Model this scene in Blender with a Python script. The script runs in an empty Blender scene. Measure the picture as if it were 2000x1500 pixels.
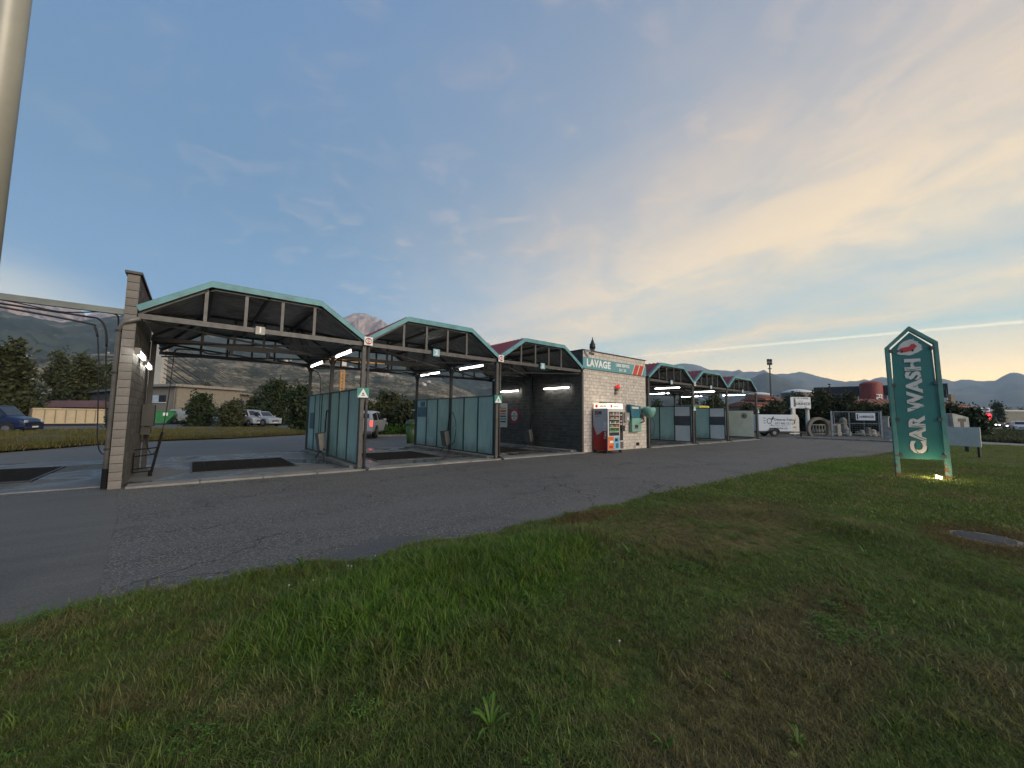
import bpy, math, random
import numpy as np
from mathutils import Vector, Matrix, noise as mnoise
random.seed(7); RNG = np.random.default_rng(7)
R = math.radians; PI = math.pi
S = bpy.context.scene; COL = S.collection

# ------------------------------------------------------------------ camera
CY, CP, CR, CF = R(39.287), R(4.765), R(0.677), 757.46      # yaw, pitch, roll, focal length (px of a 2000 px wide frame)
Fw = Vector((math.sin(CY)*math.cos(CP), math.cos(CY)*math.cos(CP), math.sin(CP)))
r0_ = Vector((math.cos(CY), -math.sin(CY), 0)); u0_ = r0_.cross(Fw)
Rt = r0_*math.cos(CR) + u0_*math.sin(CR); Up = -r0_*math.sin(CR) + u0_*math.cos(CR)
EYE = Vector((0, 0, 1.6))
cam = bpy.data.objects.new('camera', bpy.data.cameras.new('camera')); COL.objects.link(cam)
m = Matrix.Identity(4)
for i in range(3):
    m[i][0], m[i][1], m[i][2], m[i][3] = Rt[i], Up[i], -Fw[i], EYE[i]
cam.matrix_world = m
cam.data.sensor_width = 36; cam.data.lens = CF/2000*36; cam.data.clip_start = .05; cam.data.clip_end = 40000
S.camera = cam
def ray(px, py): return Rt*((px-1000)/CF) - Up*((py-750)/CF) + Fw
def G(px, py, z=0.):                                         # ground point seen at that spot of the photograph
    d = ray(px, py); return EYE + d*((z-EYE.z)/d.z)
def pD(px, py, D): return EYE + ray(px, py)*D                # point at depth D

# ------------------------------------------------------------------ node helper
class NT:
    def __init__(s, tree): s.t = tree; s.n = tree.nodes; s.l = tree.links
    def add(s, typ, ins=None, **kw):
        nd = s.n.new(typ)
        for k, v in kw.items(): setattr(nd, k, v)
        for k, v in (ins or {}).items():
            if isinstance(v, bpy.types.NodeSocket): s.l.new(v, nd.inputs[k])
            else: nd.inputs[k].default_value = v
        return nd
    def m(s, op, a, b=None, c=None, clamp=False):
        nd = s.n.new('ShaderNodeMath'); nd.operation = op; nd.use_clamp = clamp
        for i, v in enumerate((a, b, c)):
            if v is None: continue
            if isinstance(v, bpy.types.NodeSocket): s.l.new(v, nd.inputs[i])
            else: nd.inputs[i].default_value = v
        return nd.outputs[0]
    def mix(s, f, a, b, blend='MIX'):
        nd = s.n.new('ShaderNodeMix'); nd.data_type = 'RGBA'; nd.blend_type = blend
        for k, v in ((0, f), (6, a), (7, b)):
            if isinstance(v, bpy.types.NodeSocket): s.l.new(v, nd.inputs[k])
            else: nd.inputs[k].default_value = (*v, 1) if k and len(v) == 3 else v
        return nd.outputs[2]
    def ramp(s, f, stops, interp='LINEAR'):
        nd = s.n.new('ShaderNodeValToRGB'); s.l.new(f, nd.inputs[0]); cr = nd.color_ramp; cr.interpolation = interp
        while len(cr.elements) < len(stops): cr.elements.new(.5)
        for e, (p, c) in zip(cr.elements, stops):
            e.position = p; e.color = (c, c, c, 1) if isinstance(c, (int, float)) else (*c, 1)
        return nd.outputs[0]
    def map(s, v, a, b, c=0., d=1., smooth=True):
        nd = s.n.new('ShaderNodeMapRange'); nd.interpolation_type = 'SMOOTHSTEP' if smooth else 'LINEAR'
        s.l.new(v, nd.inputs[0])
        for i, x in zip((1, 2, 3, 4), (a, b, c, d)): nd.inputs[i].default_value = x
        return nd.outputs[0]
    def noise(s, vec, scale, detail=4, rough=.55, dist=0.):
        return s.add('ShaderNodeTexNoise', {'Vector': vec, 'Scale': scale, 'Detail': detail, 'Roughness': rough, 'Distortion': dist}).outputs[0]
    def comb(s, x, y, z=0.):
        return s.add('ShaderNodeCombineXYZ', {'X': x, 'Y': y, 'Z': z}).outputs[0]

def lin(r, g, b):
    return tuple((c/255/12.92 if c <= 10 else ((c/255+.055)/1.055)**2.4) for c in (r, g, b))

# ------------------------------------------------------------------ sky
SUN_AZ, SUN_EL = R(108), R(20.0)        # where the last light comes from (azimuth from +Y towards +X)
w = bpy.data.worlds.new('World'); S.world = w; w.use_nodes = True
w.node_tree.nodes.clear(); n = NT(w.node_tree)
d = n.add('ShaderNodeTexCoord').outputs['Generated']
nrm = n.add('ShaderNodeVectorMath', {0: d}, operation='NORMALIZE').outputs[0]
sep = n.add('ShaderNodeSeparateXYZ', {0: nrm}); dx, dy, dz = sep.outputs
zc = n.m('MAXIMUM', dz, 0.0)
sky = n.add('ShaderNodeTexSky', sky_type='NISHITA', sun_disc=False, sun_elevation=R(3.0), sun_rotation=SUN_AZ, altitude=500, air_density=1.0, dust_density=1.5, ozone_density=1.6)
hl = n.m('SQRT', n.m('ADD', n.m('MULTIPLY', dx, dx), n.m('MULTIPLY', dy, dy)))
cosa = n.m('DIVIDE', n.m('ADD', n.m('MULTIPLY', dx, math.sin(SUN_AZ)), n.m('MULTIPLY', dy, math.cos(SUN_AZ))), n.m('MAXIMUM', hl, .001))
tw = n.map(cosa, -.35, 1.0)           # 0 away from the glow, 1 towards it
hiA = n.ramp(zc, [(0, lin(146, 182, 206)), (.09, lin(110, 162, 202)), (.25, lin(98, 148, 196)), (.5, lin(97, 140, 186)), (.8, lin(98, 138, 190)), (1, lin(94, 130, 180))])
hiB = n.ramp(zc, [(0, (1.75, 1.02, .30)), (.05, (1.35, .98, .42)), (.105, (1.02, .86, .55)), (.17, lin(186, 220, 218)), (.25, lin(180, 206, 214)), (.5, lin(150, 172, 196)), (.85, lin(118, 142, 178)), (1, lin(104, 130, 170))])
clear = n.mix(tw, hiA, hiB)
# cirrus on a plane overhead, drawn out along azimuth 18 degrees
den = n.m('ADD', zc, .06)
px_ = n.m('DIVIDE', dx, den); py_ = n.m('DIVIDE', dy, den)
a18 = R(18)
A_ = n.m('ADD', n.m('MULTIPLY', px_, math.sin(a18)), n.m('MULTIPLY', py_, math.cos(a18)))
B_ = n.m('SUBTRACT', n.m('MULTIPLY', px_, math.cos(a18)), n.m('MULTIPLY', py_, math.sin(a18)))
P1 = n.comb(n.m('MULTIPLY', A_, .62), n.m('MULTIPLY', B_, .95))
wob = n.m('SUBTRACT', n.noise(n.comb(n.m('MULTIPLY', A_, .8), n.m('MULTIPLY', B_, .6), 3.3), 1.6, 5), .5)
Bw = n.m('ADD', B_, n.m('MULTIPLY', wob, 1.5))
# broad warm veil, thin blue gap, bands beyond
veil = n.ramp(n.map(Bw, -.5, 9.5, 0, 1, False), [(0, 0), (.06, .03), (.11, .30), (.16, .78), (.22, .95), (.275, .50), (.31, .18), (.345, .40), (.375, .88), (.405, .62), (.45, .12), (.52, .32), (.6, .22), (.75, .55), (1, .5)])
str1 = n.noise(P1, 2.0, 8, .62, 1.1)
fine = n.noise(n.comb(n.m('MULTIPLY', A_, 1.2), n.m('MULTIPLY', B_, 1.1), 7.7), 4.6, 9, .62, .7)
tex = n.map(str1, .28, .66, .58, 1.15)
veil = n.m('MULTIPLY', veil, tex, clamp=True)
puff = n.m('MULTIPLY', n.map(fine, .50, .72, 0, .85), n.ramp(n.map(B_, -1.2, 4, 0, 1, False), [(0, .05), (.15, .22), (.26, .55), (.34, .95), (.5, .8), (.7, .3), (1, .2)]))
veil = n.m('ADD', veil, n.m('MULTIPLY', puff, n.m('SUBTRACT', 1.1, veil)), clamp=True)
# pale bank low on the left
Bl = n.m('ADD', B_, n.m('MULTIPLY', wob, .5))
left = n.m('MULTIPLY', n.map(Bl, -1.35, -2.2), n.m('MULTIPLY', n.map(A_, 2.2, 3.2), n.map(str1, .2, .6, .5, 1.)))
# contrail: thin line at azimuth-plane B 
tr = n.add('ShaderNodeSeparateXYZ', {0: nrm}).outputs
vec = Vector(ray(2000, 628)).normalized(); vec2 = Vector(ray(1430, 679)).normalized()
pl = vec.cross(vec2).normalized()
dist = n.m('ABSOLUTE', n.m('ADD', n.m('ADD', n.m('MULTIPLY', dx, pl.x), n.m('MULTIPLY', dy, pl.y)), n.m('MULTIPLY', dz, pl.z)))
tn = n.noise(n.comb(px_, py_, 1.), 14, 5, .7)
trail = n.m('MULTIPLY', n.map(n.m('ADD', dist, n.m('MULTIPLY', n.m('SUBTRACT', tn, .5), .004)), .0036, .0009), n.map(n.m('ADD', n.m('MULTIPLY', dx, 1.), n.m('MULTIPLY', dy, -.2)), .5, .9, .1, .62))
trail = n.m('MULTIPLY', trail, n.map(dx, .3, .6))
cw = n.ramp(zc, [(0, (1.8, 1.1, .34)), (.1, (1.25, .94, .50)), (.2, (1.10, .88, .56)), (.4, (1.18, .93, .58)), (.6, (1.12, .90, .62)), (1, lin(190, 188, 200))])
cc = n.ramp(zc, [(0, lin(205, 208, 205)), (.25, lin(182, 190, 204)), (.6, lin(150, 163, 192)), (1, lin(135, 150, 182))])
ccol = n.mix(n.map(B_, .2, 2.4), cc, cw)
warm = n.m('MULTIPLY', n.map(n.noise(P1, 1.1, 3), .35, .65), .25)
ccol = n.mix(warm, ccol, lin(240, 212, 170))
c = n.mix(veil, clear, ccol)
c = n.mix(n.m('MULTIPLY', left, .9), c, lin(216, 220, 214))
c = n.mix(trail, c, (1.35, 1.2, .85))
below = n.map(dz, -.02, -.15)
c = n.mix(below, c, (.05, .055, .05))
skyc = n.add('ShaderNodeVectorMath', {0: sky.outputs[0], 'Scale': .06}, operation='SCALE').outputs[0]
tot = n.mix(.94, skyc, c)
tot = n.mix(1., tot, n.ramp(zc, [(0, (1.12, 1.04, .96)), (.08, (1.06, 1.0, .93)), (.2, (.75, .725, .69)), (.4, (.63, .60, .565)), (1, (.57, .55, .52))]), 'MULTIPLY')
bg = n.add('ShaderNodeBackground', {'Color': tot, 'Strength': 1.0})
n.add('ShaderNodeOutputWorld', {'Surface': bg.outputs[0]})
sl = bpy.data.lights.new('sun', 'SUN'); sl.energy = 1.8; sl.angle = R(30); sl.color = (1, .87, .72)
so = bpy.data.objects.new('sun', sl); COL.objects.link(so)
sd = Vector((math.sin(SUN_AZ+R(66))*math.cos(SUN_EL), math.cos(SUN_AZ+R(66))*math.cos(SUN_EL), math.sin(SUN_EL)))
so.rotation_euler = sd.to_track_quat('Z', 'Y').to_euler()
S.view_settings.view_transform = 'Standard'; S.view_settings.look = 'None'
S.view_settings.exposure = 0.95; S.view_settings.gamma = 1
S.render.engine = 'CYCLES'
S.cycles.use_denoising = True; S.cycles.max_bounces = 6; S.cycles.transparent_max_bounces = 8; S.cycles.volume_bounces = 1
S.cycles.sample_clamp_indirect = 4

# ------------------------------------------------------------------ materials
MATS = {}
def mat(name, col, rough=.6, metal=0., var=.18, scale=3., bump=0., rnd=0., emit=None, es=0., dirt=None, dirtc=(.03, .027, .022), spec=.5, bscale=None):
    if name in MATS: return MATS[name]
    mt = bpy.data.materials.new(name); mt.use_nodes = True; nt = mt.node_tree; nt.nodes.clear(); n = NT(nt)
    co = n.add('ShaderNodeTexCoord').outputs['Object']
    ns = n.noise(co, scale, 5, .6)
    col = tuple(col)
    c = n.mix(n.map(ns, .3, .7), tuple(x*(1-var) for x in col), tuple(min(1, x*(1+var)) for x in col))
    if rnd:
        at = n.add('ShaderNodeAttribute', attribute_name='rnd').outputs['Fac']
        oi = n.add('ShaderNodeObjectInfo').outputs['Random']
        f = n.m('ADD', at, n.m('MULTIPLY', oi, 1.0)); f = n.m('FRACT', f)
        c = n.mix(1., c, n.ramp(f, [(0, 1-rnd), (1, 1+rnd)]), 'MULTIPLY')
    if dirt:
        dn = n.noise(co, dirt[0], 6, .65, .5)
        c = n.mix(n.map(dn, dirt[1], dirt[1]+.2, 0, dirt[2]), c, dirtc)
    pr = n.add('ShaderNodeBsdfPrincipled', {'Base Color': c, 'Roughness': rough, 'Metallic': metal, 'Specular IOR Level': spec})
    if emit: pr.inputs['Emission Color'].default_value = (*emit, 1); pr.inputs['Emission Strength'].default_value = es
    if bump:
        b = n.add('ShaderNodeBump', {'Height': n.noise(co, bscale or scale*8, 4), 'Strength': bump, 'Distance': .01}); nt.links.new(b.outputs[0], pr.inputs['Normal'])
    n.add('ShaderNodeOutputMaterial', {'Surface': pr.outputs[0]})
    MATS[name] = mt; return mt
def newmat(name):
    mt = bpy.data.materials.new(name); mt.use_nodes = True; mt.node_tree.nodes.clear(); MATS[name] = mt
    return mt, NT(mt.node_tree)
K = dict(
 teal=mat('teal_fascia', (.090, .262, .285), .5, var=.2, scale=2.2, bump=.15, dirt=(3.5, .52, .5), dirtc=(.05, .09, .085)),
 tealdark=mat('dark_teal_frame', (.012, .055, .055), .4),
 red=mat('red_roof', (.16, .018, .022), .45, scale=1.5, dirt=(1.5, .5, .4)),
 under=mat('roof_underside', (.24, .24, .235), .5, .2, dirt=(1.2, .5, .6)),
 steel=mat('galvanised_steel', (.078, .077, .074), .5, .35, var=.25, scale=6, dirt=(4, .55, .4)),
 darksteel=mat('dark_steel', (.035, .034, .033), .5, .3),
 post=mat('post_paint', (.068, .063, .059), .5, .1, var=.2, scale=5, dirt=(2.5, .5, .5)),
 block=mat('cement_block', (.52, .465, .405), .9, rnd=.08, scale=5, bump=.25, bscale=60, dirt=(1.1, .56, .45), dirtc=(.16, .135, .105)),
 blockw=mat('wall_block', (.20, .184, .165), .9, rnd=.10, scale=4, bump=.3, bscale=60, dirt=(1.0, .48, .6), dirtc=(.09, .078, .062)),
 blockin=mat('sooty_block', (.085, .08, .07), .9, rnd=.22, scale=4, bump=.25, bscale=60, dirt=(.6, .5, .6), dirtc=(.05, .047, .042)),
 mortar=mat('mortar', (.17, .15, .13), .95),
 mortard=mat('dark_mortar', (.05, .045, .038), .95),
 coping=mat('metal_coping', (.05, .048, .045), .5, .3),
 white=mat('white_print', (.72, .74, .72), .5, var=.04),
 offwhite=mat('white_panel', (.55, .54, .50), .5, var=.06, dirt=(1.5, .6, .3)),
 black=mat('black_print', (.015, .015, .018), .5),
 rubber=mat('black_rubber', (.009, .009, .010), .8, spec=.2),
 redp=mat('red_print', (.42, .03, .03), .45, var=.05),
 orange=mat('orange_red_print', (.50, .045, .015), .45, var=.05),
 signteal=mat('sign_teal', (.10, .27, .30), .5, var=.06, scale=1),
 darkgreen=mat('warning_green', (.02, .22, .17), .45),
 concrete=mat('concrete', (.20, .19, .17), .9, var=.2, scale=1.5, bump=.2, dirt=(3, .55, .4)),
 kerb=mat('pale_concrete_edge', (.22, .21, .19), .9, var=.2, scale=2.0, bump=.2, dirt=(3.5, .56, .5)),
 grate=mat('grate_steel', (.010, .010, .010), .85, .0, spec=.15),
 tube=mat('lit_tube', (.9, .9, .9), .5, emit=(1, 1, .95), es=9.),
 glass=mat('dark_glass', (.02, .024, .028), .08, spec=.8, var=.05),
 bark=mat('bark', (.07, .055, .04), .9, bump=.4),
 pipeblack=mat('hose_black', (.01, .01, .012), .5),
 poster=mat('teal_poster', (.035, .13, .16), .4),
 greenplastic=mat('green_plastic', (.05, .10, .03), .5),
 tyre=mat('tyre', (.012, .012, .012), .85),
 rim=mat('wheel_rim', (.18, .18, .18), .4, .6),
 terracotta=mat('terracotta_roof', (.33, .12, .07), .8, var=.25, scale=1.5),
 lampwhite=mat('headlight_on', (.9, .9, .9), .4, emit=(1, .93, .8), es=7.),
 tail=mat('tail_light_on', (.6, .02, .02), .4, emit=(1, .05, .04), es=1.8),
 headoff=mat('headlight_glass', (.45, .47, .5), .15),
 stone=mat('carved_stone', (.16, .14, .11), .9, bump=.3, dirt=(2, .5, .4)),
 unitgrey=mat('wash_unit_steel', (.13, .125, .115), .4, .4),
)

# ------------------------------------------------------------------ mesh builder
class MB:
    def __init__(s): s.v = []; s.f = []; s.r = []; s.cur = None
    def _f(s, idx): s.f.append(tuple(idx)); s.r.append(s.cur if s.cur is not None else 0.)
    def box(s, a, b, M=None):
        x0, y0, z0 = a; x1, y1, z1 = b; i = len(s.v)
        P = [(x0, y0, z0), (x1, y0, z0), (x1, y1, z0), (x0, y1, z0), (x0, y0, z1), (x1, y0, z1), (x1, y1, z1), (x0, y1, z1)]
        if M is not None: P = [tuple(M @ Vector(p)) for p in P]
        s.v += P
        for q in ((0, 3, 2, 1), (4, 5, 6, 7), (0, 1, 5, 4), (1, 2, 6, 5), (2, 3, 7, 6), (3, 0, 4, 7)): s._f([i+k for k in q])
        return s
    def bar(s, p, q, w=.08, h=None, up=(0, 0, 1)):
        h = h or w; p = Vector(p); q = Vector(q); d = (q-p); L = d.length; d.normalize()
        u = Vector(up); side = d.cross(u)
        if side.length < 1e-4: side = d.cross(Vector((0, 1, 0)))
        side.normalize(); u = side.cross(d)
        i = len(s.v)
        for e in (p, q):
            for a, b in ((-1, -1), (1, -1), (1, 1), (-1, 1)): s.v.append(tuple(e+side*(a*w/2)+u*(b*h/2)))
        for k in range(4): s._f([i+k, i+(k+1) % 4, i+4+(k+1) % 4, i+4+k])
        s._f([i+3, i+2, i+1, i]); s._f([i+4, i+5, i+6, i+7])
        return s
    def tube(s, pts, r, nseg=8, cap=True):
        pts = [Vector(p) for p in pts]; rr = r if isinstance(r, (list, tuple)) else [r]*len(pts); i0 = len(s.v)
        ref = None
        for k, p in enumerate(pts):
            t = (pts[min(k+1, len(pts)-1)]-pts[max(k-1, 0)]).normalized()
            if ref is None: ref = Vector((0, 0, 1)) if abs(t.z) < .9 else Vector((1, 0, 0))
            a = t.cross(ref).normalized(); b = t.cross(a).normalized(); ref = -b.cross(t).cross(t) if False else ref
            for j in range(nseg):
                an = 2*PI*j/nseg; s.v.append(tuple(p+(a*math.cos(an)+b*math.sin(an))*rr[k]))
        for k in range(len(pts)-1):
            for j in range(nseg):
                s._f([i0+k*nseg+j, i0+k*nseg+(j+1) % nseg, i0+(k+1)*nseg+(j+1) % nseg, i0+(k+1)*nseg+j])
        if cap:
            s._f([i0+j for j in range(nseg)][::-1]); s._f([i0+(len(pts)-1)*nseg+j for j in range(nseg)])
        return s
    def prism(s, poly, a, b, fn):                           # extrude a 2-D outline from a to b; fn(u, v, t) -> xyz
        i = len(s.v); k = len(poly)
        for t in (a, b):
            for (u, v) in poly: s.v.append(tuple(fn(u, v, t)))
        for j in range(k): s._f([i+j, i+(j+1) % k, i+k+(j+1) % k, i+k+j])
        s._f([i+j for j in range(k)][::-1]); s._f([i+k+j for j in range(k)])
        return s
    def lathe(s, prof, c=(0, 0, 0), nseg=16, axis='z', M=None):
        i = len(s.v); c = Vector(c)
        for (r, z) in prof:
            for j in range(nseg):
                an = 2*PI*j/nseg; x, y = r*math.cos(an), r*math.sin(an)
                p = Vector((x, y, z)) if axis == 'z' else (Vector((x, z, y)) if axis == 'y' else Vector((z, x, y)))
                if M is not None: p = M @ p
                s.v.append(tuple(p+c))
        for k in range(len(prof)-1):
            for j in range(nseg): s._f([i+k*nseg+j, i+k*nseg+(j+1) % nseg, i+(k+1)*nseg+(j+1) % nseg, i+(k+1)*nseg+j])
        s._f([i+j for j in range(nseg)][::-1]); s._f([i+(len(prof)-1)*nseg+j for j in range(nseg)])
        return s
    def quad(s, *p):
        i = len(s.v); s.v += [tuple(x) for x in p]; s._f(range(i, i+len(p))); return s
    def build(s, name, material, parent=None, smooth=False, label=None, kind=None, bevel=0, rnd=False):
        off = Vector((0, 0, 0))
        q = parent
        while q is not None: off += q.location; q = q.parent
        me = bpy.data.meshes.new(name)
        me.from_pydata([(x-off.x, y-off.y, z-off.z) for x, y, z in s.v], [], s.f)
        me.materials.append(material)
        if smooth: me.polygons.foreach_set('use_smooth', [True]*len(me.polygons))
        if rnd:
            at = me.attributes.new('rnd', 'FLOAT', 'FACE'); at.data.foreach_set('value', s.r)
        me.update()
        o = bpy.data.objects.new(name, me); COL.objects.link(o)
        if parent is not None: o.parent = parent
        if label: o['label'] = label
        if kind: o['kind'] = kind
        if bevel:
            b = o.modifiers.new('bevel', 'BEVEL'); b.width = bevel; b.segments = 2; b.limit_method = 'ANGLE'
        return o

def tag(o, label, cat, group=None, kind=None):
    o['label'] = label; o['category'] = cat
    if group: o['group'] = group
    if kind: o['kind'] = kind
    return o
def thing(name, label, cat, loc=(0, 0, 0), group=None):
    o = bpy.data.objects.new(name, None); COL.objects.link(o); o.location = loc
    o.empty_display_size = .2
    return tag(o, label, cat, group)
def copy_tree(o, parent=None):
    c = o.copy(); COL.objects.link(c)
    if parent is not None: c.parent = parent
    for ch in list(o.children): copy_tree(ch, c)
    return c
def struct(o): o['kind'] = 'structure'; return o
def npmesh(name, verts, quads, material, parent=None, rnd=None, smooth=False):
    me = bpy.data.meshes.new(name); nv, nf = len(verts), len(quads); k = quads.shape[1]
    me.vertices.add(nv); me.vertices.foreach_set('co', verts.astype(np.float32).ravel())
    me.loops.add(nf*k); me.loops.foreach_set('vertex_index', quads.astype(np.int32).ravel())
    me.polygons.add(nf); me.polygons.foreach_set('loop_start', np.arange(0, nf*k, k, dtype=np.int32))
    if smooth: me.polygons.foreach_set('use_smooth', np.ones(nf, bool))
    if rnd is not None:
        at = me.attributes.new('rnd', 'FLOAT', 'FACE'); at.data.foreach_set('value', rnd.astype(np.float32))
    me.materials.append(material); me.update(calc_edges=True)
    o = bpy.data.objects.new(name, me); COL.objects.link(o)
    if parent is not None: o.parent = parent
    return o
def text(txt, size, material, parent, M, name='lettering', fat=0., depth=.004, align='CENTER', squeeze=1., font=None):
    cu = bpy.data.curves.new(name, 'FONT'); cu.body = txt; cu.size = size; cu.align_x = align; cu.align_y = 'CENTER'
    cu.offset = fat*size; cu.extrude = depth/2; cu.resolution_u = 3; cu.space_character = 1+fat*1.5
    t = bpy.data.objects.new(name, cu)
    me = bpy.data.meshes.new_from_object(t); bpy.data.objects.remove(t)
    me.transform(M @ Matrix.Diagonal((squeeze, 1, 1, 1)))
    q = parent; off = Vector((0, 0, 0))
    while q is not None: off += q.location; q = q.parent
    me.transform(Matrix.Translation(-off))
    me.materials.clear(); me.materials.append(material)
    o = bpy.data.objects.new(name, me); COL.objects.link(o); o.parent = parent
    return o
def frame(o, xdir, ydir):                                    # matrix with local x, y along the given directions
    x = Vector(xdir).normalized(); y = Vector(ydir).normalized(); z = x.cross(y)
    M = Matrix.Identity(4)
    for i in range(3): M[i][0], M[i][1], M[i][2], M[i][3] = x[i], y[i], z[i], o[i]
    return M
def facing_front(x, y, z): return frame((x, y, z), (1, 0, 0), (0, 0, 1))     # read from -Y side

# ------------------------------------------------------------------ ground materials
def ground_mats():
    mt, n = newmat('asphalt'); co = n.add('ShaderNodeTexCoord').outputs['Object']
    v1 = n.add('ShaderNodeTexVoronoi', {'Vector': co, 'Scale': 75.}).outputs['Color']
    sp = n.add('ShaderNodeSeparateColor', {0: v1}).outputs[0]
    f1 = n.map(sp, .62, .92)
    big = n.noise(co, .35, 6, .6); mid = n.noise(co, 3., 5, .6)
    base = n.mix(n.map(big, .3, .7), (.060, .054, .047), (.094, .085, .072))
    base = n.mix(n.map(mid, .35, .7, 0, .5), base, (.07, .069, .07))
    c = n.mix(n.m('MULTIPLY', f1, .7), base, (.29, .27, .24)); c = n.mix(n.map(sp, .3, .0, 0, .6), c, (.03, .029, .028))
    st = n.noise(co, .9, 3, .5, .8)
    lane = n.noise(n.add('ShaderNodeMapping', {'Vector': co, 'Scale': (.12, 1.1, 1.)}).outputs[0], 1.1, 5, .6)
    c = n.mix(n.map(lane, .48, .62, 0, .45), c, (.125, .118, .108))
    oil = n.noise(co, 2.6, 4, .55, 1.2); c = n.mix(n.map(oil, .66, .74, 0, .55), c, (.028, .027, .027))
    c = n.mix(n.map(st, .60, .72, 0, .55), c, (.05, .05, .052))
    cr = n.add('ShaderNodeTexVoronoi', {'Vector': n.add('ShaderNodeVectorMath', {0: co, 1: n.add('ShaderNodeVectorMath', {0: n.add('ShaderNodeTexNoise', {'Vector': co, 'Scale': 2.2, 'Detail': 6.}).outputs[1], 'Scale': .7}, operation='SCALE').outputs[0]}, operation='ADD').outputs[0], 'Scale': .55}, feature='DISTANCE_TO_EDGE').outputs[0]
    ck = n.m('MULTIPLY', n.map(cr, .010, .003), n.map(n.noise(co, .28, 2), .46, .54))
    c = n.mix(n.m('MULTIPLY', ck, .85), c, (.012, .012, .012))
    b = n.add('ShaderNodeBump', {'Height': n.m('SUBTRACT', n.m('ADD', sp, n.noise(co, 25, 4)), n.m('MULTIPLY', ck, 2.)), 'Strength': .55, 'Distance': .012})
    pr = n.add('ShaderNodeBsdfPrincipled', {'Base Color': c, 'Roughness': .75, 'Normal': b.outputs[0]})
    n.add('ShaderNodeOutputMaterial', {'Surface': pr.outputs[0]}); K['asphalt'] = mt
    for nm, c0, c1, key in (('smooth_asphalt', (.084, .077, .066), (.110, .101, .086), 'asphalt2'), ('rear_road', (.098, .090, .078), (.132, .122, .106), 'road'), ('dark_patch', (.062, .062, .062), (.074, .073, .072), 'patch')):
        mt, n = newmat(nm); co = n.add('ShaderNodeTexCoord').outputs['Object']
        st = n.noise(n.add('ShaderNodeMapping', {'Vector': co, 'Rotation': (0, 0, -.6), 'Scale': (.25, 1.6, 1.)}).outputs[0], 1.3, 6, .65)
        c = n.mix(n.map(st, .3, .7), c0, c1)
        sp = n.add('ShaderNodeSeparateColor', {0: n.add('ShaderNodeTexVoronoi', {'Vector': co, 'Scale': 110.}).outputs['Color']}).outputs[0]
        c = n.mix(n.map(sp, .6, 1., 0, .3), c, (.25, .24, .22))
        b = n.add('ShaderNodeBump', {'Height': sp, 'Strength': .25, 'Distance': .006})
        pr = n.add('ShaderNodeBsdfPrincipled', {'Base Color': c, 'Roughness': .75, 'Normal': b.outputs[0]})
        n.add('ShaderNodeOutputMaterial', {'Surface': pr.outputs[0]}); K[key] = mt
    mt, n = newmat('wet_slab'); co = n.add('ShaderNodeTexCoord').outputs['Object']
    wet = n.map(n.noise(co, .6, 3, .5, .4), .36, .62)
    c = n.mix(wet, (.15, .145, .135), (.055, .055, .055))
    c = n.mix(n.map(n.noise(co, 8, 5), .4, .7, 0, .3), c, (.06, .058, .055))
    ro = n.map(wet, 0, 1, .7, .16)
    b = n.add('ShaderNodeBump', {'Height': n.noise(co, 18, 4), 'Strength': .08, 'Distance': .01})
    pr = n.add('ShaderNodeBsdfPrincipled', {'Base Color': c, 'Roughness': ro, 'Normal': b.outputs[0]})
    n.add('ShaderNodeOutputMaterial', {'Surface': pr.outputs[0]}); K['slab'] = mt
ground_mats()

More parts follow.
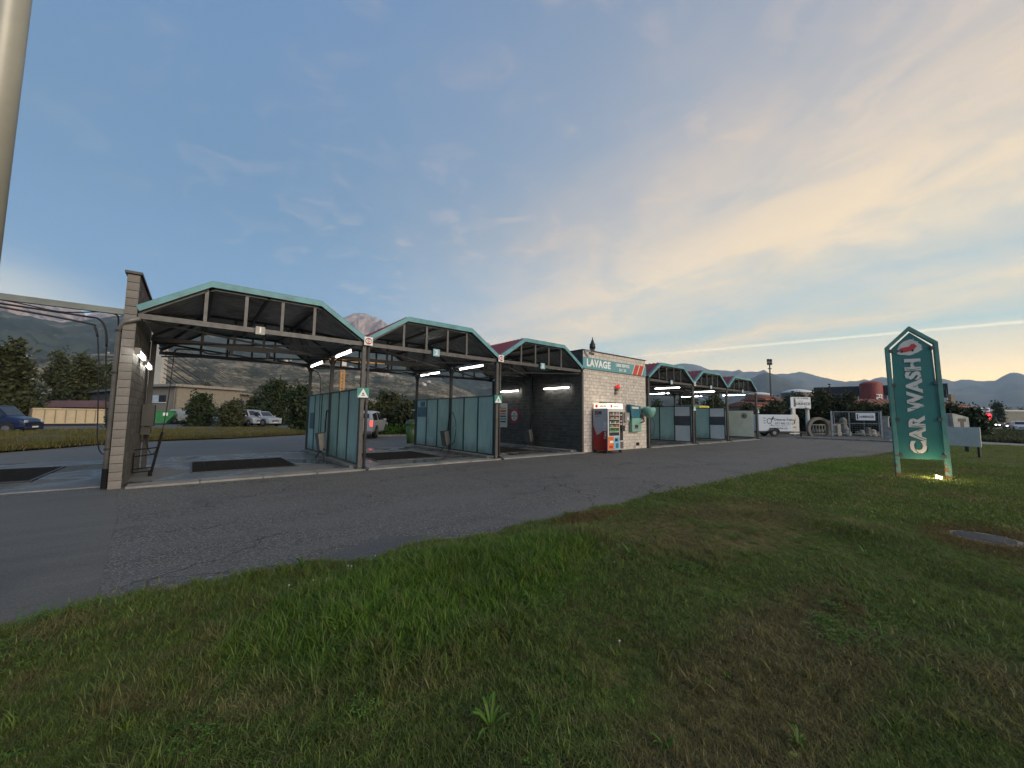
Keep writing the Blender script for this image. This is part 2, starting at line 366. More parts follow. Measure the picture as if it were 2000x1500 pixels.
# vegetation colour that stays with the place: dry and lush patches of the lawn by world position
DRAIN = (8.25, .12)
def lawn_colour(n, rough_blades):
    pos = n.add('ShaderNodeNewGeometry').outputs['Position']
    sx = n.add('ShaderNodeSeparateXYZ', {0: pos}); X, Y, Z = sx.outputs
    p2 = n.comb(X, Y)
    n1 = n.noise(p2, .45, 5, .6, .4); n2 = n.noise(p2, 2.3, 5, .6); n3 = n.noise(p2, 12., 3, .6)
    def blob(cx, cy, rx, ry):
        u = n.m('DIVIDE', n.m('SUBTRACT', X, cx), rx); v = n.m('DIVIDE', n.m('SUBTRACT', Y, cy), ry)
        return n.map(n.m('ADD', n.m('ADD', n.m('MULTIPLY', u, u), n.m('MULTIPLY', v, v)), n.m('MULTIPLY', n.m('SUBTRACT', n2, .5), 1.6)), 1.3, .3)
    green = n.mix(n.map(n3, .3, .7), (.085, .128, .022), (.155, .215, .040))
    lush = n.mix(n.map(n3, .3, .7), (.070, .150, .012), (.135, .240, .024))
    dry = n.mix(n.map(n3, .3, .7), (.16, .125, .050), (.27, .21, .090))
    c = n.mix(n.m('MAXIMUM', blob(2.0, 3.2, 1.9, .9), blob(17.5, 3.0, 3.5, .9)), green, lush)
    dm = n.m('ADD', n1, n.m('MULTIPLY', n.m('SUBTRACT', n2, .5), .6))
    dry_f = n.map(dm, .52, .68, 0, .7)
    dry_f = n.m('MAXIMUM', dry_f, n.m('MULTIPLY', n.m('MAXIMUM', blob(6.2, 2.6, 2.4, 1.0), blob(3.0, .9, 1.8, .5)), .8))
    lush_m = n.m('MAXIMUM', blob(2.0, 3.2, 1.9, .9), blob(17.5, 3.0, 3.5, .9))
    dry_f = n.m('MULTIPLY', dry_f, n.m('SUBTRACT', 1., n.m('MULTIPLY', lush_m, .8)))
    c = n.mix(dry_f, c, dry)
    rd = n.m('MAXIMUM', blob(DRAIN[0], DRAIN[1], 1.05, .62), n.m('MAXIMUM', blob(4.2, .8, .3, .12), blob(4.9, 4.0, .9, .25)))
    c = n.mix(n.m('MULTIPLY', rd, .62), c, (.17, .075, .035))
    mt_ = n.noise(p2, 5.5, 6, .7); c = n.mix(n.map(mt_, .50, .64, 0, .5), c, (.16, .125, .055)); c = n.mix(1., c, n.ramp(n.noise(p2, 1.1, 4), [(.25, .68), (.75, 1.08)]), 'MULTIPLY')
    return c, n2, n3, pos
def veg_mats():
    mt, n = newmat('lawn_soil'); c, n2, n3, pos = lawn_colour(n, False)
    c = n.mix(.35, c, (.05, .042, .026))
    b = n.add('ShaderNodeBump', {'Height': n.noise(pos, 30, 5, .7), 'Strength': .8, 'Distance': .03})
    pr = n.add('ShaderNodeBsdfPrincipled', {'Base Color': c, 'Roughness': .95, 'Specular IOR Level': .1, 'Normal': b.outputs[0]})
    n.add('ShaderNodeOutputMaterial', {'Surface': pr.outputs[0]}); K['soil'] = mt
    mt, n = newmat('grass_blades'); c, n2, n3, pos = lawn_colour(n, True)
    r = n.add('ShaderNodeAttribute', attribute_name='rnd').outputs['Fac']
    c = n.mix(n.map(r, .72, .95, 0, .6), c, (.13, .11, .05))
    c = n.mix(1., c, n.ramp(n.m('FRACT', n.m('MULTIPLY', r, 7.)), [(0, .8), (1, 1.55)]), 'MULTIPLY')
    df = n.add('ShaderNodeBsdfPrincipled', {'Base Color': c, 'Roughness': .5, 'Specular IOR Level': .35})
    tl = n.add('ShaderNodeBsdfTranslucent', {'Color': c})
    n.add('ShaderNodeOutputMaterial', {'Surface': n.add('ShaderNodeMixShader', {0: .4, 1: df.outputs[0], 2: tl.outputs[0]}).outputs[0]}); K['blade'] = mt
    def leafmat(key, c0, c1, c2=None, f2=.0):
        mt, n = newmat(key); r = n.add('ShaderNodeAttribute', attribute_name='rnd').outputs['Fac']
        pos = n.add('ShaderNodeNewGeometry').outputs['Position']
        c = n.mix(n.m('ADD', n.m('MULTIPLY', r, .6), n.m('MULTIPLY', n.map(n.noise(pos, .9, 3), .3, .7), .4)), c0, c1)
        if c2: c = n.mix(n.map(r, 1-f2, 1.), c, c2)
        df = n.add('ShaderNodeBsdfPrincipled', {'Base Color': c, 'Roughness': .55, 'Specular IOR Level': .3})
        tl = n.add('ShaderNodeBsdfTranslucent', {'Color': c})
        n.add('ShaderNodeOutputMaterial', {'Surface': n.add('ShaderNodeMixShader', {0: .25, 1: df.outputs[0], 2: tl.outputs[0]}).outputs[0]}); K[key] = mt
    leafmat('leaf_dark', (.018, .030, .012), (.050, .070, .024))
    leafmat('leaf_olive', (.030, .038, .014), (.085, .090, .035), (.16, .11, .05), .12)
    leafmat('leaf_hedge', (.022, .030, .012), (.065, .068, .026), (.17, .13, .08), .10)
    leafmat('leaf_weed', (.045, .100, .010), (.090, .180, .020))
    leafmat('leaf_clover', (.055, .120, .012), (.095, .190, .028))
    leafmat('leaf_verge', (.070, .085, .018), (.21, .175, .055), (.22, .12, .05), .25)
    leafmat('flower_white', (.5, .5, .45), (.7, .7, .62))
    leafmat('leaf_mound', (.035, .050, .016), (.085, .090, .035))
    # frosted glass
    mt, n = newmat('frosted_glass'); co = n.add('ShaderNodeTexCoord').outputs['Object']
    c = n.mix(n.map(n.noise(co, .8, 5, .6), .3, .7), (.45, .64, .64), (.56, .74, .73))
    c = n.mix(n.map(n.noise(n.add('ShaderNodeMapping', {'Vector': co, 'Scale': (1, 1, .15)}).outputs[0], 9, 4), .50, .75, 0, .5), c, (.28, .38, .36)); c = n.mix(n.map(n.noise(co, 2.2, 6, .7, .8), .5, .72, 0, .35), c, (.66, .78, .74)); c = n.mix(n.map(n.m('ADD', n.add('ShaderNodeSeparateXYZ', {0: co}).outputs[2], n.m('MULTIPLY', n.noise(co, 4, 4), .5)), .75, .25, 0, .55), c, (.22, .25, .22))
    pr = n.add('ShaderNodeBsdfPrincipled', {'Base Color': c, 'Roughness': .32, 'Specular IOR Level': .5})
    tl = n.add('ShaderNodeBsdfTranslucent', {'Color': c})
    n.add('ShaderNodeOutputMaterial', {'Surface': n.add('ShaderNodeMixShader', {0: .45, 1: pr.outputs[0], 2: tl.outputs[0]}).outputs[0]}); K['frost'] = mt
    # mountains
    def rock(key, kind):
        mt, n = newmat(key); g = n.add('ShaderNodeNewGeometry'); pos = g.outputs['Position']
        sz = n.add('ShaderNodeSeparateXYZ', {0: pos}).outputs[2]; nz = n.add('ShaderNodeSeparateXYZ', {0: g.outputs['Normal']}).outputs[2]
        if kind == 'peak':
            a = n.noise(n.add('ShaderNodeMapping', {'Vector': pos, 'Scale': (1, 1, .35)}).outputs[0], .008, 8, .7, 1.)
            c = n.mix(n.map(a, .38, .62), (.16, .125, .12), (.52, .38, .33))
            f = n.map(n.m('ADD', sz, n.m('MULTIPLY', n.noise(pos, .002, 6, .65), 700)), 950, 700)
            c = n.mix(f, c, (.035, .045, .035))
        elif kind == 'forest':
            a = n.noise(pos, .004, 8, .7); c = n.mix(n.map(a, .4, .62), (.010, .018, .014), (.05, .06, .04))
            c = n.mix(n.map(n.noise(n.add('ShaderNodeMapping', {'Vector': pos, 'Scale': (1, 1, 3.)}).outputs[0], .004, 8, .75), .55, .62, 0, .7), c, (.18, .155, .10))
            c = n.mix(n.map(n.noise(pos, .03, 5, .75), .5, .6, 0, .6), c, (.012, .02, .014))
        elif kind == 'vine':
            a = n.noise(pos, .006, 8, .7, .6)
            wv = n.noise(n.add('ShaderNodeMapping', {'Vector': pos, 'Scale': (.35, .35, 8.)}).outputs[0], .012, 6, .7, .8)
            fine = n.noise(pos, .05, 6, .75)
            c = n.mix(n.map(wv, .44, .56), (.07, .066, .042), (.32, .25, .165))
            c = n.mix(n.map(fine, .46, .54, 0, .85), c, (.028, .032, .018))
            c = n.mix(n.map(n.noise(pos, .15, 4, .7), .45, .6, 0, .5), c, (.30, .24, .17))
            c = n.mix(n.map(a, .50, .60, 0, .85), c, (.020, .028, .018))
            c = n.mix(n.map(n.noise(pos, .03, 6, .7), .62, .7, 0, .55), c, (.30, .25, .20))
        else:
            a = n.noise(pos, .0015, 6, .6); c = n.mix(n.map(a, .4, .6), (.045, .05, .045), (.10, .10, .085))
        pr = n.add('ShaderNodeBsdfPrincipled', {'Base Color': c, 'Roughness': .95, 'Specular IOR Level': .05})
        n.add('ShaderNodeOutputMaterial', {'Surface': pr.outputs[0]}); K[key] = mt
    rock('rock_peak', 'peak'); rock('rock_forest', 'forest'); rock('rock_vine', 'vine'); rock('rock_far', 'far')
veg_mats()
K['field'] = mat('valley_floor', (.075, .075, .045), .95, var=.35, scale=.05, dirt=(.01, .5, .5), dirtc=(.04, .05, .03))

# ------------------------------------------------------------------ ground sheets
def sheet(name, poly, z, material, kind='structure', sub=0):
    b = MB(); b.quad(*[(x, y, z) for x, y in poly]); o = b.build(name, material); o['kind'] = kind; return o
sheet('ground', [(-16000, -9000), (16000, -9000), (16000, 16000), (-16000, 16000)], -.05, K['field'])
sheet('asphalt_yard', [(-40, -2), (34, -2), (50, 6), (46, 16), (60, 26), (14, 29.4), (10.6, 28.0), (7.0, 33.6), (1.9, 29.9), (-2.0, 29.0), (-4.0, 26.0), (-5.6, 23.6), (-14, 15), (-40, 9)], 0, K['asphalt'])
sheet('smooth_asphalt', [(-20, -1), (-.50, -1), (-.54, 4.69), (-.56, 5.18), (-.69, 6.89), (-.82, 8.89), (-1.05, 10.6), (-1.12, 11.45), (-20, 11.6)], .004, K['asphalt2'])
sheet('rear_road', [(-13.6, 15.2), (-1.2, 15.2), (-1.2, 18.62), (40, 18.62), (46, 22), (58, 25.8), (14, 29.2), (10.6, 27.8), (6.9, 33.2), (1.9, 29.7), (-2.0, 28.8), (-4.0, 25.8), (-5.6, 23.4)], .004, K['road'])
sheet('asphalt_patch', [(1.19, 4.8), (1.18, 4.0), (1.64, 4.0), (2.22, 4.0), (2.58, 4.4), (2.53, 4.77), (2.1, 5.09), (1.6, 4.96)], .008, K['patch'])
sheet('wash_slab', [(-1.3, 11.9), (13.6, 11.9), (13.6, 18.6), (-1.3, 18.6)], .012, K['slab'])
sheet('wash_slab', [(18.95, 11.9), (34.9, 11.9), (34.9, 18.6), (18.95, 18.6)], .012, K['slab'])
sheet('wash_slab', [(-9, 12.1), (-1.32, 12.1), (-1.32, 18.6), (-9, 18.6)], .008, K['slab'])
b = MB()
def ks(x0, x1, y0=11.42, y1=11.93):
    k = max(1, int((x1-x0)/1.2)); 
    for i in range(k):
        a0 = x0+(x1-x0)*i/k; a1 = x0+(x1-x0)*(i+1)/k-.012
        b.box((a0, y0+random.uniform(-.03, .03), -.03), (a1, y1, .045+random.uniform(-.004, .004)))
ks(-1.0, 13.65); ks(19.0, 34.9)
struct(b.build('kerb_strip', K['kerb'], bevel=.012))
b = MB(); b.box((-9, 11.98, -.03), (-1.36, 12.09, .02)); struct(b.build('kerb_strip', K['kerb']))
# narrow footings under the partitions
for x in (3.81, 8.77, 24.12, 29.14, 34.69):
    b = MB(); b.box((x-.16, 11.95, -.02), (x+.16, 18.5, .10)); struct(b.build('partition_footing', K['concrete'], bevel=.01))
b = MB(); b.box((13.3, 12.0, -.02), (13.68, 18.5, .10)); struct(b.build('partition_footing', K['concrete'], bevel=.01))
# floor grates
def grate(x0, y0, x1, y1, label):
    t = thing('floor_grate', label, 'grate', (x0, y0, .014), 'drain grates in the wash bay floors')
    b = MB(); b.box((x0, y0, .0135), (x1, y1, .016)); b.build('pit', K['rubber'], t)
    b = MB()
    for (p, q) in (((x0, y0), (x1, y0)), ((x1, y0), (x1, y1)), ((x1, y1), (x0, y1)), ((x0, y1), (x0, y0))):
        b.bar((*p, .022), (*q, .022), .05, .02)
    b.build('rim', K['darksteel'], t)
    b = MB(); k = int((y1-y0)/.075)
    for i in range(1, k): b.bar((x0, y0+(y1-y0)*i/k, .022), (x1, y0+(y1-y0)*i/k, .022), .02, .012)
    k = int((x1-x0)/.3)
    for i in range(1, k): b.bar((x0+(x1-x0)*i/k, y0, .023), (x0+(x1-x0)*i/k, y1, .023), .02, .012)
    b.build('bars', K['grate'], t, kind='stuff')
for x, l in ((.05, 'large dark floor grate in wet bay beside the block wall'), (5.0, 'dark floor grate under the canopy marked 2'), (9.95, 'dark floor grate in the bay walled by sooty blocks'), (20.3, 'floor grate in the bay just right of the vending machine building'), (25.4, 'floor grate in the second bay right of the building'), (30.4, 'floor grate in the last bay before the steel screen')):
    grate(x, 13.35, x+2.5, 16.2, l)
grate(-5.6, 13.75, -2.75, 16.8, 'dark floor grate in the roofless bay left of the block wall')

# ------------------------------------------------------------------ block work
def blockwork(parent, origin, udir, length, height, thick, bl, bh, material, ndir, limit_parts=0, joint=.012):
    """running-bond blocks on a vertical face; ndir points outwards, blocks stand 8 mm proud of the joints"""
    u = Vector(udir); nd = Vector(ndir); O = Vector(origin); rows = int(round(height/bh)); rh = height/rows
    items = []
    for r in range(rows):
        off = 0 if r % 2 == 0 else -bl/2; x = off
        while x < length-.03:
            a = max(0, x)+joint/2; e = min(length, x+bl)-joint/2
            if e-a > .03: items.append((a, e, r*rh+joint/2, (r+1)*rh-joint/2))
            x += bl
    return items, u, nd, O
def emit_blocks(b, items, u, nd, O, depth):
    for (a, e, z0, z1) in items:
        b.cur = random.random(); j = random.uniform(-.002, .002)
        p = [O+u*a-nd*depth, O+u*e-nd*depth, O+u*e+nd*j, O+u*a+nd*j]
        i = len(b.v)
        for z in (z0, z1):
            for q in p: b.v.append((q.x, q.y, q.z+z))
        for f in ((0, 3, 2, 1), (4, 5, 6, 7), (0, 1, 5, 4), (1, 2, 6, 5), (2, 3, 7, 6), (3, 0, 4, 7)): b._f([i+k for k in f])

# left free-standing wall: every block is a part
wl = thing('block_wall', 'tall free-standing cement block wall with dark coping at left end of car wash', 'wall', (-1.17, 11.5, 0))
b = MB(); b.box((-1.262, 11.52, 0), (-1.078, 15.0, 4.56)); b.build('mortar_core', K['mortard'], wl)
RH = 4.56/26; meshes = {}
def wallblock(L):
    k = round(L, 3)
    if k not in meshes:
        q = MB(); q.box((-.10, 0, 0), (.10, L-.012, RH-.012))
        me = bpy.data.meshes.new('block'); me.from_pydata(q.v, [], q.f); me.materials.append(K['blockw']); me.materials.append(mat('grimy_shaded_block', (.085, .075, .062), .85, rnd=.15, scale=4, bump=.3, bscale=60, dirt=(1.0, .45, .6), dirtc=(.03, .026, .02))); me.polygons[3].material_index = 1; meshes[k] = me  # bay-side face: wash grime, plus under-roof shade painted into the colour
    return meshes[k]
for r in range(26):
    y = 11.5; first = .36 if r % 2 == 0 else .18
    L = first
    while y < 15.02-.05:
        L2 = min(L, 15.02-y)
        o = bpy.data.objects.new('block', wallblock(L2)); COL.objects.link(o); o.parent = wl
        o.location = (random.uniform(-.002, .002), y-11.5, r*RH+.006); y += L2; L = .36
b = MB(); b.box((-1.31, 11.45, 4.56), (-1.03, 15.06, 4.62)); b.build('coping', K['coping'], wl, bevel=.008)
dp = thing('downpipe', 'grey downpipe running down the left face of the block wall', 'pipe', (-1.33, 11.7, 0))
b = MB(); b.tube([(-1.33, 11.62, .05), (-1.33, 11.62, 3.35), (-1.25, 11.45, 3.5), (-1.0, 11.42, 3.6)], .045, 10)
b.build('pipe', mat('zinc_pipe', (.22, .21, .195), .5, .3), dp, smooth=True)
for z in (.8, 2.4, 3.3):
    b = MB(); b.tube([(-1.33, 11.62, z), (-1.33, 11.62, z+.04)], .058, 10); b.build('clamp', K['darksteel'], dp)
b = MB(); b.tube([(-1.33, 11.62, .02), (-1.33, 11.62, .42)], .055, 10); b.build('cast_iron_foot', K['rubber'], dp)

# service building
X0, X1, Y0, Y1, HB = 13.74, 18.90, 11.66, 18.4, 4.74
bd = thing('service_building', 'small flat-roofed cream block building with a teal sign in the middle of the car wash', 'building', (16.3, 11.66, 0))
b = MB(); b.box((X0, Y0, 0), (X1, Y1, HB-.05)); b.build('mortar_core', K['mortar'], bd)
it = blockwork(None, (X0, Y0, 0), (1, 0, 0), X1-X0, HB-.05, .1, .31, .157, None, (0, -1, 0))
items = [q for q in it[0] if not (17.90 < X0+(q[0]+q[1])/2 < 18.22 and .18 < (q[2]+q[3])/2 < .36)]
b = MB(); emit_blocks(b, items, it[1], it[2], Vector((X0, Y0-.010, 0)), .02); b.build('blocks', K['block'], bd, label='cream cement blocks of the front', kind='stuff', rnd=True)
b = MB(); b.box((17.93, Y0-.008, .16), (18.2, Y0+.02, .32)); b.build('vent', K['rubber'], bd)
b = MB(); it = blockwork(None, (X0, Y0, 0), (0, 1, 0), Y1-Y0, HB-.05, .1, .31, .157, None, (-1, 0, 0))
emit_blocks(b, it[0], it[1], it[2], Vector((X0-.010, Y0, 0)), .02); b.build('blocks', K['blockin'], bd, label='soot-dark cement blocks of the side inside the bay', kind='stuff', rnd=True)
b = MB(); it = blockwork(None, (X1, Y0, 0), (0, 1, 0), Y1-Y0, HB-.05, .1, .31, .157, None, (1, 0, 0))
emit_blocks(b, it[0], it[1], it[2], Vector((X1+.010, Y0, 0)), .02); b.build('blocks', K['block'], bd, kind='stuff', rnd=True)
b = MB(); b.box((X0-.04, Y0-.05, HB-.05), (X1+.04, Y1+.04, HB)); b.build('roof_coping', K['coping'], bd, bevel=.01)
b = MB(); b.box((14.9, Y0-.035, 2.28), (16.2, Y0-.011, 2.33)); b.build('ledge', K['tealdark'], bd)

# sign on the building
sg = thing('wall_sign', 'long teal wall sign with white letters and two red slanted bars', 'sign', (16.1, 11.6, 4.1))
b = MB(); b.box((13.66, 11.575, 3.84), (18.86, 11.635, 4.37)); b.build('panel', K['signteal'], sg, bevel=.004)
yf = 11.57
text('LAVAGE', .46, K['white'], sg, facing_front(14.80, yf, 4.11), fat=.045, squeeze=1.02)
text('LIBRE SERVICE', .20, K['white'], sg, facing_front(16.72, yf, 4.21), fat=.045, squeeze=.86)
text('24 / 24', .20, K['white'], sg, facing_front(16.7, yf, 3.98), fat=.03)
def slant(name, x, wd, m_):
    q = MB(); q.prism([(x, 3.842), (x+wd, 3.842), (x+wd+.28, 4.368), (x+.28, 4.368)], yf+.003, yf-.002, lambda u, v, t: (u, t, v)); q.build(name, m_, sg)
slant('white_bar', 17.50, .05, K['white']); slant('red_bar', 17.56, .36, K['orange']); slant('white_bar', 17.935, .05, K['white']); slant('red_bar', 18.0, .36, K['orange']); slant('white_bar', 18.37, .05, K['white'])
# alarm lamp
al = thing('alarm_beacon', 'small red alarm lamp on a bracket on the cream block wall', 'lamp', (16.2, 11.5, 3.05))
b = MB(); b.lathe([(.10, 0), (.10, .10), (.085, .16), (.04, .20)], (16.2, 11.5, 3.03), 14); b.build('lens', mat('red_lens', (.5, .02, .02), .2, emit=(1, .05, .03), es=.25), al, smooth=True)
b = MB(); b.lathe([(.11, 0), (.11, .03)], (16.2, 11.5, 3.0), 14); b.box((16.12, 11.5, 2.9), (16.24, 11.65, 3.0)); b.build('bracket', K['unitgrey'], al)
b = MB(); b.box((16.1, 11.58, 2.74), (16.26, 11.65, 2.86)); b.build('box', K['stone'], al)
# flue on the roof
fl = thing('flue', 'short metal flue with black conical cap on the building roof', 'chimney', (16.1, 13, HB))
b = MB(); b.tube([(16.1, 13, HB), (16.1, 13, 5.25)], .12, 12); b.build('pipe', K['steel'], fl, smooth=True)
b = MB(); b.tube([(15.93, 13, HB), (15.93, 13, 5.2)], .04, 8); b.build('side_pipe', K['steel'], fl)
b = MB(); b.lathe([(.13, 0), (.16, .05), (.15, .25), (.09, .32), (.08, .4), (.03, .5), (.02, .62)], (16.1, 13, 5.2), 12); b.build('cap', K['black'], fl, smooth=True)
cm = thing('security_camera', 'small security camera at top left corner of the block building', 'camera', (13.95, 11.55, 4.62))
b = MB(); b.bar((13.85, 11.62, 4.66), (13.95, 11.40, 4.62), .09, .08); b.build('body', K['offwhite'], cm)
b = MB(); b.bar((13.95, 11.44, 4.57), (14.15, 11.35, 4.50), .10, .09); b.build('lens_tube', K['black'], cm)

# ------------------------------------------------------------------ canopies
def profile(x0, x1, dz=0.): return [(x0+.10, 3.86+dz), (x0+1.30, 4.66+dz), (x1-1.24, 4.66+dz), (x1-.06, 3.86+dz)]
CANG = 'octagonal-gabled canopies over the wash bays'
def canopy(x0, x1, label, left_post, right_post, rear_left=True, num=None):
    t = thing('wash_bay_canopy', label, 'canopy', ((x0+x1)/2, 11.6, 0), CANG)
    ya, yb = 11.52, 18.62
    P = profile(x0, x1)
    for nm, dz, mt in (('roof_sheet', .05, K['red']), ('ceiling_sheet', 0., K['under'])):
        b = MB(); ys = []; y = ya
        while y < yb:
            ys += [(y, 0), (y+.14, 0), (y+.165, .035), (y+.225, .035)]; y += .25
        ys.append((yb, 0)); Q = profile(x0, x1, dz)
        i0 = len(b.v)
        for (yy, h) in ys:
            for k, (xx, zz) in enumerate(Q): b.v.append((xx, yy, zz+h))
        for a in range(len(ys)-1):
            for k in range(3): b._f([i0+a*4+k, i0+(a+1)*4+k, i0+(a+1)*4+k+1, i0+a*4+k+1])
        b.build(nm, mt, t)
    for nm, y0, y1 in (('front_fascia', ya-.035, ya-.003), ('rear_fascia', yb+.003, yb+.035)):
        b = MB(); top = [(p[0], p[1]+.055) for p in P]; bot = [(p[0], p[1]-.085) for p in P]
        top[0] = (top[0][0]-.06, top[0][1]-.03); top[3] = (top[3][0]+.06, top[3][1]-.03)
        for k in range(3):
            b.prism([bot[k], bot[k+1], top[k+1], top[k]], y0, y1, lambda u, v, tt: (u, tt, v))
            b.prism([(top[k][0], top[k][1]+.001), (top[k+1][0], top[k+1][1]+.001), (top[k+1][0], top[k+1][1]+.008), (top[k][0], top[k][1]+.008)], y0-.004, y0+.12 if y0 < 15 else y1, lambda u, v, tt: (u, tt, v))
        b.build(nm, K['teal'], t)
    nv = [1.22, 2.01, 2.80, 3.57]
    for ti, y in enumerate((11.63, 14.98, 18.38)):
        mt = K['steel'] if ti == 0 else K['darksteel']
        fr = MB(); fr.box((x0+.08, y-.04, 3.63), (x1-.05, y+.04, 3.75)); fr.build('bottom_chord', mt, t)
        b = MB(); q = [(p[0], p[1]-.10) for p in P]
        for k in range(3): b.bar((q[k][0]+(.02 if k else 0), y, q[k][1]), (q[k+1][0], y, q[k+1][1]), .06, .07, up=(0, 0, 1))
        b.build('top_chord', K['darksteel'] if ti else K['steel'], t)
        for v in nv:
            x = x0+v*(x1-x0)/4.95; zt = np.interp(x, [p[0] for p in q], [p[1] for p in q])
            b = MB(); b.bar((x, y, 3.75), (x, y, zt-.03), .07, .06, up=(0, 1, 0)); b.build('strut', mt, t)
    b = MB()
    for (px, pz) in (P[1], P[2]): b.bar((px, 11.6, pz-.11), (px, 18.5, pz-.11), .10, .10)
    for px in ((x0+x1)/2,): b.bar((px, 11.6, 4.57), (px, 18.5, 4.57), .06, .08)
    b.build('purlins', K['darksteel'], t)
    b = MB()
    for (ya_, yb_) in ((11.6, 14.95), (15.02, 18.35)):
        b.bar((x0+.15, ya_, 3.60), (x1-.15, yb_, 3.60), .035, .05); b.bar((x0+.15, yb_, 3.56), (x1-.15, ya_, 3.56), .035, .05)
    b.build('wind_braces', K['darksteel'], t)
    for sx, px in ((x0+.10, P[1][0]), (x1-.10, P[2][0])):
        for yy in (12.0, 18.0):
            b = MB(); b.bar((sx, yy, 3.80), (px, 14.97, 4.52), .05, .08); b.build('roof_brace', K['darksteel'], t)
    b = MB(); b.box((x1-.10, 11.53, 3.76), (x1+.12, 18.6, 3.86)); b.build('valley_gutter', K['darksteel'], t)
    posts = ([x0+.06] if left_post else []) + ([x1] if right_post else [])
    for x in posts:
        for y in (11.63, 14.98, 18.38):
            if not rear_left and x < x1-1 and y > 15: continue
            b = MB(); b.box((x-.055, y-.055, .0), (x+.055, y+.055, 3.66)); b.build('post', K['post'] if y < 12 else K['darksteel'], t, bevel=.006)
            b = MB(); b.box((x-.11, y-.10, .05), (x+.11, y+.10, .065)); b.build('base_plate', K['darksteel'], t)
            if y > 12:
                for s_ in (-1, 1):
                    b = MB(); b.tube([(x+s_*.05, y, 3.40), (x+s_*.10, y, 3.55), (x+s_*.24, y, 3.66)], .03, 6); b.build('knee_brace', K['darksteel'], t)
        b = MB(); b.tube([(x+.13, 11.60, .06), (x+.13, 11.60, 3.7)], .042, 10)
        b.tube([(x+.13, 11.60, .10), (x+.14, 11.48, .05), (x+.16, 11.36, .05)], .045, 8); b.build('downpipe', K['post'], t, smooth=True)
        for z in (.5, 1.9, 2.9):
            b = MB(); b.tube([(x+.13, 11.60, z), (x+.13, 11.60, z+.035)], .052, 10); b.build('pipe_clamp', K['darksteel'], t)
    return t
BAYS = [(-1.14, 3.81), (3.81, 8.77), (8.77, 13.58), (18.95, 24.12), (24.12, 29.14), (29.14, 34.69)]
canopy(*BAYS[0], 'canopy of the first bay next to the free-standing block wall', False, True)
canopy(*BAYS[1], 'canopy with the number 2 plate, second from the block wall', False, True)
canopy(*BAYS[2], 'canopy with the number 3 plate against the left side of the block building', False, False)
canopy(*BAYS[3], 'canopy against the right side of the block building, number 4 plate', False, True)
canopy(*BAYS[4], 'middle canopy of the three to the right of the building, number 5 plate', False, True)
canopy(*BAYS[5], 'last canopy at the far right end, number 6 plate', False, True)
# posts that stand against wall and building
def lone_post(x, y, label, h=3.66, pipe=False):
    t = thing('steel_post', label, 'post', (x, y, 0), 'posts standing against block walls')
    b = MB(); b.box((x-.055, y-.055, 0), (x+.055, y+.055, h)); b.build('column', K['post'] if y < 12 else K['darksteel'], t)
    if pipe:
        b = MB(); b.tube([(x+.13, y, .06), (x+.13, y, 3.75)], .042, 10); b.build('downpipe', K['darksteel'], t, smooth=True)
    b = MB(); b.box((x-.10, y-.10, .0), (x+.10, y+.10, .03)); b.build('base_plate', K['darksteel'], t)
lone_post(-.99, 15.09, 'dark steel post at the rear end of the free-standing block wall')
lone_post(13.60, 11.60, 'steel post at the left front corner of the block building')
lone_post(13.58, 14.98, 'dark post halfway along the sooty block wall')
lone_post(13.58, 18.34, 'dark post at the rear of the sooty block wall')
lone_post(19.04, 11.60, 'post with downpipe at the right front corner of the block building', pipe=True)
lone_post(19.06, 14.98, 'dark post halfway along the right side of the block building')
lone_post(19.06, 18.34, 'dark rear post at the right side of the block building')
# rear spandrel post of bay one
# beam of the roofless bay
bm = thing('overhead_beam', 'long grey overhead beam running left from the block wall over the roofless bay', 'beam', (-6.4, 11.62, 0))
b = MB(); b.box((-6.4, 11.57, 3.67), (-1.27, 11.67, 3.79)); b.build('rail', mat('beam_green_grey', (.13, .15, .14), .5, .3), bm)
b = MB(); b.box((-6.46, 11.56, 0), (-6.34, 11.68, 3.79)); b.build('column', K['post'], bm)
b = MB(); b.box((-3.33, 11.55, 3.60), (-3.29, 11.69, 3.80)); b.build('joint_plate', K['darksteel'], bm)

# ------------------------------------------------------------------ partitions
PG = 'frosted glass screens between the bays'
def partition(x, label, white_front=False, poster=False):
    t = thing('glass_partition', label, 'partition', (x, 11.8, .1), PG)
    ys = list(np.linspace(11.78, 14.90, 4)) + list(np.linspace(15.06, 18.28, 4))
    b = MB()
    for (y0, y1) in ((11.74, 14.92), (15.04, 18.32)):
        b.box((x-.03, y0, 2.34), (x+.03, y1, 2.39)); b.box((x-.03, y0, .13), (x+.03, y1, .18))
    b.build('rails', K['tealdark'], t)
    for i, y in enumerate(ys):
        b = MB(); b.box((x-.032, y-.03, .18), (x+.032, y+.03, 2.34)); b.build('mullion', K['tealdark'], t)
    for i in range(7):
        if i == 3: continue
        y0, y1 = ys[i]+.03, ys[i+1]-.03
        if white_front and i == 0:
            b = MB(); b.box((x-.008, y0, .18), (x+.008, y1, 2.34)); b.build('panel', K['white'], t, label='white opaque panel')
            b = MB(); b.box((x-.02, y0, 1.15), (x+.02, y1, 1.75)); b.build('dark_band', mat('dark_band', (.07, .08, .09), .4), t)
        else:
            b = MB(); b.box((x-.006, y0, .18), (x+.006, y1, 2.34)); b.build('pane', K['frost'], t)
    return t
partition(3.81, 'frosted glass screen beside the first bay with the wet floor')
partition(8.77, 'frosted glass screen between the bays marked 2 and 3')
partition(24.12, 'frosted screen with a white front panel, nearest to the right of the building', True)
partition(29.14, 'frosted screen with a white front panel, before the last canopy', True)
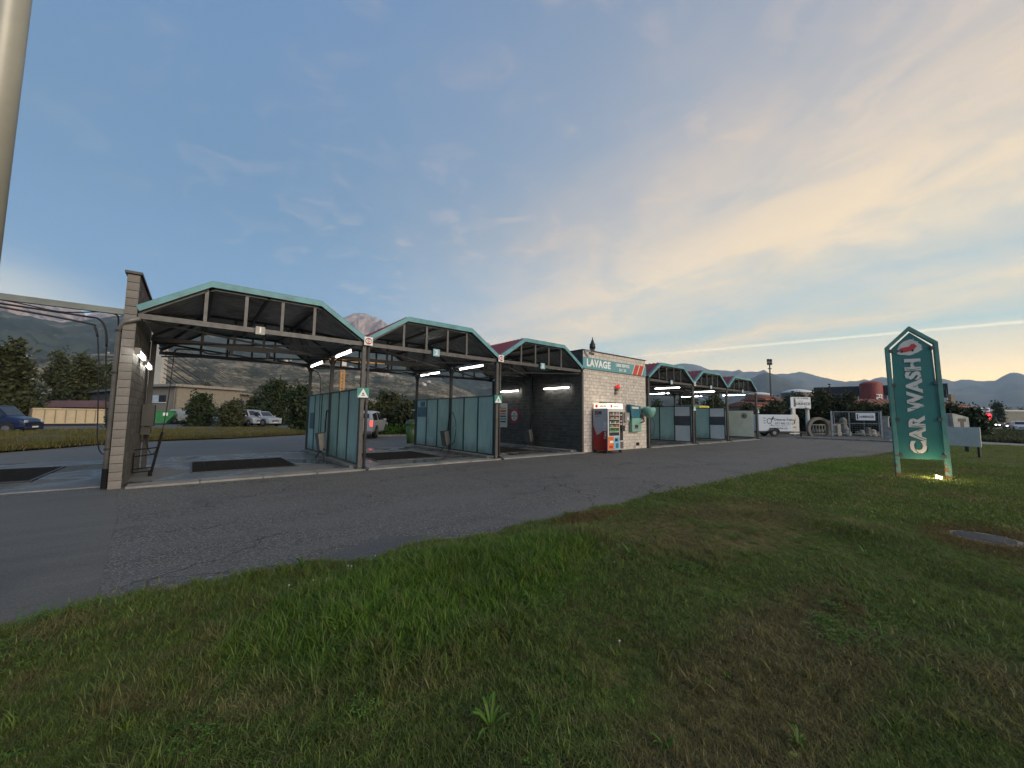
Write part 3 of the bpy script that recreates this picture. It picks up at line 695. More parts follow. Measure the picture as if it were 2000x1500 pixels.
def poster(x, y0, y1, z0, z1, label):
    b = MB(); b.box((x-.035, y0, z0), (x-.009, y1, z1)); tag(b.build('poster', K['poster']), label, 'poster')
poster(3.81, 17.3, 17.9, 1.0, 1.65, 'dull teal notice on the rear pane of the screen beside the first bay')
poster(8.77, 17.25, 18.15, .98+.55, 2.0, 'larger dark teal notice on the rear pane of the second screen')
poster(8.77, 17.45, 17.85, 2.02, 2.26, 'small square teal notice above the larger one on the second screen')
# steel sheet at the far end
t = thing('steel_screen', 'brushed steel screen with round emblem at the right end of the car wash', 'screen', (34.7, 12, .1))
b = MB(); ns = 24
for i in range(ns):
    y0 = 11.8+6.4*i/ns; y1 = 11.8+6.4*(i+1)/ns; x = lambda y: 34.60-.10*math.sin((y-11.8)/6.4*PI*2)
    b.quad((x(y0), y0, .2), (x(y1), y1, .2), (x(y1), y1, 2.28), (x(y0), y0, 2.28))
b.build('sheet', mat('brushed_sheet', (.78, .76, .58), .4, .1, var=.1, scale=1), t, smooth=True)
b = MB(); b.box((34.55, 11.78, .12), (34.75, 18.25, .2)); b.box((34.55, 11.78, 2.28), (34.75, 18.25, 2.34)); b.build('frame', K['darksteel'], t)
b = MB(); b.lathe([(.20, 0), (.20, .02)], (34.46, 12.45, 1.86), 24, axis='x'); b.build('emblem_disc', K['black'], t)
b = MB(); b.lathe([(.135, 0), (.135, .01)], (34.445, 12.45, 1.86), 24, axis='x'); b.build('emblem_ring', K['offwhite'], t)
b = MB(); b.lathe([(.085, 0), (.085, .01)], (34.43, 12.45, 1.86), 24, axis='x'); b.build('emblem_centre', K['black'], t)
# tanks seen behind the last bay
t = thing('storage_box', 'grey machine housing with yellow top panel behind the steel screen', 'housing', (38, 19, 0))
b = MB(); b.box((37.2, 17.8, 0), (40.5, 19.8, 2.9)); b.build('body', K['unitgrey'], t, bevel=.05)
b = MB(); b.box((38.2, 17.74, 2.35), (40.3, 17.79, 2.85)); b.build('yellow_panel', mat('yellow', (.55, .48, .03), .5), t)
text('OPEN 24/24', .3, K['black'], t, facing_front(39.25, 17.73, 2.6), squeeze=.9)

# ------------------------------------------------------------------ fluorescent lamps
TG = 'lit fluorescent tubes of the wash bays'
def lamp(x, y0, y1, z, label, side):
    t = thing('tube_light', label, 'lamp', (x, y0, z), TG)
    b = MB(); b.tube([(x, y0+.03, z), (x, y1-.03, z)], .03, 10); b.build('tube', K['tube'], t, smooth=True)
    b = MB(); b.box((x-.05, y0, z+.045), (x+.05, y1, z+.10)); b.build('housing', K['unitgrey'], t)
    for y in (y0, y1-.03):
        b = MB(); b.box((x-.045, y, z-.045), (x+.045, y+.03, z+.045)); b.build('end_cap', K['unitgrey'], t)
    b = MB(); b.bar((x, (y0+y1)/2, z+.09), (x+side*.11, (y0+y1)/2, z+.14), .04, .04); b.build('bracket', K['darksteel'], t)
lamp(-.98, 11.2, 12.55, 2.84, 'front lit tube on the face of the free-standing block wall', -1)
lamp(-.98, 12.95, 14.35, 2.78, 'rear lit tube on the face of the free-standing block wall', -1)
for x, nm in ((3.70, 'above the screen of the first bay'), (8.66, 'above the screen between bays 2 and 3'), (24.0, 'above the first screen right of the building'), (29.02, 'above the second screen right of the building'), (34.56, 'above the steel screen at the far end')):
    lamp(x, 12.3, 14.1, 3.57, 'front lit tube '+nm, 1)
    lamp(x, 15.75, 17.75, 3.57, 'rear lit tube '+nm, 1)
lamp(13.58, 12.3, 14.08, 2.99, 'front lit tube on the sooty side wall of the building', 1)
lamp(13.58, 15.95, 17.78, 2.99, 'rear lit tube on the sooty side wall of the building', 1)
lamp(19.1, 13.2, 15.0, 3.25, 'lit tube on the right side wall of the building', -1)

# ------------------------------------------------------------------ small signs
for (x, ext) in ((3.88, 'first and second'), (8.84, 'second and third'), (24.19, 'fourth and fifth')):
    t = thing('round_limit_sign', 'small white plate with red ring in the valley between %s canopies' % ext, 'sign', (x, 11.44, 3.75), 'red ring plates in the canopy valleys')
    b = MB(); b.box((x-.125, 11.46, 3.64), (x+.125, 11.478, 3.89)); b.build('plate', K['white'], t, bevel=.004)
    b = MB(); b.lathe([(.098, 0), (.098, .004)], (x, 11.452, 3.765), 24, axis='y'); b.build('red_disc', K['redp'], t)
    for s_ in (-1, 1):
        b = MB(); b.lathe([(.048, 0), (.048, .003)], (x+s_*.033, 11.448, 3.765), 16, axis='y'); b.build('white_spot', K['white'], t)
    b = MB(); b.box((x-.045, 11.443, 3.755), (x+.045, 11.4465, 3.777)); b.build('dark_mark', K['unitgrey'], t)
for (x, ext) in ((3.80, 'first'), (8.76, 'second'), (24.13, 'third'), (34.80, 'last')):
    t = thing('warning_plate', 'green square plate with white triangle on the %s front post from the left' % ext, 'sign', (x, 11.5, 2.2), 'green warning plates on the front posts')
    b = MB(); b.box((x-.17, 11.50, 2.09), (x+.17, 11.515, 2.38)); b.build('plate', K['darkgreen'], t)
    b = MB(); b.prism([(x-.15, 2.10), (x+.15, 2.10), (x, 2.36)], 11.494, 11.499, lambda u, v, tt: (u, tt, v)); b.build('triangle', K['white'], t)
    b = MB(); b.prism([(x-.05, 2.15), (x+.05, 2.15), (x+.04, 2.18), (x-.04, 2.18)], 11.491, 11.4935, lambda u, v, tt: (u, tt, v)); b.prism([(x-.035, 2.20), (x+.03, 2.195), (x+.01, 2.235), (x-.02, 2.235)], 11.491, 11.4935, lambda u, v, tt: (u, tt, v)); b.build('pictogram', K['black'], t)
for i, (x0, x1) in enumerate(BAYS):
    x = x0+2.32*(x1-x0)/4.95
    t = thing('number_plate', 'small pale square number plate on the front beam of the %s bay from the left' % ('first', 'second', 'third', 'fourth', 'fifth', 'last')[i], 'sign', (x, 11.5, 3.68), 'bay number plates')
    s_ = .12 if i != 0 else .10
    b = MB(); b.box((x-s_, 11.480, 3.68-s_), (x+s_, 11.50, 3.68+s_)); b.build('plate', mat('number_plate_blue', (.22, .40, .46), .4) if i else K['unitgrey'], t)
    text(str(i+1), .2, K['white'] if i != 2 else K['white'], t, facing_front(x, 11.478, 3.68), fat=.03)
# price board and round notice on the sooty wall
t = thing('price_board', 'white board with yellow, red, orange, blue and green stripes on the sooty wall', 'sign', (13.68, 17.6, 1.5))
b = MB(); b.box((13.69, 17.15, .98), (13.72, 18.05, 2.33)); b.build('board', K['offwhite'], t)
for k, c_ in enumerate([(.50, .36, .03), (.30, .02, .015), (.45, .18, .03), (.02, .05, .22), (.10, .28, .14), (.01, .07, .02)]):
    b = MB(); b.box((13.682, 17.24, 2.0-k*.15), (13.689, 17.96, 2.09-k*.15)); b.build('stripe', mat('stripe_%d' % k, c_, .5), t)
t = thing('round_notice', 'round notice with red rim and white centre on the sooty wall', 'sign', (13.68, 16.5, 1.6))
b = MB(); b.lathe([(.43, 0), (.43, .02)], (13.695, 16.5, 1.63), 32, axis='x'); b.build('rim', mat('maroon', (.22, .02, .04), .5), t)
b = MB(); b.lathe([(.27, 0), (.27, .01)], (13.682, 16.5, 1.63), 32, axis='x'); b.build('centre', K['offwhite'], t)
for k, s_ in enumerate(('AVIS', 'IMPORTANT', '24h')):
    text(s_, .12, K['black'], t, frame((13.678, 16.5, 1.74-k*.13), (0, -1, 0), (0, 0, 1)), fat=.02, squeeze=.8)

# ------------------------------------------------------------------ wash equipment
def curve_pts(P, k=8):
    P = [Vector(p) for p in P]; out = []
    Q = [P[0]]+P+[P[-1]]
    for i in range(1, len(Q)-2):
        for j in range(k):
            t = j/k; a, b_, c_, d_ = Q[i-1], Q[i], Q[i+1], Q[i+2]
            out.append(.5*((2*b_)+(-a+c_)*t+(2*a-5*b_+4*c_-d_)*t*t+(-a+3*b_-3*c_+d_)*t**3))
    out.append(P[-1]); return out
def wash_unit(x, y, label, side):
    """tilted steel box on a mid post with lance holder and hose loop"""
    t = thing('lance_unit', label, 'wash unit', (x, y, 0), 'lance units on the middle posts')
    M_ = Matrix.Translation((x+side*.24, y-.12, .62)) @ Matrix.Rotation(R(7)*side, 4, 'Y') @ Matrix.Rotation(R(-6), 4, 'X')
    b = MB(); b.box((-.11, -.20, -.30), (.11, .20, .30), M_); b.build('steel_box', K['unitgrey'], t, bevel=.02)
    b = MB(); b.box((-.115, -.21, .30), (.115, .21, .33), M_); b.build('lid', K['darksteel'], t)
    b = MB(); b.tube([(x+side*.24, y-.12, .32), (x+side*.10, y-.25, .06)], .02, 6); b.tube([(x+side*.24, y-.1, .32), (x+side*.32, y+.15, .05)], .02, 6); b.build('stand', K['darksteel'], t)
    b = MB(); b.tube(curve_pts([(x+side*.10, y-.05, .95), (x+side*.12, y-.16, 1.35), (x+side*.14, y-.30, 1.72)]), .022, 6); b.build('lance', K['rubber'], t)
    b = MB(); b.tube(curve_pts([(x+side*.14, y-.30, 1.72), (x+side*.17, y-.60, 1.70), (x+side*.17, y-.85, 1.2), (x+side*.17, y-.75, .55), (x+side*.17, y-.45, .38), (x+side*.22, y-.25, .5)]), .014, 6); b.build('hose', K['pipeblack'], t, smooth=True)
wash_unit(3.76, 14.98, 'tilted steel lance unit with looped hose on the post beside the first bay', -1)
wash_unit(8.72, 14.98, 'tilted steel lance unit with looped hose in front of the second screen', -1)
wash_unit(13.55, 14.98, 'tilted steel lance unit on the post of the sooty wall', -1)
wash_unit(24.07, 14.98, 'lance unit with hose loop at the first screen right of the building', -1)
wash_unit(29.09, 14.98, 'lance unit at the second screen right of the building', -1)
def boom(xc, label, arms):
    t = thing('swivel_boom', label, 'boom', (xc, 15, 3.4), 'ceiling swivel booms carrying the hoses')
    for (sx, pts, hose) in arms:
        b = MB(); b.tube(curve_pts(pts, 4), .024, 6); b.build('arm', K['pipeblack'], t, smooth=True)
        b = MB(); b.lathe([(.05, -.10), (.05, .10)], pts[0], 10); b.build('pivot', K['darksteel'], t)
        if hose:
            b = MB(); b.tube(curve_pts(hose), .013, 6); b.build('hose', K['pipeblack'], t, smooth=True)
            b = MB(); b.tube([Vector(hose[1]), Vector(hose[1])+Vector((0, 0, -.14))], .02, 6); b.build('coupling', K['unitgrey'], t)
    b = MB(); b.bar((xc-.55, 14.98, 3.60), (xc+.55, 14.98, 3.60), .05, .06); b.build('hanger', K['darksteel'], t)
    return t
boom(1.25, 'dark swivel boom with long drooping hose in the first bay', [
    (-1, [(.80, 15, 3.50), (.55, 15, 3.43), (.25, 15, 3.40), (.05, 15, 3.47), (-.35, 15, 3.47), (-.50, 15, 3.44), (-.545, 15, 3.30)], [(-.545, 15, 3.30), (-.55, 15, 2.9), (-.60, 15, 1.7), (-.69, 15, .75), (-.82, 15, .42), (-.94, 15, .65), (-.98, 15, 1.0)]),
    (1, [(1.80, 15, 3.50), (2.2, 15.1, 3.38), (2.9, 15.4, 3.36), (3.3, 15.6, 3.22), (3.45, 15.7, 3.18)], [(3.45, 15.7, 3.18), (3.6, 15.72, 2.9), (3.62, 15.7, 2.0), (3.58, 15.5, 1.0), (3.5, 15.2, .75)])])
for xc, nm in ((6.3, 'second'), (11.2, 'third'), (21.5, 'fourth'), (26.6, 'fifth'), (31.9, 'sixth')):
    boom(xc, 'dark swivel boom under the %s canopy from the left' % nm, [
        (-1, [(xc-.4, 15, 3.50), (xc-.8, 15.0, 3.38), (xc-1.6, 15.4, 3.36), (xc-1.9, 15.5, 3.30)], None),
        (1, [(xc+.4, 15, 3.50), (xc+.9, 15.1, 3.38), (xc+1.9, 15.2, 3.36), (xc+2.2, 15.2, 3.22)], None)])
t = boom(-4.6, 'pair of thin overhead booms with a hanging hose in the roofless bay', [
    (1, [(-5.2, 14.0, 4.10), (-3.45, 13.9, 3.99), (-2.2, 13.8, 3.91), (-1.92, 13.7, 3.85), (-1.80, 13.7, 3.6), (-1.76, 13.7, 3.2)], [(-1.76, 13.7, 3.2), (-1.73, 13.7, 2.6), (-1.62, 13.7, 1.2), (-1.48, 13.7, .75), (-1.55, 13.7, .57), (-1.64, 13.7, .9)]),
    (1, [(-5.2, 13.4, 3.98), (-3.4, 13.45, 3.84), (-2.1, 13.5, 3.70), (-1.96, 13.5, 3.62), (-1.90, 13.5, 3.4)], [(-1.90, 13.5, 3.4), (-1.84, 13.5, 2.8), (-1.78, 13.5, 1.8), (-1.72, 13.5, .85), (-1.60, 13.5, .58), (-1.46, 13.5, .8)])])
t.location = (-4.6, 15, 3.4)
b = MB(); b.tube(curve_pts([(-5.2, 13.6, 4.12), (-3.4, 13.6, 4.02), (-2.4, 12.8, 3.78), (-1.5, 11.75, 3.70), (-1.36, 11.75, 3.4), (-1.36, 11.8, 2.0)]), .014, 6); b.build('cable', K['pipeblack'], t, smooth=True)
b = MB(); b.box((-5.35, 13.3, 3.9), (-5.15, 14.1, 4.2)); b.box((-5.3, 13.6, 0), (-5.2, 13.7, 4.0)); b.build('mast', K['post'], t)
# box, ladder-like holder on the wall
t = thing('coin_box', 'dark grey box on the inner face of the free-standing block wall', 'box', (-.95, 14.4, 1.5))
b = MB(); b.box((-1.06, 14.15, 1.22), (-.80, 14.55, 1.80)); b.build('case', mat('box_grey', (.035, .034, .033), .6), t, bevel=.015)
b = MB(); b.tube([(-1.02, 14.3, 1.8), (-1.02, 14.3, 3.5)], .02, 6); b.build('conduit', K['darksteel'], t)
b = MB(); b.box((-1.05, 14.2, 1.0), (-.86, 14.5, 1.2)); b.build('bracket', K['darksteel'], t)
t = thing('lance_rack', 'dark tubular rack standing at the foot of the free-standing block wall', 'rack', (-.9, 13.2, 0))
b = MB()
b.tube([(-.62, 14.3, 1.05), (-.72, 13.3, .12)], .03, 8); b.tube([(-1.04, 13.0, .15), (-1.04, 13.0, .62)], .015, 6)
for z, xx, yy in ((.68, -.66, 13.85), (.52, -.68, 13.7), (.14, -.70, 13.35), (.22, -.70, 13.4)): b.tube([(-1.05, 13.1, z), (xx, yy, z)], .015, 6)
b.tube([(-.74, 13.3, .14), (-.74, 13.3, .0)], .04, 8); b.build('frame', K['rubber'], t)

# ------------------------------------------------------------------ vending machine
vm = thing('vending_machine', 'red and grey vending machine with lit white header in front of the block building', 'vending machine', (14.9, 11.2, 0))
vx0, vx1, vy0, vy1 = 14.34, 15.50, 10.76, 11.58
b = MB(); b.box((vx0, vy0+.02, .12), (vx1, vy1, 2.0)); b.build('cabinet', mat('machine_red', (.28, .008, .010), .35, var=.08), vm)
b = MB(); 
for (xx, yy) in ((vx0+.06, vy0+.1), (vx1-.06, vy0+.1), (vx0+.06, vy1-.06), (vx1-.06, vy1-.06)): b.box((xx-.05, yy-.05, 0), (xx+.05, yy+.05, .12))
b.build('feet', K['black'], vm)
b = MB(); b.prism([(vy0+.03, 1.985), (vy1-.02, 1.985), (vy1-.02, 1.25), (vy0+.60, .80), (vy0+.45, .86), (vy0+.25, 1.0), (vy0+.03, 1.03)], vx0-.001, vx0-.005, lambda u, v, tt: (tt, u, v)); b.build('side_print', mat('machine_grey', (.36, .38, .42), .4, var=.05), vm, label='pale grey printed area of the side')
text('BIM', .25, K['black'], vm, frame((vx0-.006, 11.27, 1.80), (0, -1, 0), (0, 0, 1)), fat=.02, squeeze=1.0)
text('AVENTRON', .045, K['black'], vm, frame((vx0-.006, 11.27, 1.65), (0, -1, 0), (0, 0, 1)), squeeze=1.3)
text('TAKE ME!', .19, K['white'], vm, frame((vx0-.008, 10.88, 1.03), (0, 0, 1), (0, 1, 0)), squeeze=1.0)
# header
b = MB(); b.prism([(vx0, 2.0), (vx1, 2.0), (vx1-.03, 2.24), (vx0+.03, 2.24)], vy0+.0, vy1-.05, lambda u, v, tt: (u, tt, v)); b.build('header', mat('lit_header', (.8, .78, .7), .4, emit=(1, .88, .66), es=.55, var=.03), vm)
for (M_) in (frame((vx0-.008+.018, 11.1, 2.115), (0, -1, 0), (0, 0, 1)), facing_front(14.9, vy0-.006, 2.115)):
    text('selecta', .13, mat('grey_print', (.12, .10, .09), .5), vm, M_ @ Matrix.Translation((.08, 0, 0)), fat=.01)
    o = MB(); o.lathe([(.075, 0), (.075, .006)], (0, 0, 0), 20); q = o.build('logo_dot', mat('logo_red', (.7, .02, .02), .4, emit=(1, .05, .03), es=.3), vm); q.data.transform(Matrix.Translation(vm.location)); q.data.transform(Matrix.Translation(-Vector(vm.location)) @ M_ @ Matrix.Translation((-.27, 0, 0)) ); q.location = (0, 0, 0)
# front door
b = MB(); b.box((vx0, vy0-.02, .14), (vx1, vy0+.019, 2.0)); b.build('door', K['offwhite'], vm)
b = MB(); b.box((vx0+.09, vy0-.024, .78), (vx0+.84, vy0-.0205, 1.86)); b.build('window_back', K['black'], vm)
shm = mat('shelf_white', (.6, .6, .58), .5)
gp = [mat('goods_%d' % i, c_, .5) for i, c_ in enumerate([(.5, .5, .5), (.45, .35, .05), (.1, .3, .1), (.35, .1, .06), (.5, .48, .42), (.08, .15, .3)])]
for k in range(5):
    z = .95+k*.19
    b = MB(); b.box((vx0+.10, vy0-.05, z-.012), (vx0+.83, vy0-.024, z+.012)); b.build('shelf', shm, vm)
    for j in range(6):
        h = random.uniform(.07, .13); x = vx0+.13+j*.12; mt = gp[random.randrange(6)] if z > 1.0 else gp[2]
        b = MB(); b.box((x, vy0-.045, z+.013), (x+.07, vy0-.025, z+.013+h)); b.build('snack', mt, vm)
b = MB(); b.box((vx0+.02, vy0-.028, .16), (vx0+.42, vy0-.021, .74)); b.build('poster_orange', mat('poster_orange', (.65, .16, .03), .4), vm)
b = MB(); b.box((vx0+.42, vy0-.028, .16), (vx0+.86, vy0-.021, .74)); b.build('poster_blue', mat('poster_blue', (.18, .42, .60), .4), vm)
for (x, z, w_, h_, m_) in ((.50, .52, .22, .14, K['black']), (.56, .22, .2, .22, K['poster']), (.12, .46, .26, .10, K['white']), (.08, .24, .26, .10, K['redp'])):
    b = MB(); b.box((vx0+x, vy0-.032, z), (vx0+x+w_, vy0-.0285, z+h_)); b.build('picture', m_, vm)
b = MB(); b.box((vx0+.89, vy0-.026, .55), (vx1-.03, vy0-.021, 1.86)); b.build('control_panel', K['black'], vm)
for z in (1.7, 1.55, 1.42, 1.28): 
    b = MB(); b.box((vx0+.93, vy0-.032, z), (vx0+1.05, vy0-.0265, z+.05)); b.build('button', K['offwhite'] if z != 1.55 else K['redp'], vm)
b = MB(); b.box((vx0+.93, vy0-.10, .98), (vx1+.02, vy0-.0265, 1.24)); b.build('card_reader', K['black'], vm)
b = MB(); b.box((vx0+.90, vy0-.03, .18), (vx1-.02, vy0-.0215, .5)); b.build('lower_panel', K['unitgrey'], vm)
ev = bpy.data.objects.get('x')
# key box and change machine
t = thing('key_box', 'small grey steel box between the vending machine and the green change machine', 'box', (16.95, 11.6, 1.6))
b = MB(); b.box((16.72, 11.46, 1.40), (17.10, 11.645, 1.86)); b.build('case', mat('box_light_grey', (.28, .28, .27), .4, .3), t, bevel=.01)
b = MB(); b.box((16.84, 11.44, 1.48), (17.0, 11.459, 1.62)); b.build('label_plate', K['offwhite'], t)
b = MB(); b.tube([(17.0, 11.6, 1.86), (17.0, 11.6, 2.15)], .018, 6); b.build('conduit', K['darksteel'], t)
t = thing('change_machine', 'green and blue cash machine with round hood on the cream block wall', 'machine', (17.6, 11.6, 1.5))
gm = mat('machine_green', (.16, .33, .27), .45); bm_ = mat('machine_blue', (.012, .12, .17), .4)
b = MB(); b.box((17.28, 11.44, .88), (18.12, 11.645, 1.62)); b.build('lower_case', gm, t, bevel=.03)
b = MB(); b.prism([(17.18, 1.60), (18.05, 1.60), (18.0, 2.20), (17.08, 2.28)], 11.40, 11.645, lambda u, v, tt: (u, tt, v)); b.build('upper_case', bm_, t, bevel=.015)
b = MB(); b.box((17.20, 11.385, 2.06), (17.80, 11.398, 2.16)); b.build('header_plate', K['offwhite'], t)
b = MB(); b.box((17.52, 11.425, 1.10), (17.80, 11.438, 1.24)); b.build('cash_slot', K['black'], t)
b = MB(); b.box((17.55, 11.415, 1.05), (17.78, 11.424, 1.10)); b.build('slot_lip', K['redp'], t)
b = MB(); b.lathe([(.30, .30), (.34, .20), (.30, .0), (.20, -.18), (.10, -.25)], (18.55, 11.25, 1.85), 18); b.build('hood', gm, t, smooth=True)
b = MB(); b.box((17.95, 11.38, 2.14), (18.9, 11.42, 2.20)); b.build('hood_arm', gm, t)
b = MB(); b.lathe([(.12, 0), (.12, .12)], (18.05, 11.36, 1.72), 14, axis='y'); b.tube(curve_pts([(18.05, 11.36, 1.7), (18.15, 11.3, 1.45), (17.95, 11.35, 1.35)]), .03, 6); b.build('nozzle', K['black'], t)

# ------------------------------------------------------------------ CAR WASH totem
L0 = Vector((15.19, 1.70, 0)); R0 = Vector((15.63, .62, 0)); ud = (R0-L0).normalized(); wd_ = (R0-L0).length
TM = frame((L0+R0)/2, ud, (0, 0, 1))          # local: x across, y up, z towards the viewer side
if TM.col[2].to_3d().dot(EYE-L0) < 0: TM = frame((L0+R0)/2, -ud, (0, 0, 1)); 
def plane_uv(px, py):
    d_ = ray(px, py); nrm_ = TM.col[2].to_3d(); O = (L0+R0)/2
    p = EYE+d_*((O-EYE).dot(nrm_)/d_.dot(nrm_)); q = p-O
    return (round(q.dot(TM.col[0].to_3d()), 3), round(q.z, 3))
tt_ = thing('totem_sign', 'tall green CAR WASH sign board in a pointed frame standing on the lawn', 'sign', tuple((L0+R0)/2))
tw_mat, n = newmat('totem_green'); co = n.add('ShaderNodeTexCoord').outputs['Object']
c = n.mix(n.map(n.noise(co, 1.2, 4), .3, .7), (.018, .115, .105), (.026, .145, .13))
c = n.mix(n.map(n.noise(n.add('ShaderNodeMapping', {'Vector': co, 'Scale': (6, 6, .6)}).outputs[0], 2, 5), .6, .8, 0, .25), c, (.05, .16, .14))
pr = n.add('ShaderNodeBsdfPrincipled', {'Base Color': c, 'Roughness': .45}); n.add('ShaderNodeOutputMaterial', {'Surface': pr.outputs[0]})
fr_mat, n = newmat('totem_frame_paint'); co = n.add('ShaderNodeTexCoord').outputs['Object']
sz = n.add('ShaderNodeSeparateXYZ', {0: co}).outputs[2]
rust = n.m('MULTIPLY', n.map(n.m('SUBTRACT', n.noise(co, 6, 7, .7), n.m('MULTIPLY', sz, .16)), .42, .52), n.map(sz, 1.6, 1.2))
rust = n.m('MAXIMUM', rust, n.map(n.m('ADD', sz, n.m('MULTIPLY', n.noise(co, 9, 4), .3)), .36, .22))
c = n.mix(n.map(n.noise(co, 3, 5), .3, .7), (.045, .155, .135), (.075, .21, .185))
c = n.mix(rust, c, n.mix(n.noise(co, 20, 4), (.05, .018, .008), (.20, .075, .03)))
pr = n.add('ShaderNodeBsdfPrincipled', {'Base Color': c, 'Roughness': .6}); n.add('ShaderNodeOutputMaterial', {'Surface': pr.outputs[0]})
def tfn(u, v, t): return TM @ Vector((u, v, t))
fo = [plane_uv(*p) for p in ((1751.7, 936), (1729.5, 679), (1775.5, 637), (1832, 667), (1862, 942))]
fi = [plane_uv(*p) for p in ((1760.8, 936), (1737.5, 680), (1776, 645.5), (1824, 671.5), (1850.8, 942))]
fo[0] = (fo[0][0], .02); fo[4] = (fo[4][0], .02); fi[0] = (fi[0][0], .02); fi[4] = (fi[4][0], .02)
for k, nm in enumerate(('post', 'gable_bar', 'gable_bar', 'post')):
    b = MB(); b.prism([fo[k], fi[k], fi[k+1], fo[k+1]], -.10, .0, tfn); b.build(nm, fr_mat, tt_, bevel=.004)
bo = [plane_uv(*p) for p in ((1757, 895.5), (1742, 681), (1777, 649), (1820, 675), (1847.8, 898.5))]
b = MB(); b.prism(bo, -.07, -.03, tfn); b.build('board', tw_mat, tt_, bevel=.004)
for p in ((1741, 686), (1747, 752), (1753.5, 819.5), (1760, 889)):
    u, v = plane_uv(*p); b = MB(); b.prism([(u-.045, v-.045), (u+.045, v-.045), (u+.045, v+.045), (u-.045, v+.045)], -.075, .006, tfn); b.build('clamp', K['steel'], tt_, bevel=.004)
for p in ((1821.5, 679), (1828.5, 748), (1836.5, 819), (1844.5, 892)):
    u, v = plane_uv(*p); b = MB(); b.prism([(u-.045, v-.045), (u+.045, v-.045), (u+.045, v+.045), (u-.045, v+.045)], -.075, .006, tfn); b.build('clamp', K['steel'], tt_, bevel=.004)
cu, cv0 = plane_uv(1798, 886); cu2, cv1 = plane_uv(1783, 700)
lm = mat('letter_cream', (.50, .48, .45), .5, var=.04)
up_len = cv1-cv0
LM = TM @ Matrix.Translation(((cu+cu2)/2+.0, (cv0+cv1)/2, -.026)) @ Matrix.Rotation(PI/2, 4, 'Z')
t1 = text('CAR WASH', .43, lm, tt_, LM, fat=.05, depth=.01)
zs = [v.co.z for v in t1.data.vertices]; sc_ = up_len/(max(zs)-min(zs)); hx = [v.co for v in t1.data.vertices]
mid_ = sum(hx, Vector())/len(hx)
ctr = Vector(((max(v.x for v in hx)+min(v.x for v in hx))/2, (max(v.y for v in hx)+min(v.y for v in hx))/2, (max(zs)+min(zs))/2))
for v in t1.data.vertices:
    q = v.co-ctr; v.co = ctr+Vector((q.x*1.0, q.y*1.0, q.z*sc_))
t2 = text('CAR WASH', .44, K['tealdark'], tt_, LM @ Matrix.Translation((.004, -.012, .006)), name='letter_shade_line', fat=-.012, depth=.002)
me2 = t2.data; zz = [v.co.z for v in me2.vertices]; s2 = (up_len-.06)/(max(zz)-min(zz)); c2 = Vector((0, 0, (max(zz)+min(zz))/2))
for v in me2.vertices: v.co.z = c2.z+(v.co.z-c2.z)*s2
# thin the shade line down to a stroke along the right edges: an outline made from the glyph offset twice
bpy.data.objects.remove(t2)
# inline strokes of the letters
def stroke(pts, wd=.012):
    b = MB()
    for a, e in zip(pts[:-1], pts[1:]): b.bar(TM @ Vector((a[0], a[1], -.017)), TM @ Vector((e[0], e[1], -.017)), wd, .004, up=TM.col[2].to_3d())
    return b
bl_ = MB()
def st(pxs):
    q = [plane_uv(*p) for p in pxs]; s_ = stroke(q); i = len(bl_.v); bl_.v += s_.v; bl_.f += [tuple(k+i for k in f) for f in s_.f]; bl_.r += s_.r
for s_ in (((1790, 867), (1788, 876), (1793, 884), (1802, 887)), ((1810, 868), (1814, 876), (1811, 884)), ((1785, 848), (1798, 855), (1811, 860)), ((1792, 842), (1803, 838)),
           ((1781, 832), (1793, 833), (1807, 831)), ((1784, 822), (1786, 826), (1793, 825)), ((1779, 797), (1793, 799), (1805, 792)), ((1776, 785), (1790, 787), (1804, 776)),
           ((1774, 760), (1788, 765), (1801, 767)), ((1786, 756), (1794, 752)), ((1773, 738), (1778, 742), (1786, 741), (1792, 732)), ((1796, 740), (1802, 734), (1799, 728)),
           ((1770, 720), (1783, 722), (1799, 719)), ((1769, 708), (1782, 709)), ((1786, 714), (1786, 708), (1798, 705))): st(s_)
bl_.build('inline_stroke', K['tealdark'], tt_)
# emblem: red car in foam with splashes
def epoly(pxs, z0, z1, nm, m_):
    b = MB(); b.prism([plane_uv(*p) for p in pxs][::-1], z0, z1, tfn); b.build(nm, m_, tt_)
epoly([(1752, 691), (1754, 688), (1759, 686), (1764, 687), (1772, 688), (1780, 685), (1789, 682), (1796, 679), (1803, 681), (1800, 684), (1792, 687), (1786, 691), (1777, 694), (1768, 693), (1759, 693)], -.028, -.022, 'foam', lm)
epoly([(1757, 678), (1759, 672), (1765, 667), (1773, 664), (1779, 662), (1783, 664), (1776, 669), (1769, 672), (1764, 676), (1760, 680)], -.028, -.024, 'foam', lm)
epoly([(1753, 682), (1757, 674), (1766, 667), (1778, 663), (1790, 666), (1800, 674), (1801, 682), (1794, 688), (1780, 691), (1762, 691)], -.0295, -.0265, 'foam', lm)
epoly([(1756, 684), (1760, 680), (1768, 678), (1776, 677), (1780, 672), (1786, 671), (1791, 676), (1787, 681), (1779, 685), (1768, 688), (1761, 688)], -.022, -.018, 'car_shape', K['redp'])
for p in ((1762, 686.5), (1783, 684)):
    u, v = plane_uv(*p); epoly([(p[0]+2.6*math.cos(a), p[1]+2.6*math.sin(a)) for a in np.linspace(0, 2*PI, 9)[:-1]], -.018, -.015, 'wheel_shape', K['black'])
for i in range(12):
    a = R(-75+i*7); x0_, y0_ = 1779+i*1.3, 669+i*.6; r1 = 4+random.random()*6
    epoly([(x0_, y0_), (x0_+r1*math.cos(a), y0_+r1*math.sin(a)), (x0_+1.6+r1*math.cos(a), y0_+1+r1*math.sin(a)), (x0_+1.2, y0_+1)], -.026, -.023, 'splash', lm)
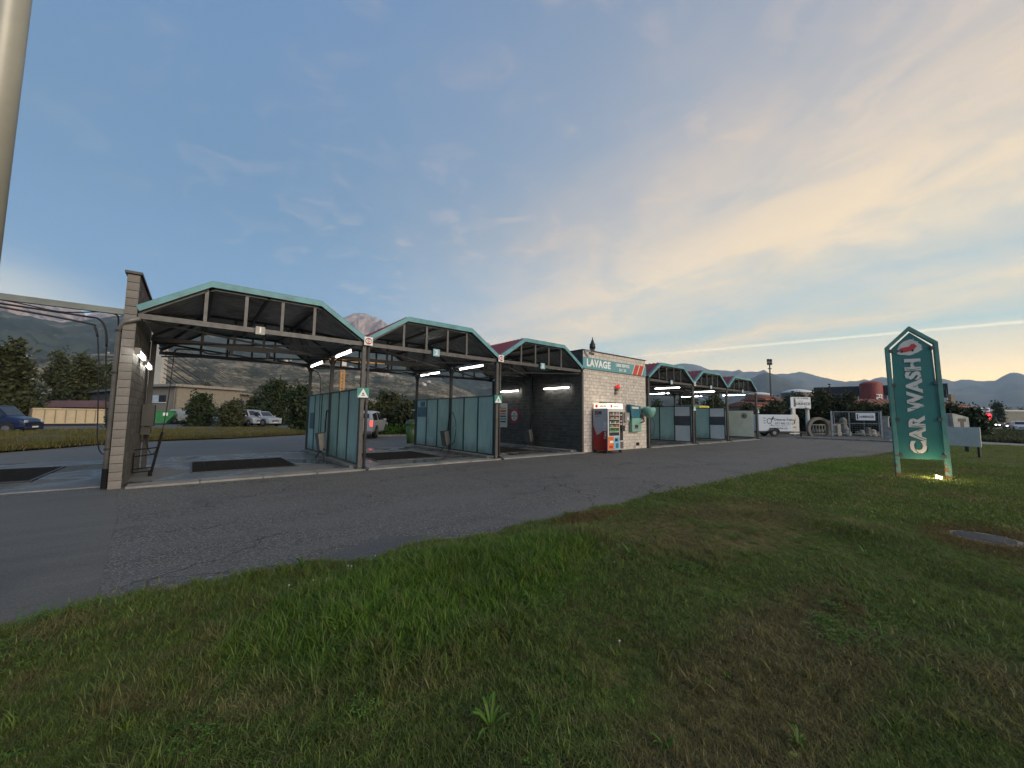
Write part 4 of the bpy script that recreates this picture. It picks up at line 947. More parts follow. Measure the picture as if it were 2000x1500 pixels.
foot = thing('sign_footing', 'narrow concrete footing strip under the green CAR WASH sign', 'footing', tuple((L0+R0)/2))
b = MB(); b.prism([(-.72, -.02), (.72, -.02), (.70, .05), (-.70, .05)], -.22, .14, tfn); b.build('strip', K['kerb'], foot, bevel=.01)
fl = thing('floodlight', 'small lit floodlight on the ground below the CAR WASH board', 'lamp', tuple(TM @ Vector((.10, .05, .3))))
FP = TM @ Vector((.16, .14, .34))
fmx = frame(FP, TM.col[0].to_3d(), (TM.col[1].to_3d()*.8+TM.col[2].to_3d()*.6).normalized())
b = MB(); b.box((-.075, -.05, -.05), (.075, .05, -.002), fmx); b.build('housing', K['black'], fl, bevel=.008)
b = MB(); b.box((-.06, -.038, -.001), (.06, .038, .006), fmx); b.build('lens', mat('flood_lens', (.9, .9, .9), .4, emit=(1, .78, .42), es=18), fl)
b = MB(); b.bar(tuple(FP), tuple(TM @ Vector((.1, .03, .2))), .03); b.build('bracket', K['black'], fl)
pl_ = bpy.data.lights.new('floodlight_glow', 'POINT'); pl_.energy = 16; pl_.color = (1, .74, .40); pl_.shadow_soft_size = .06
po = bpy.data.objects.new('floodlight_glow', pl_); COL.objects.link(po); po.location = TM @ Vector((.12, .22, .30))

# lamp post close to the camera at the left edge
t = thing('lamp_post', 'thick pale metal lamp post cut off by the left edge of the picture', 'lamp post', (-1.35, 4.35, 0))
D_ = 3.0; c0 = pD(20.5, 0, D_); c0 = Vector((c0.x, c0.y, 0))
t.location = c0
b = MB(); b.tube([c0, c0+Vector((0, 0, .5))], .125, 20); b.build('base_sleeve', K['steel'], t, smooth=True)
b = MB(); b.tube([c0+Vector((0, 0, .5)), c0+Vector((0, 0, 9.5))], [.107, .095], 24); b.build('shaft', mat('post_cream', (.36, .35, .30), .45, .2, var=.08, scale=2, dirt=(3, .6, .15)), t, smooth=True)
b = MB(); b.tube(curve_pts([c0+Vector((0, 0, 9.4)), c0+Vector((-.3, -.5, 9.9)), c0+Vector((-.8, -1.4, 10.0))]), .04, 8); b.build('arm', K['steel'], t)
b = MB(); b.bar(c0+Vector((-.8, -1.4, 10.0)), c0+Vector((-1.05, -1.9, 10.02)), .22, .12); b.build('lamp_head', K['unitgrey'], t)

# blank board near the road junction, seen from behind
t = thing('blank_board', 'pale grey blank board on two dark posts beside the path', 'board', (26.3, .28, 0))
q1 = G(1914, 897); q2 = Vector((q1.x+1.1, q1.y+2.6, 0)); dr = (q2-q1).normalized()
sd_ = Vector((.55, .83, 0)).normalized()
M_ = frame(q1, sd_, (0, 0, 1))
b = MB(); b.box((-.12, .52, -.06), (2.9, 1.36, -.03), M_); b.build('panel', K['offwhite'], t, bevel=.004)
for x in (0., 2.4):
    b = MB(); b.box((x-.04, 0, -.03+.001), (x+.04, 1.38, .05), M_); b.build('post', K['black'], t)
t2_ = thing('stub_post', 'short dark post standing on the lawn behind the blank board', 'post', tuple(G(1889, 884)))
g_ = G(1889, 884); b = MB(); b.box((g_.x-.07, g_.y-.07, 0), (g_.x+.07, g_.y+.07, .75)); b.build('column', K['black'], t2_)

# ------------------------------------------------------------------ vehicles
def mkcar(name, label, cat, spec, paint, loc, rot, group=None, head=False, tail=False, plate=True):
    """spec: stations along x (front at +x): (x, half width at sill, z bottom, z belt, half width at belt, z roof, half width at roof)"""
    t = thing(name, label, cat, (0, 0, 0), group)
    st = spec['st']; nS = len(st); b = MB()
    ring = []
    for (x, w0, zb, zbelt, wb, zr, wr) in st:
        ring.append([(x, -w0*.92, zb), (x, -w0, zb+.12), (x, -wb, (zb+zbelt)/2+.1), (x, -wb*.985, zbelt), (x, -wr, zr-.04), (x, -wr*.86, zr), (x, 0, zr+.015), (x, wr*.86, zr), (x, wr, zr-.04), (x, wb*.985, zbelt), (x, wb, (zb+zbelt)/2+.1), (x, w0, zb+.12), (x, w0*.92, zb)])
    k = len(ring[0])
    for r_ in ring: b.v += r_
    for i in range(nS-1):
        for j in range(k-1): b._f([i*k+j, (i+1)*k+j, (i+1)*k+j+1, i*k+j+1])
        b._f([i*k+k-1, (i+1)*k+k-1, (i+1)*k, i*k])
    b._f(list(range(k))); b._f([(nS-1)*k+j for j in range(k)][::-1])
    body = b.build('body', paint, t, bevel=.025)
    for p in body.data.polygons: p.use_smooth = False
    def at(i, j, f): 
        a = Vector(ring[i][j]); c_ = Vector(ring[i+1][j]); return a.lerp(c_, f)
    for (i0, f0, i1, f1) in spec['side']:                   # side windows, both sides
        for sgn in (0, 1):
            j0, j1 = (3, 4) if sgn == 0 else (9, 8)
            A, B_2 = at(i0, j0, f0), at(i1, j0, f1); C_, D2 = at(i1, j1, f1), at(i0, j1, f0)
            lo0 = A.lerp(D2, .10); lo1 = B_2.lerp(C_, .10); hi1 = B_2.lerp(C_, .90); hi0 = A.lerp(D2, .90)
            o = Vector((0, -.012 if sgn == 0 else .012, .002)); b = MB(); b.quad(lo0+o, lo1+o, hi1+o, hi0+o); b.quad(lo0+o*.2, lo1+o*.2, hi1+o*.2, hi0+o*.2); b.build('window', K['glass'], t)
    for nm, (i, f0, f1, sg) in spec['ends'].items():         # windscreen / rear window between stations i and i+1
        A, B_2 = at(i, 5, f0), at(i, 7, f0); C_, D2 = at(i, 7, f1), at(i, 5, f1)
        nn = (B_2-A).cross(D2-A).normalized(); nn = nn if nn.x*sg > 0 else -nn
        b = MB(); m0 = (A+B_2)/2; 
        P_ = [p.lerp(m0+(C_+D2-A-B_2)/4, .05)+nn*.015 for p in (A, B_2, C_, D2)]; b.quad(*P_); b.quad(*[p-nn*.01 for p in P_]); b.build(nm, K['glass'], t)
    W = max(s_[4] for s_ in st); r = spec['wr']
    for x in spec['wheels']:
        for s_ in (-1, 1):
            M2 = Matrix.Translation((x, s_*(W-.10), r))
            a = MB(); a.lathe([(r+.07, -.02), (r+.07, .115)], (x, s_*(W-.10), r) if s_ > 0 else (x, s_*(W-.10)-.095, r), 20, axis='y'); a.build('wheel_arch', K['black'], t)
            a = MB(); a.lathe([(r*.93, -.13), (r, -.09), (r, .09), (r*.93, .13)], (x, s_*(W-.085), r), 20, axis='y'); wq = a.build('wheel', K['tyre'], t)
            a = MB(); a.lathe([(r*.62, -.005), (r*.60, .02), (r*.15, .028)], (x, s_*(W-.085+.13), r), 14, axis='y', M=None if s_ > 0 else Matrix.Diagonal((1, -1, 1, 1))); a.build('rim', K['rim'], wq)
    xf, xr = st[-1][0], st[0][0]; wf = st[-1][4]*.86; zf = spec.get('zl', .72); wr_ = st[0][4]*.9; zt = spec.get('zt', .95)
    for s_ in (-1, 1):
        a = MB(); a.box((xf-.06, s_*wf-.15, zf-.08), (xf+.012, s_*wf+.12, zf+.09)); a.build('headlight', K['lampwhite'] if head else K['headoff'], t, bevel=.02)
        a = MB(); a.box((xr-.012, s_*wr_-.08, zt-.18), (xr+.06, s_*wr_+.09, zt+.18)); a.build('taillight', K['tail'] if tail else K['redp'], t, bevel=.01)
        a = MB(); mx = spec.get('mx', .9); a.box((mx-.06, s_*(W+.08)-.10, spec['st'][nS//2][3]+.0), (mx+.06, s_*(W+.08)+.10, spec['st'][nS//2][3]+.17)); a.build('mirror', paint, t, bevel=.03)
    a = MB(); a.box((xf-.02, -wf+.3, .50), (xf+.015, wf-.3, .66)); a.build('grille', K['black'], t)
    a = MB(); a.box((xf-.10, -st[-1][4]*.95, .28), (xf+.04, st[-1][4]*.95, .44)); a.build('front_bumper', K['black'] if spec.get('blackbump') else paint, t, bevel=.03)
    a = MB(); a.box((xr-.05, -st[0][4]*.95, .32), (xr+.10, st[0][4]*.95, .52)); a.build('rear_bumper', spec.get('rb', paint), t, bevel=.03)
    for x_ in (xf+.045, xr-.056):
        a = MB(); a.box((x_-.004, -.26, .40), (x_+.004, .26, .50)); a.build('number_plate', K['white'], t)
    t.location = loc; t.rotation_euler = (0, 0, rot)
    return t
SED = dict(st=[(-2.1, .80, .30, .85, .80, .90, .72), (-1.95, .84, .25, .92, .86, .98, .74), (-1.55, .86, .22, .95, .88, 1.38, .60), (-.9, .87, .2, .96, .89, 1.46, .62), (.2, .87, .2, .95, .89, 1.46, .62), (1.05, .87, .2, .92, .89, 1.02, .70), (1.75, .86, .22, .80, .86, .84, .68), (2.1, .78, .28, .66, .78, .70, .6)],
           side=[(2, .3, 2, .98), (3, .05, 3, .98), (4, .02, 4, .7)], ends={'windscreen': (4, .1, .95, 1), 'rear_window': (1, .25, .95, -1)}, wr=.32, wheels=(-1.3, 1.35), zl=.66, zt=.85)
SUV = dict(st=[(-2.25, .84, .35, .95, .84, 1.05, .76), (-2.15, .88, .30, 1.05, .90, 1.60, .66), (-1.9, .90, .28, 1.08, .93, 1.70, .68), (-.6, .92, .26, 1.06, .94, 1.74, .70), (.4, .92, .26, 1.04, .94, 1.70, .69), (1.05, .92, .26, 1.02, .93, 1.12, .80), (1.95, .90, .28, .92, .90, .98, .78), (2.3, .84, .34, .74, .84, .80, .72)],
           side=[(2, .1, 2, .48), (2, .52, 2, .98), (3, .03, 3, .97), (4, .02, 4, .65)], ends={'windscreen': (4, .1, .95, 1), 'rear_window': (0, .25, .95, -1)}, wr=.38, wheels=(-1.4, 1.45), zl=.82, zt=1.05)
VAN = dict(st=[(-2.3, .86, .35, 1.10, .88, 1.80, .76), (-2.2, .88, .30, 1.12, .90, 1.88, .80), (-.6, .89, .28, 1.12, .91, 1.92, .80), (.65, .89, .28, 1.10, .91, 1.86, .78), (1.25, .89, .28, 1.05, .91, 1.18, .80), (2.0, .87, .30, .92, .87, 1.0, .74), (2.25, .80, .34, .72, .80, .80, .7)],
           side=[(2, .35, 2, .95), (3, .05, 3, .75)], ends={'windscreen': (3, .1, .95, 1), 'rear_window': (0, .3, .8, -1)}, wr=.34, wheels=(-1.45, 1.4), zl=.82, zt=1.1)
PICK = dict(st=[(-2.7, .90, .50, 1.16, .92, 1.24, .84), (-2.62, .92, .42, 1.18, .94, 1.70, .78), (-1.15, .93, .40, 1.18, .95, 1.86, .78), (-1.0, .93, .40, 1.18, .95, 1.86, .74), (.35, .93, .38, 1.16, .95, 1.84, .72), (1.05, .93, .38, 1.14, .95, 1.22, .80), (2.2, .93, .42, 1.06, .94, 1.10, .80), (2.62, .88, .48, .90, .88, .96, .8)],
            side=[(1, .15, 1, .92), (3, .05, 3, .47), (3, .53, 3, .98), (4, .04, 4, .62)], ends={'windscreen': (4, .1, .95, 1), 'rear_window': (0, .25, .92, -1)}, wr=.42, wheels=(-1.6, 1.6), zl=.92, zt=1.02, rb=K['rim'], mx=.65)
pt = lambda nm, c_: mat(nm, c_, .28, .2, var=.03)
g_ = G(702, 857); 
mkcar('pickup_truck', 'silver pickup truck with dark canopy and red tail light on, behind the screens', 'pickup truck', PICK, pt('paint_silver', (.42, .43, .44)), (9.83, 28.4, 0), R(58), tail=True)
g_ = pD(8, 850, 29); 
mkcar('blue_van', 'dark blue van at the left edge in front of the cream container', 'van', VAN, pt('paint_blue', (.010, .018, .055)), (-10.55, 42.6, .05), R(-20), None)
cars = [((372, 831), 60, 'white van beside the green skip', VAN, (.34, .36, .38), -35), ((385, 829), 62, 'white van half hidden by the bush in the middle of the lot', VAN, (.28, .30, .32), -35), ((437, 827), 60, 'pale blue-white van between the two bushes', VAN, (.24, .30, .35), -60), ((468, 828), 61, 'white car right of the second bush', SED, (.30, .31, .33), -50), ((489, 828), 59, 'white van with dark grille near the big dark tree', VAN, (.33, .35, .37), -70), ((510, 828), 59, 'last white car beside the big dark tree', SUV, (.35, .37, .39), -58)]
for (p, D, lab, sp, c_, rz) in cars:
    q = pD(p[0], p[1], D*(.90 if p[0] < 470 else .80)); mkcar('parked_car', lab, 'van' if sp is VAN else 'car', sp, pt('paint_%d' % p[0], c_), (q.x, q.y, .12), R(rz), 'cars parked behind the verge')
road_cars = [(1993, 843, 68, 'white car at the right edge coming along the road', SUV, (.55, .56, .58)), (1973, 836, 92, 'dark car with headlights on behind the white car', SED, (.05, .05, .055)), (1957, 832, 118, 'third car in the queue with lit headlights', SED, (.15, .05, .05)), (1944, 831, 140, 'white car with bright headlights beside the petrol sign', SUV, (.5, .5, .5)), (1932, 831, 120, 'pale car parked at the filling station', SED, (.4, .42, .45))]
for (x, y, D, lab, sp, c_) in road_cars:
    q = pD(x, y, D); mkcar('road_car', lab, 'car', sp, pt('paint_r%d' % x, c_), (q.x, q.y, .06), R(186), 'cars coming along the road', head=(x not in (1993, 1932)))
q = pD(1970, 832, 112)
t = thing('delivery_truck', 'dark green-grey truck in the traffic queue', 'truck', (q.x, q.y+3.2, 0), None)
b = MB(); b.box((q.x-1, q.y+2, .5), (q.x+7, q.y+4.4, 3.1)); b.build('box_body', mat('truck_green', (.07, .10, .095), .5), t, bevel=.05)
b = MB(); b.box((q.x-2.6, q.y+2.05, .5), (q.x-1.02, q.y+4.35, 2.5)); b.build('cab', K['unitgrey'], t, bevel=.1)
b = MB(); b.box((q.x-2.64, q.y+2.2, 1.4), (q.x-2.61, q.y+4.2, 2.3)); b.build('windscreen', K['glass'], t)
for s_ in (2.3, 4.1):
    b = MB(); b.box((q.x-2.66, q.y+s_-.15, .7), (q.x-2.61, q.y+s_+.15, .95)); b.build('headlight', K['lampwhite'], t)
    for xx in (-1.8, 4.8): b = MB(); b.lathe([(.5, 0), (.5, .3)], (q.x+xx, q.y+s_-.15, .5), 14, axis='y'); b.build('wheel', K['tyre'], t)

# trailer with lettering
t = thing('box_trailer', 'white box trailer with dark lettering and a single axle', 'trailer', (42.6, 12.5, 0))
p0 = pD(1482, 850, 36.5); p1 = pD(1548, 852, 36.2); uu = Vector((p1.x-p0.x, p1.y-p0.y, 0)); Lt = uu.length; uu.normalize()
TMt = frame((p0.x, p0.y, 0), uu, (0, 0, 1)); wm = mat('trailer_white', (.50, .54, .58), .4, var=.04, dirt=(1, .65, .2))
t.location = (p0.x, p0.y, 0)
def tb(nm, a, e, m_, bev=0):
    b = MB(); b.box(a, e, TMt); return b.build(nm, m_, t, bevel=bev)
tb('box_body', (0, .48, -1.7), (Lt, 2.05, 0), wm, .06)
fw_, = (0.75,)
t_side = Matrix(TMt)
tb('chassis', (-.1, .36, -1.6), (Lt+.2, .48, -.1), K['black'])
b = MB(); b.bar(TMt @ Vector((Lt+.1, .42, -.85)), TMt @ Vector((Lt+1.7, .42, -.85)), .1, .1); b.bar(TMt @ Vector((Lt+.1, .42, -.2)), TMt @ Vector((Lt+1.1, .42, -.8)), .07, .07); b.build('drawbar', K['black'], t)
b = MB(); b.bar(TMt @ Vector((Lt+1.25, .55, -.85)), TMt @ Vector((Lt+1.25, .0, -.85)), .08); b.lathe([(.10, -.04), (.10, .04)], TMt @ Vector((Lt+1.25, .1, -.85)), 12, axis='y'); b.build('jockey_wheel', K['tyre'], t)
rz = math.atan2(uu.y, uu.x)
for zz_ in (0.02, -1.72):
    b = MB(); Mx = TMt @ Matrix.Translation((1.35, .35, zz_))
    prf = [(.34, -.10), (.36, -.06), (.36, .06), (.34, .10)]
    i0 = 0
    for (r_, h_) in prf:
        for j in range(18): b.v.append(tuple(Mx @ Vector((r_*math.cos(2*PI*j/18), r_*math.sin(2*PI*j/18), h_))))
    for kk in range(3):
        for j in range(18): b._f([kk*18+j, kk*18+(j+1) % 18, (kk+1)*18+(j+1) % 18, (kk+1)*18+j])
    b._f(list(range(18))[::-1]); b._f([54+j for j in range(18)]); wq = b.build('wheel', K['tyre'], t)
    b = MB(); b.prism([(.16*math.cos(a), .16*math.sin(a)) for a in np.linspace(0, 2*PI, 13)[:-1]], .10, .115, lambda u, v, tt: Mx @ Vector((u, v, tt))); b.build('rim', K['rim'], wq)
b = MB(); 
for a0, a1 in zip(np.linspace(.1, PI-.1, 9)[:-1], np.linspace(.1, PI-.1, 9)[1:]):
    b.bar(TMt @ Vector((1.35+.46*math.cos(a0), .38+.44*math.sin(a0), .06)), TMt @ Vector((1.35+.46*math.cos(a1), .38+.44*math.sin(a1), .06)), .22, .04, up=TMt.to_3x3() @ Vector((math.cos(a0), math.sin(a0), 0)))
b.build('mudguard', K['black'], t)
ink = mat('navy_print', (.02, .03, .06), .5)
def tt2(s_, sz_, x, y, fat=.0, sq=1., m_=None): text(s_, sz_, m_ or ink, t, TMt @ Matrix.Translation((x, y, .006)), fat=fat, squeeze=sq)
tt2('Détecte Fuite', .30, 2.28, 1.58, .02, 1.02); tt2('077 493 12 12', .27, 2.30, 1.22, .01, 1.0); tt2('recherche de fuites · inspection', .11, 1.75, 1.02, 0, 1.1); tt2('www.fuite.ch', .26, 1.75, .78, .015, 1.15)
b = MB()
for a0, a1 in zip(np.linspace(0, 2*PI, 13)[:-1], np.linspace(0, 2*PI, 13)[1:]):
    b.bar(TMt @ Vector((.98+.20*math.cos(a0), 1.45+.25*math.sin(a0), .006)), TMt @ Vector((.98+.20*math.cos(a1), 1.45+.25*math.sin(a1), .006)), .06, .006, up=TMt.col[2].to_3d())
for (x_, y_, dx_, dy_) in ((.45, 1.75, .22, -.08), (.45, 1.45, .2, .06), (.48, 1.25, .18, .02), (1.12, 1.15, .1, -.12)):
    b.bar(TMt @ Vector((x_, y_, .006)), TMt @ Vector((x_+dx_, y_+dy_, .006)), .05, .006, up=TMt.col[2].to_3d())
b.prism([(1.12, 1.62), (1.40, 1.92), (1.38, 1.62), (1.25, 1.55)], .002, .009, lambda u, v, tt: TMt @ Vector((u, v, tt))); b.build('drop_logo', ink, t)
# front face print
FT = frame(TMt @ Vector((Lt, 0, 0)), TMt.to_3x3() @ Vector((0, 0, -1)), (0, 0, 1))
text('FUITE', .2, ink, t, FT @ Matrix.Translation((.85, 1.0, .006)), squeeze=1.3)
b = MB(); b.prism([(.72, 1.25), (.85, 1.2), (1.0, 1.8), (.86, 1.6)], .002, .009, lambda u, v, tt: FT @ Vector((u, v, tt))); b.build('drop_logo', ink, t)
# the white bottle-shaped panel beside it (front of the trailer seen as its own cover)
t = thing('bottle_panel', 'white bottle-shaped standing panel between the trailer and the pillars', 'sign', (44, 11.9, 0))
p0 = pD(1543.5, 850, 38.0); p1 = pD(1562, 851, 38.0); uu = Vector((p1.x-p0.x, p1.y-p0.y, 0)); W_ = uu.length
BM_ = frame((p0.x, p0.y, 0), uu, (0, 0, 1)); t.location = (p0.x, p0.y, 0)
prof = [(0, .2), (W_, .2), (W_, 1.75), (W_*.85, 2.05), (W_*.68, 2.12), (W_*.66, 2.75), (W_*.36, 2.75), (W_*.34, 2.12), (W_*.15, 2.05), (0, 1.8)]
b = MB(); b.prism(prof, -.12, 0, lambda u, v, tt: BM_ @ Vector((u, v, tt))); b.build('panel', mat('bottle_white', (.50, .48, .44), .5, var=.05), t)
text('VIN', .2, ink, t, BM_ @ Matrix.Translation((W_/2, .85, .006))); b = MB(); b.prism([(.4, 1.2), (.5, 1.15), (.62, 1.75), (.45, 1.5)], .002, .01, lambda u, v, tt: BM_ @ Vector((u, v, tt))); b.build('emblem', ink, t)

# stone yard gateway: two columns with a signboard, stone ring, balustrade, gate
def at(px, py, D): return pD(px, py, D)
t = thing('column_signboard', 'white signboard carried on two pale stone columns', 'sign', tuple(G(1557, 851)))
D_ = 40.; A1 = at(1549, 851, D_); B1 = at(1586, 852, D_); uu = Vector((B1.x-A1.x, B1.y-A1.y, 0)); Wc = uu.length
GM = frame((A1.x, A1.y, 0), uu, (0, 0, 1)); t.location = (A1.x, A1.y, 0)
cst = mat('column_stone', (.46, .44, .38), .8, dirt=(1.5, .6, .3))
def gp_(px, py):                                            # local (u, v) of that plane
    d_ = ray(px, py); O = Vector((A1.x, A1.y, 0)); nn = GM.col[2].to_3d(); p = EYE+d_*((O-EYE).dot(nn)/d_.dot(nn)); return ((p-O).dot(GM.col[0].to_3d()), p.z)
for (xa, xb) in ((1550, 1557), (1579, 1586)):
    u0, _ = gp_(xa, 830); u1, _ = gp_(xb, 830); v1 = gp_(xa, 800)[1]
    b = MB(); b.lathe([((u1-u0)/2*1.15, 0), ((u1-u0)/2*1.1, .15), ((u1-u0)/2, .3), ((u1-u0)/2*.9, v1)], GM @ Vector(((u0+u1)/2, 0, -.3)), 16); b.build('column', cst, t, smooth=True)
    b = MB(); b.lathe([((u1-u0)/2*.95, v1-.02), ((u1-u0)*.85, v1+.1), ((u1-u0)*.85, v1+.2)], GM @ Vector(((u0+u1)/2, 0, -.3)), 16); b.build('capital', cst, t)
u0, v0 = gp_(1548.5, 797); u1, v1 = gp_(1586.5, 775.5)
b = MB(); b.prism([(u0, v0), (u1, v0), (u1, v1), (u0, v1)], -.35, -.25, lambda u, v, tt: GM @ Vector((u, v, tt))); b.build('board', mat('board_white', (.56, .58, .60), .5, var=.05), t)
cx = (u0+u1)/2; bw = u1-u0; bh = v1-v0
def gt(s_, sz_, x, y, fat=.0, sq=1.): text(s_, sz_, ink, t, GM @ Matrix.Translation((x, y, -.245)), fat=fat, squeeze=sq)
gt('ART DE LA PIERRE', .20, cx, v1-bh*.12, .01, 1.); gt('LORENZZI', .36, cx+.14, v0+bh*.38, .04, .95); gt('marbrerie', .14, cx, v0+bh*.64); gt('Conthey 1964', .15, cx+.15, v0+bh*.12)
b = MB(); b.prism([(u0+.3, v0+.15), (u0+.5, v0+.15), (u0+.5, v0+bh*.75), (u0+.4, v0+bh*.86), (u0+.3, v0+bh*.75)], -.25, -.24, lambda u, v, tt: GM @ Vector((u, v, tt))); b.build('tower_mark', ink, t)
t = thing('stone_ring', 'large upright stone ring with an open centre beside the columns', 'stone ring', tuple(at(1602, 850, 38)))
D_ = 38.5; O_ = at(1602, 838, D_); uu = Vector(Rt.xyz); uu.z = 0; AM = frame(O_, uu, (0, 0, 1)); t.location = O_
b = MB(); ro, ri, N_ = 1.18, .92, 28
for k in range(N_):
    a0, a1 = 2*PI*k/N_, 2*PI*(k+1)/N_
    b.prism([(ro*math.cos(a0), ro*math.sin(a0)), (ro*math.cos(a1), ro*math.sin(a1)), (ri*math.cos(a1), ri*math.sin(a1)), (ri*math.cos(a0), ri*math.sin(a0))], -.35, 0, lambda u, v, tt: AM @ Vector((u, v, tt)))
b.build('ring', K['stone'], t)
b = MB(); b.box((.80, -1.0, -.35), (1.15, .85, .02), AM); b.build('side_block', K['stone'], t, bevel=.02)
t = thing('balustrade', 'low pale stone balustrade with turned balusters behind the stone ring', 'balustrade', tuple(at(1610, 850, 39.5)))
O_ = at(1586, 850, 39.5); O_.z = 0; BMx = frame(O_, uu, (0, 0, 1)); t.location = O_
lst = mat('pale_stone', (.30, .28, .24), .8)
b = MB(); b.box((0, 1.05, -.25), (2.6, 1.17, 0), BMx); b.build('rail', lst, t)
b = MB(); b.box((0, .15, -.25), (2.6, .25, 0), BMx); b.build('plinth', lst, t)
for k in range(8):
    b = MB(); b.lathe([(.05, .25), (.11, .4), (.12, .55), (.05, .8), (.07, 1.0), (.05, 1.05)], BMx @ Vector((.25+k*.3, 0, -.12)), 10); b.build('baluster', lst, t, smooth=True)
b = MB(); b.box((2.6, 0, -.3), (2.95, 1.2, .05), BMx); b.build('end_pillar', lst, t, bevel=.02)
t = thing('yard_gate', 'grey steel mesh double gate with a white sign hung on it', 'gate', tuple(at(1675, 855, 37)))
A1 = at(1626, 852, 38.0); B1 = at(1723, 857, 36.5); gx = Vector((B1.x-A1.x, B1.y-A1.y, 0)); Wg = gx.length; YM = frame((A1.x, A1.y, 0), gx, (0, 0, 1)); t.location = (A1.x, A1.y, 0)
zmat = mat('zinc_tube', (.26, .27, .28), .45, .4)
def gb(b, u0, v0, u1, v1, w_=.06): b.bar(YM @ Vector((u0, v0, 0)), YM @ Vector((u1, v1, 0)), w_, w_)
for u in (0., Wg):
    b = MB(); b.box((u-.07, 0, -.07), (u+.07, 2.5, .07), YM); b.build('gate_post', zmat, t)
for (ua, ub) in ((.2, Wg*.36), (Wg*.37, Wg-.15)):
    b = MB(); gb(b, ua, .3, ua, 2.42); gb(b, ub, .3, ub, 2.42); gb(b, ua, 2.42, ub, 2.42); gb(b, ua, .3, ub, .3); gb(b, ua, 1.3, ub, 1.3, .04)
    if ub-ua > 2: gb(b, (ua+ub)/2, .3, (ua+ub)/2, 1.9, .03)
    b.build('leaf_frame', zmat, t)
    b = MB(); k = int((ub-ua)/.2)
    for i in range(1, k): gb(b, ua+(ub-ua)*i/k, .3, ua+(ub-ua)*i/k, 2.42, .008)
    for i in range(1, 10): gb(b, ua, .3+.212*i, ub, .3+.212*i, .008)
    b.build('mesh_wires', zmat, t, kind='stuff')
b = MB(); b.box((Wg*.50, 1.62, .04), (Wg*.50+1.45, 2.32, .06), YM); b.build('hung_sign', mat('board_white', (.6, .6, .6)), t)
text('LORENZZI', .24, ink, t, YM @ Matrix.Translation((Wg*.50+.80, 1.95, .066)), fat=.04, squeeze=.9)
b = MB(); b.box((Wg*.50+.08, 1.70, .061), (Wg*.50+.17, 2.22, .066), YM); b.build('tower_mark', ink, t)
for (px, lab, h) in ((1731, 'grey stone pillar right of the yard gate', 1.9), (1738, 'short pale stone block at the foot of the green sign', .95)):
    q = at(px, 857, 36.5 if px == 1731 else 34); b = MB(); b.box((q.x-.25, q.y-.25, 0), (q.x+.25, q.y+.25, h)); b.box((q.x-.3, q.y-.3, h), (q.x+.3, q.y+.3, h+.12)); tag(b.build('stone_pillar', lst, bevel=.02), lab, 'pillar')
# stones behind the gate
for k, (px, py, D, s_) in enumerate(((1636, 851, 41, .55), (1648, 851, 42, .7), (1656, 852, 41, .5), (1675, 852, 41, .35), (1684, 852, 41, .45), (1697, 853, 40, .4), (1706, 853, 40, .5), (1714, 854, 40, .35))):
    q = at(px, py, D); b = MB(); h = (.9, 1.9, .8, .5, .6, .9, .7, .5)[k]; b.lathe([(s_*.6, 0), (s_*.7, h*.25), (s_*.45, h*.6), (s_*.5, h*.85), (s_*.2, h)], (q.x, q.y, 0), 8+k % 4)
    tag(b.build('carved_stone', K['stone'] if k % 2 else lst), ('low rounded stone', 'tall slim upright stone', 'squat stone', 'smallest stone', 'mid-height stone', 'stone with narrow waist', 'broad stone', 'rightmost low stone')[k]+' behind the yard gate', 'stone', 'carved stones in the yard')
struct_b = MB()
q0, q1, q2 = G(1556, 856), G(1700, 862), G(1775, 866)
for a, e in ((q0, q1), (q1, q2)): struct_b.bar((a.x, a.y, .05), (e.x, e.y, .05), .3, .14)
struct(struct_b.build('far_kerb', K['kerb']))
# stacked concrete element with T shape
t = thing('concrete_frame', 'leaning pale concrete frame with dark T-shaped opening beside the hedge', 'concrete element', tuple(at(1875, 845, 31)))
q = at(1862, 838, 31); CM = frame((q.x, q.y, 0), uu, Vector((0, 0, 1))); t.location = (q.x, q.y, 0)
b = MB(); b.prism([(.15, .3), (1.35, .3), (1.28, 1.95), (.1, 2.25), (.0, 2.2)], -.5, 0, lambda u, v, tt: CM @ Vector((u, v, tt))); b.build('slab', mat('pale_concrete', (.34, .33, .30), .9), t)
b = MB(); b.prism([(.42, 1.85), (.42, 1.6), (.60, 1.6), (.60, .7), (.88, .7), (.88, 1.6), (1.06, 1.6), (1.06, 1.85)], 0, .01, lambda u, v, tt: CM @ Vector((u, v, tt))); b.build('opening', K['black'], t)
b = MB(); b.bar(CM @ Vector((-1.0, .4, -.3)), CM @ Vector((.05, 2.2, -.3)), .08); b.bar(CM @ Vector((-.4, .3, -.3)), CM @ Vector((.1, 1.9, -.3)), .08); b.build('prop', lst, t)

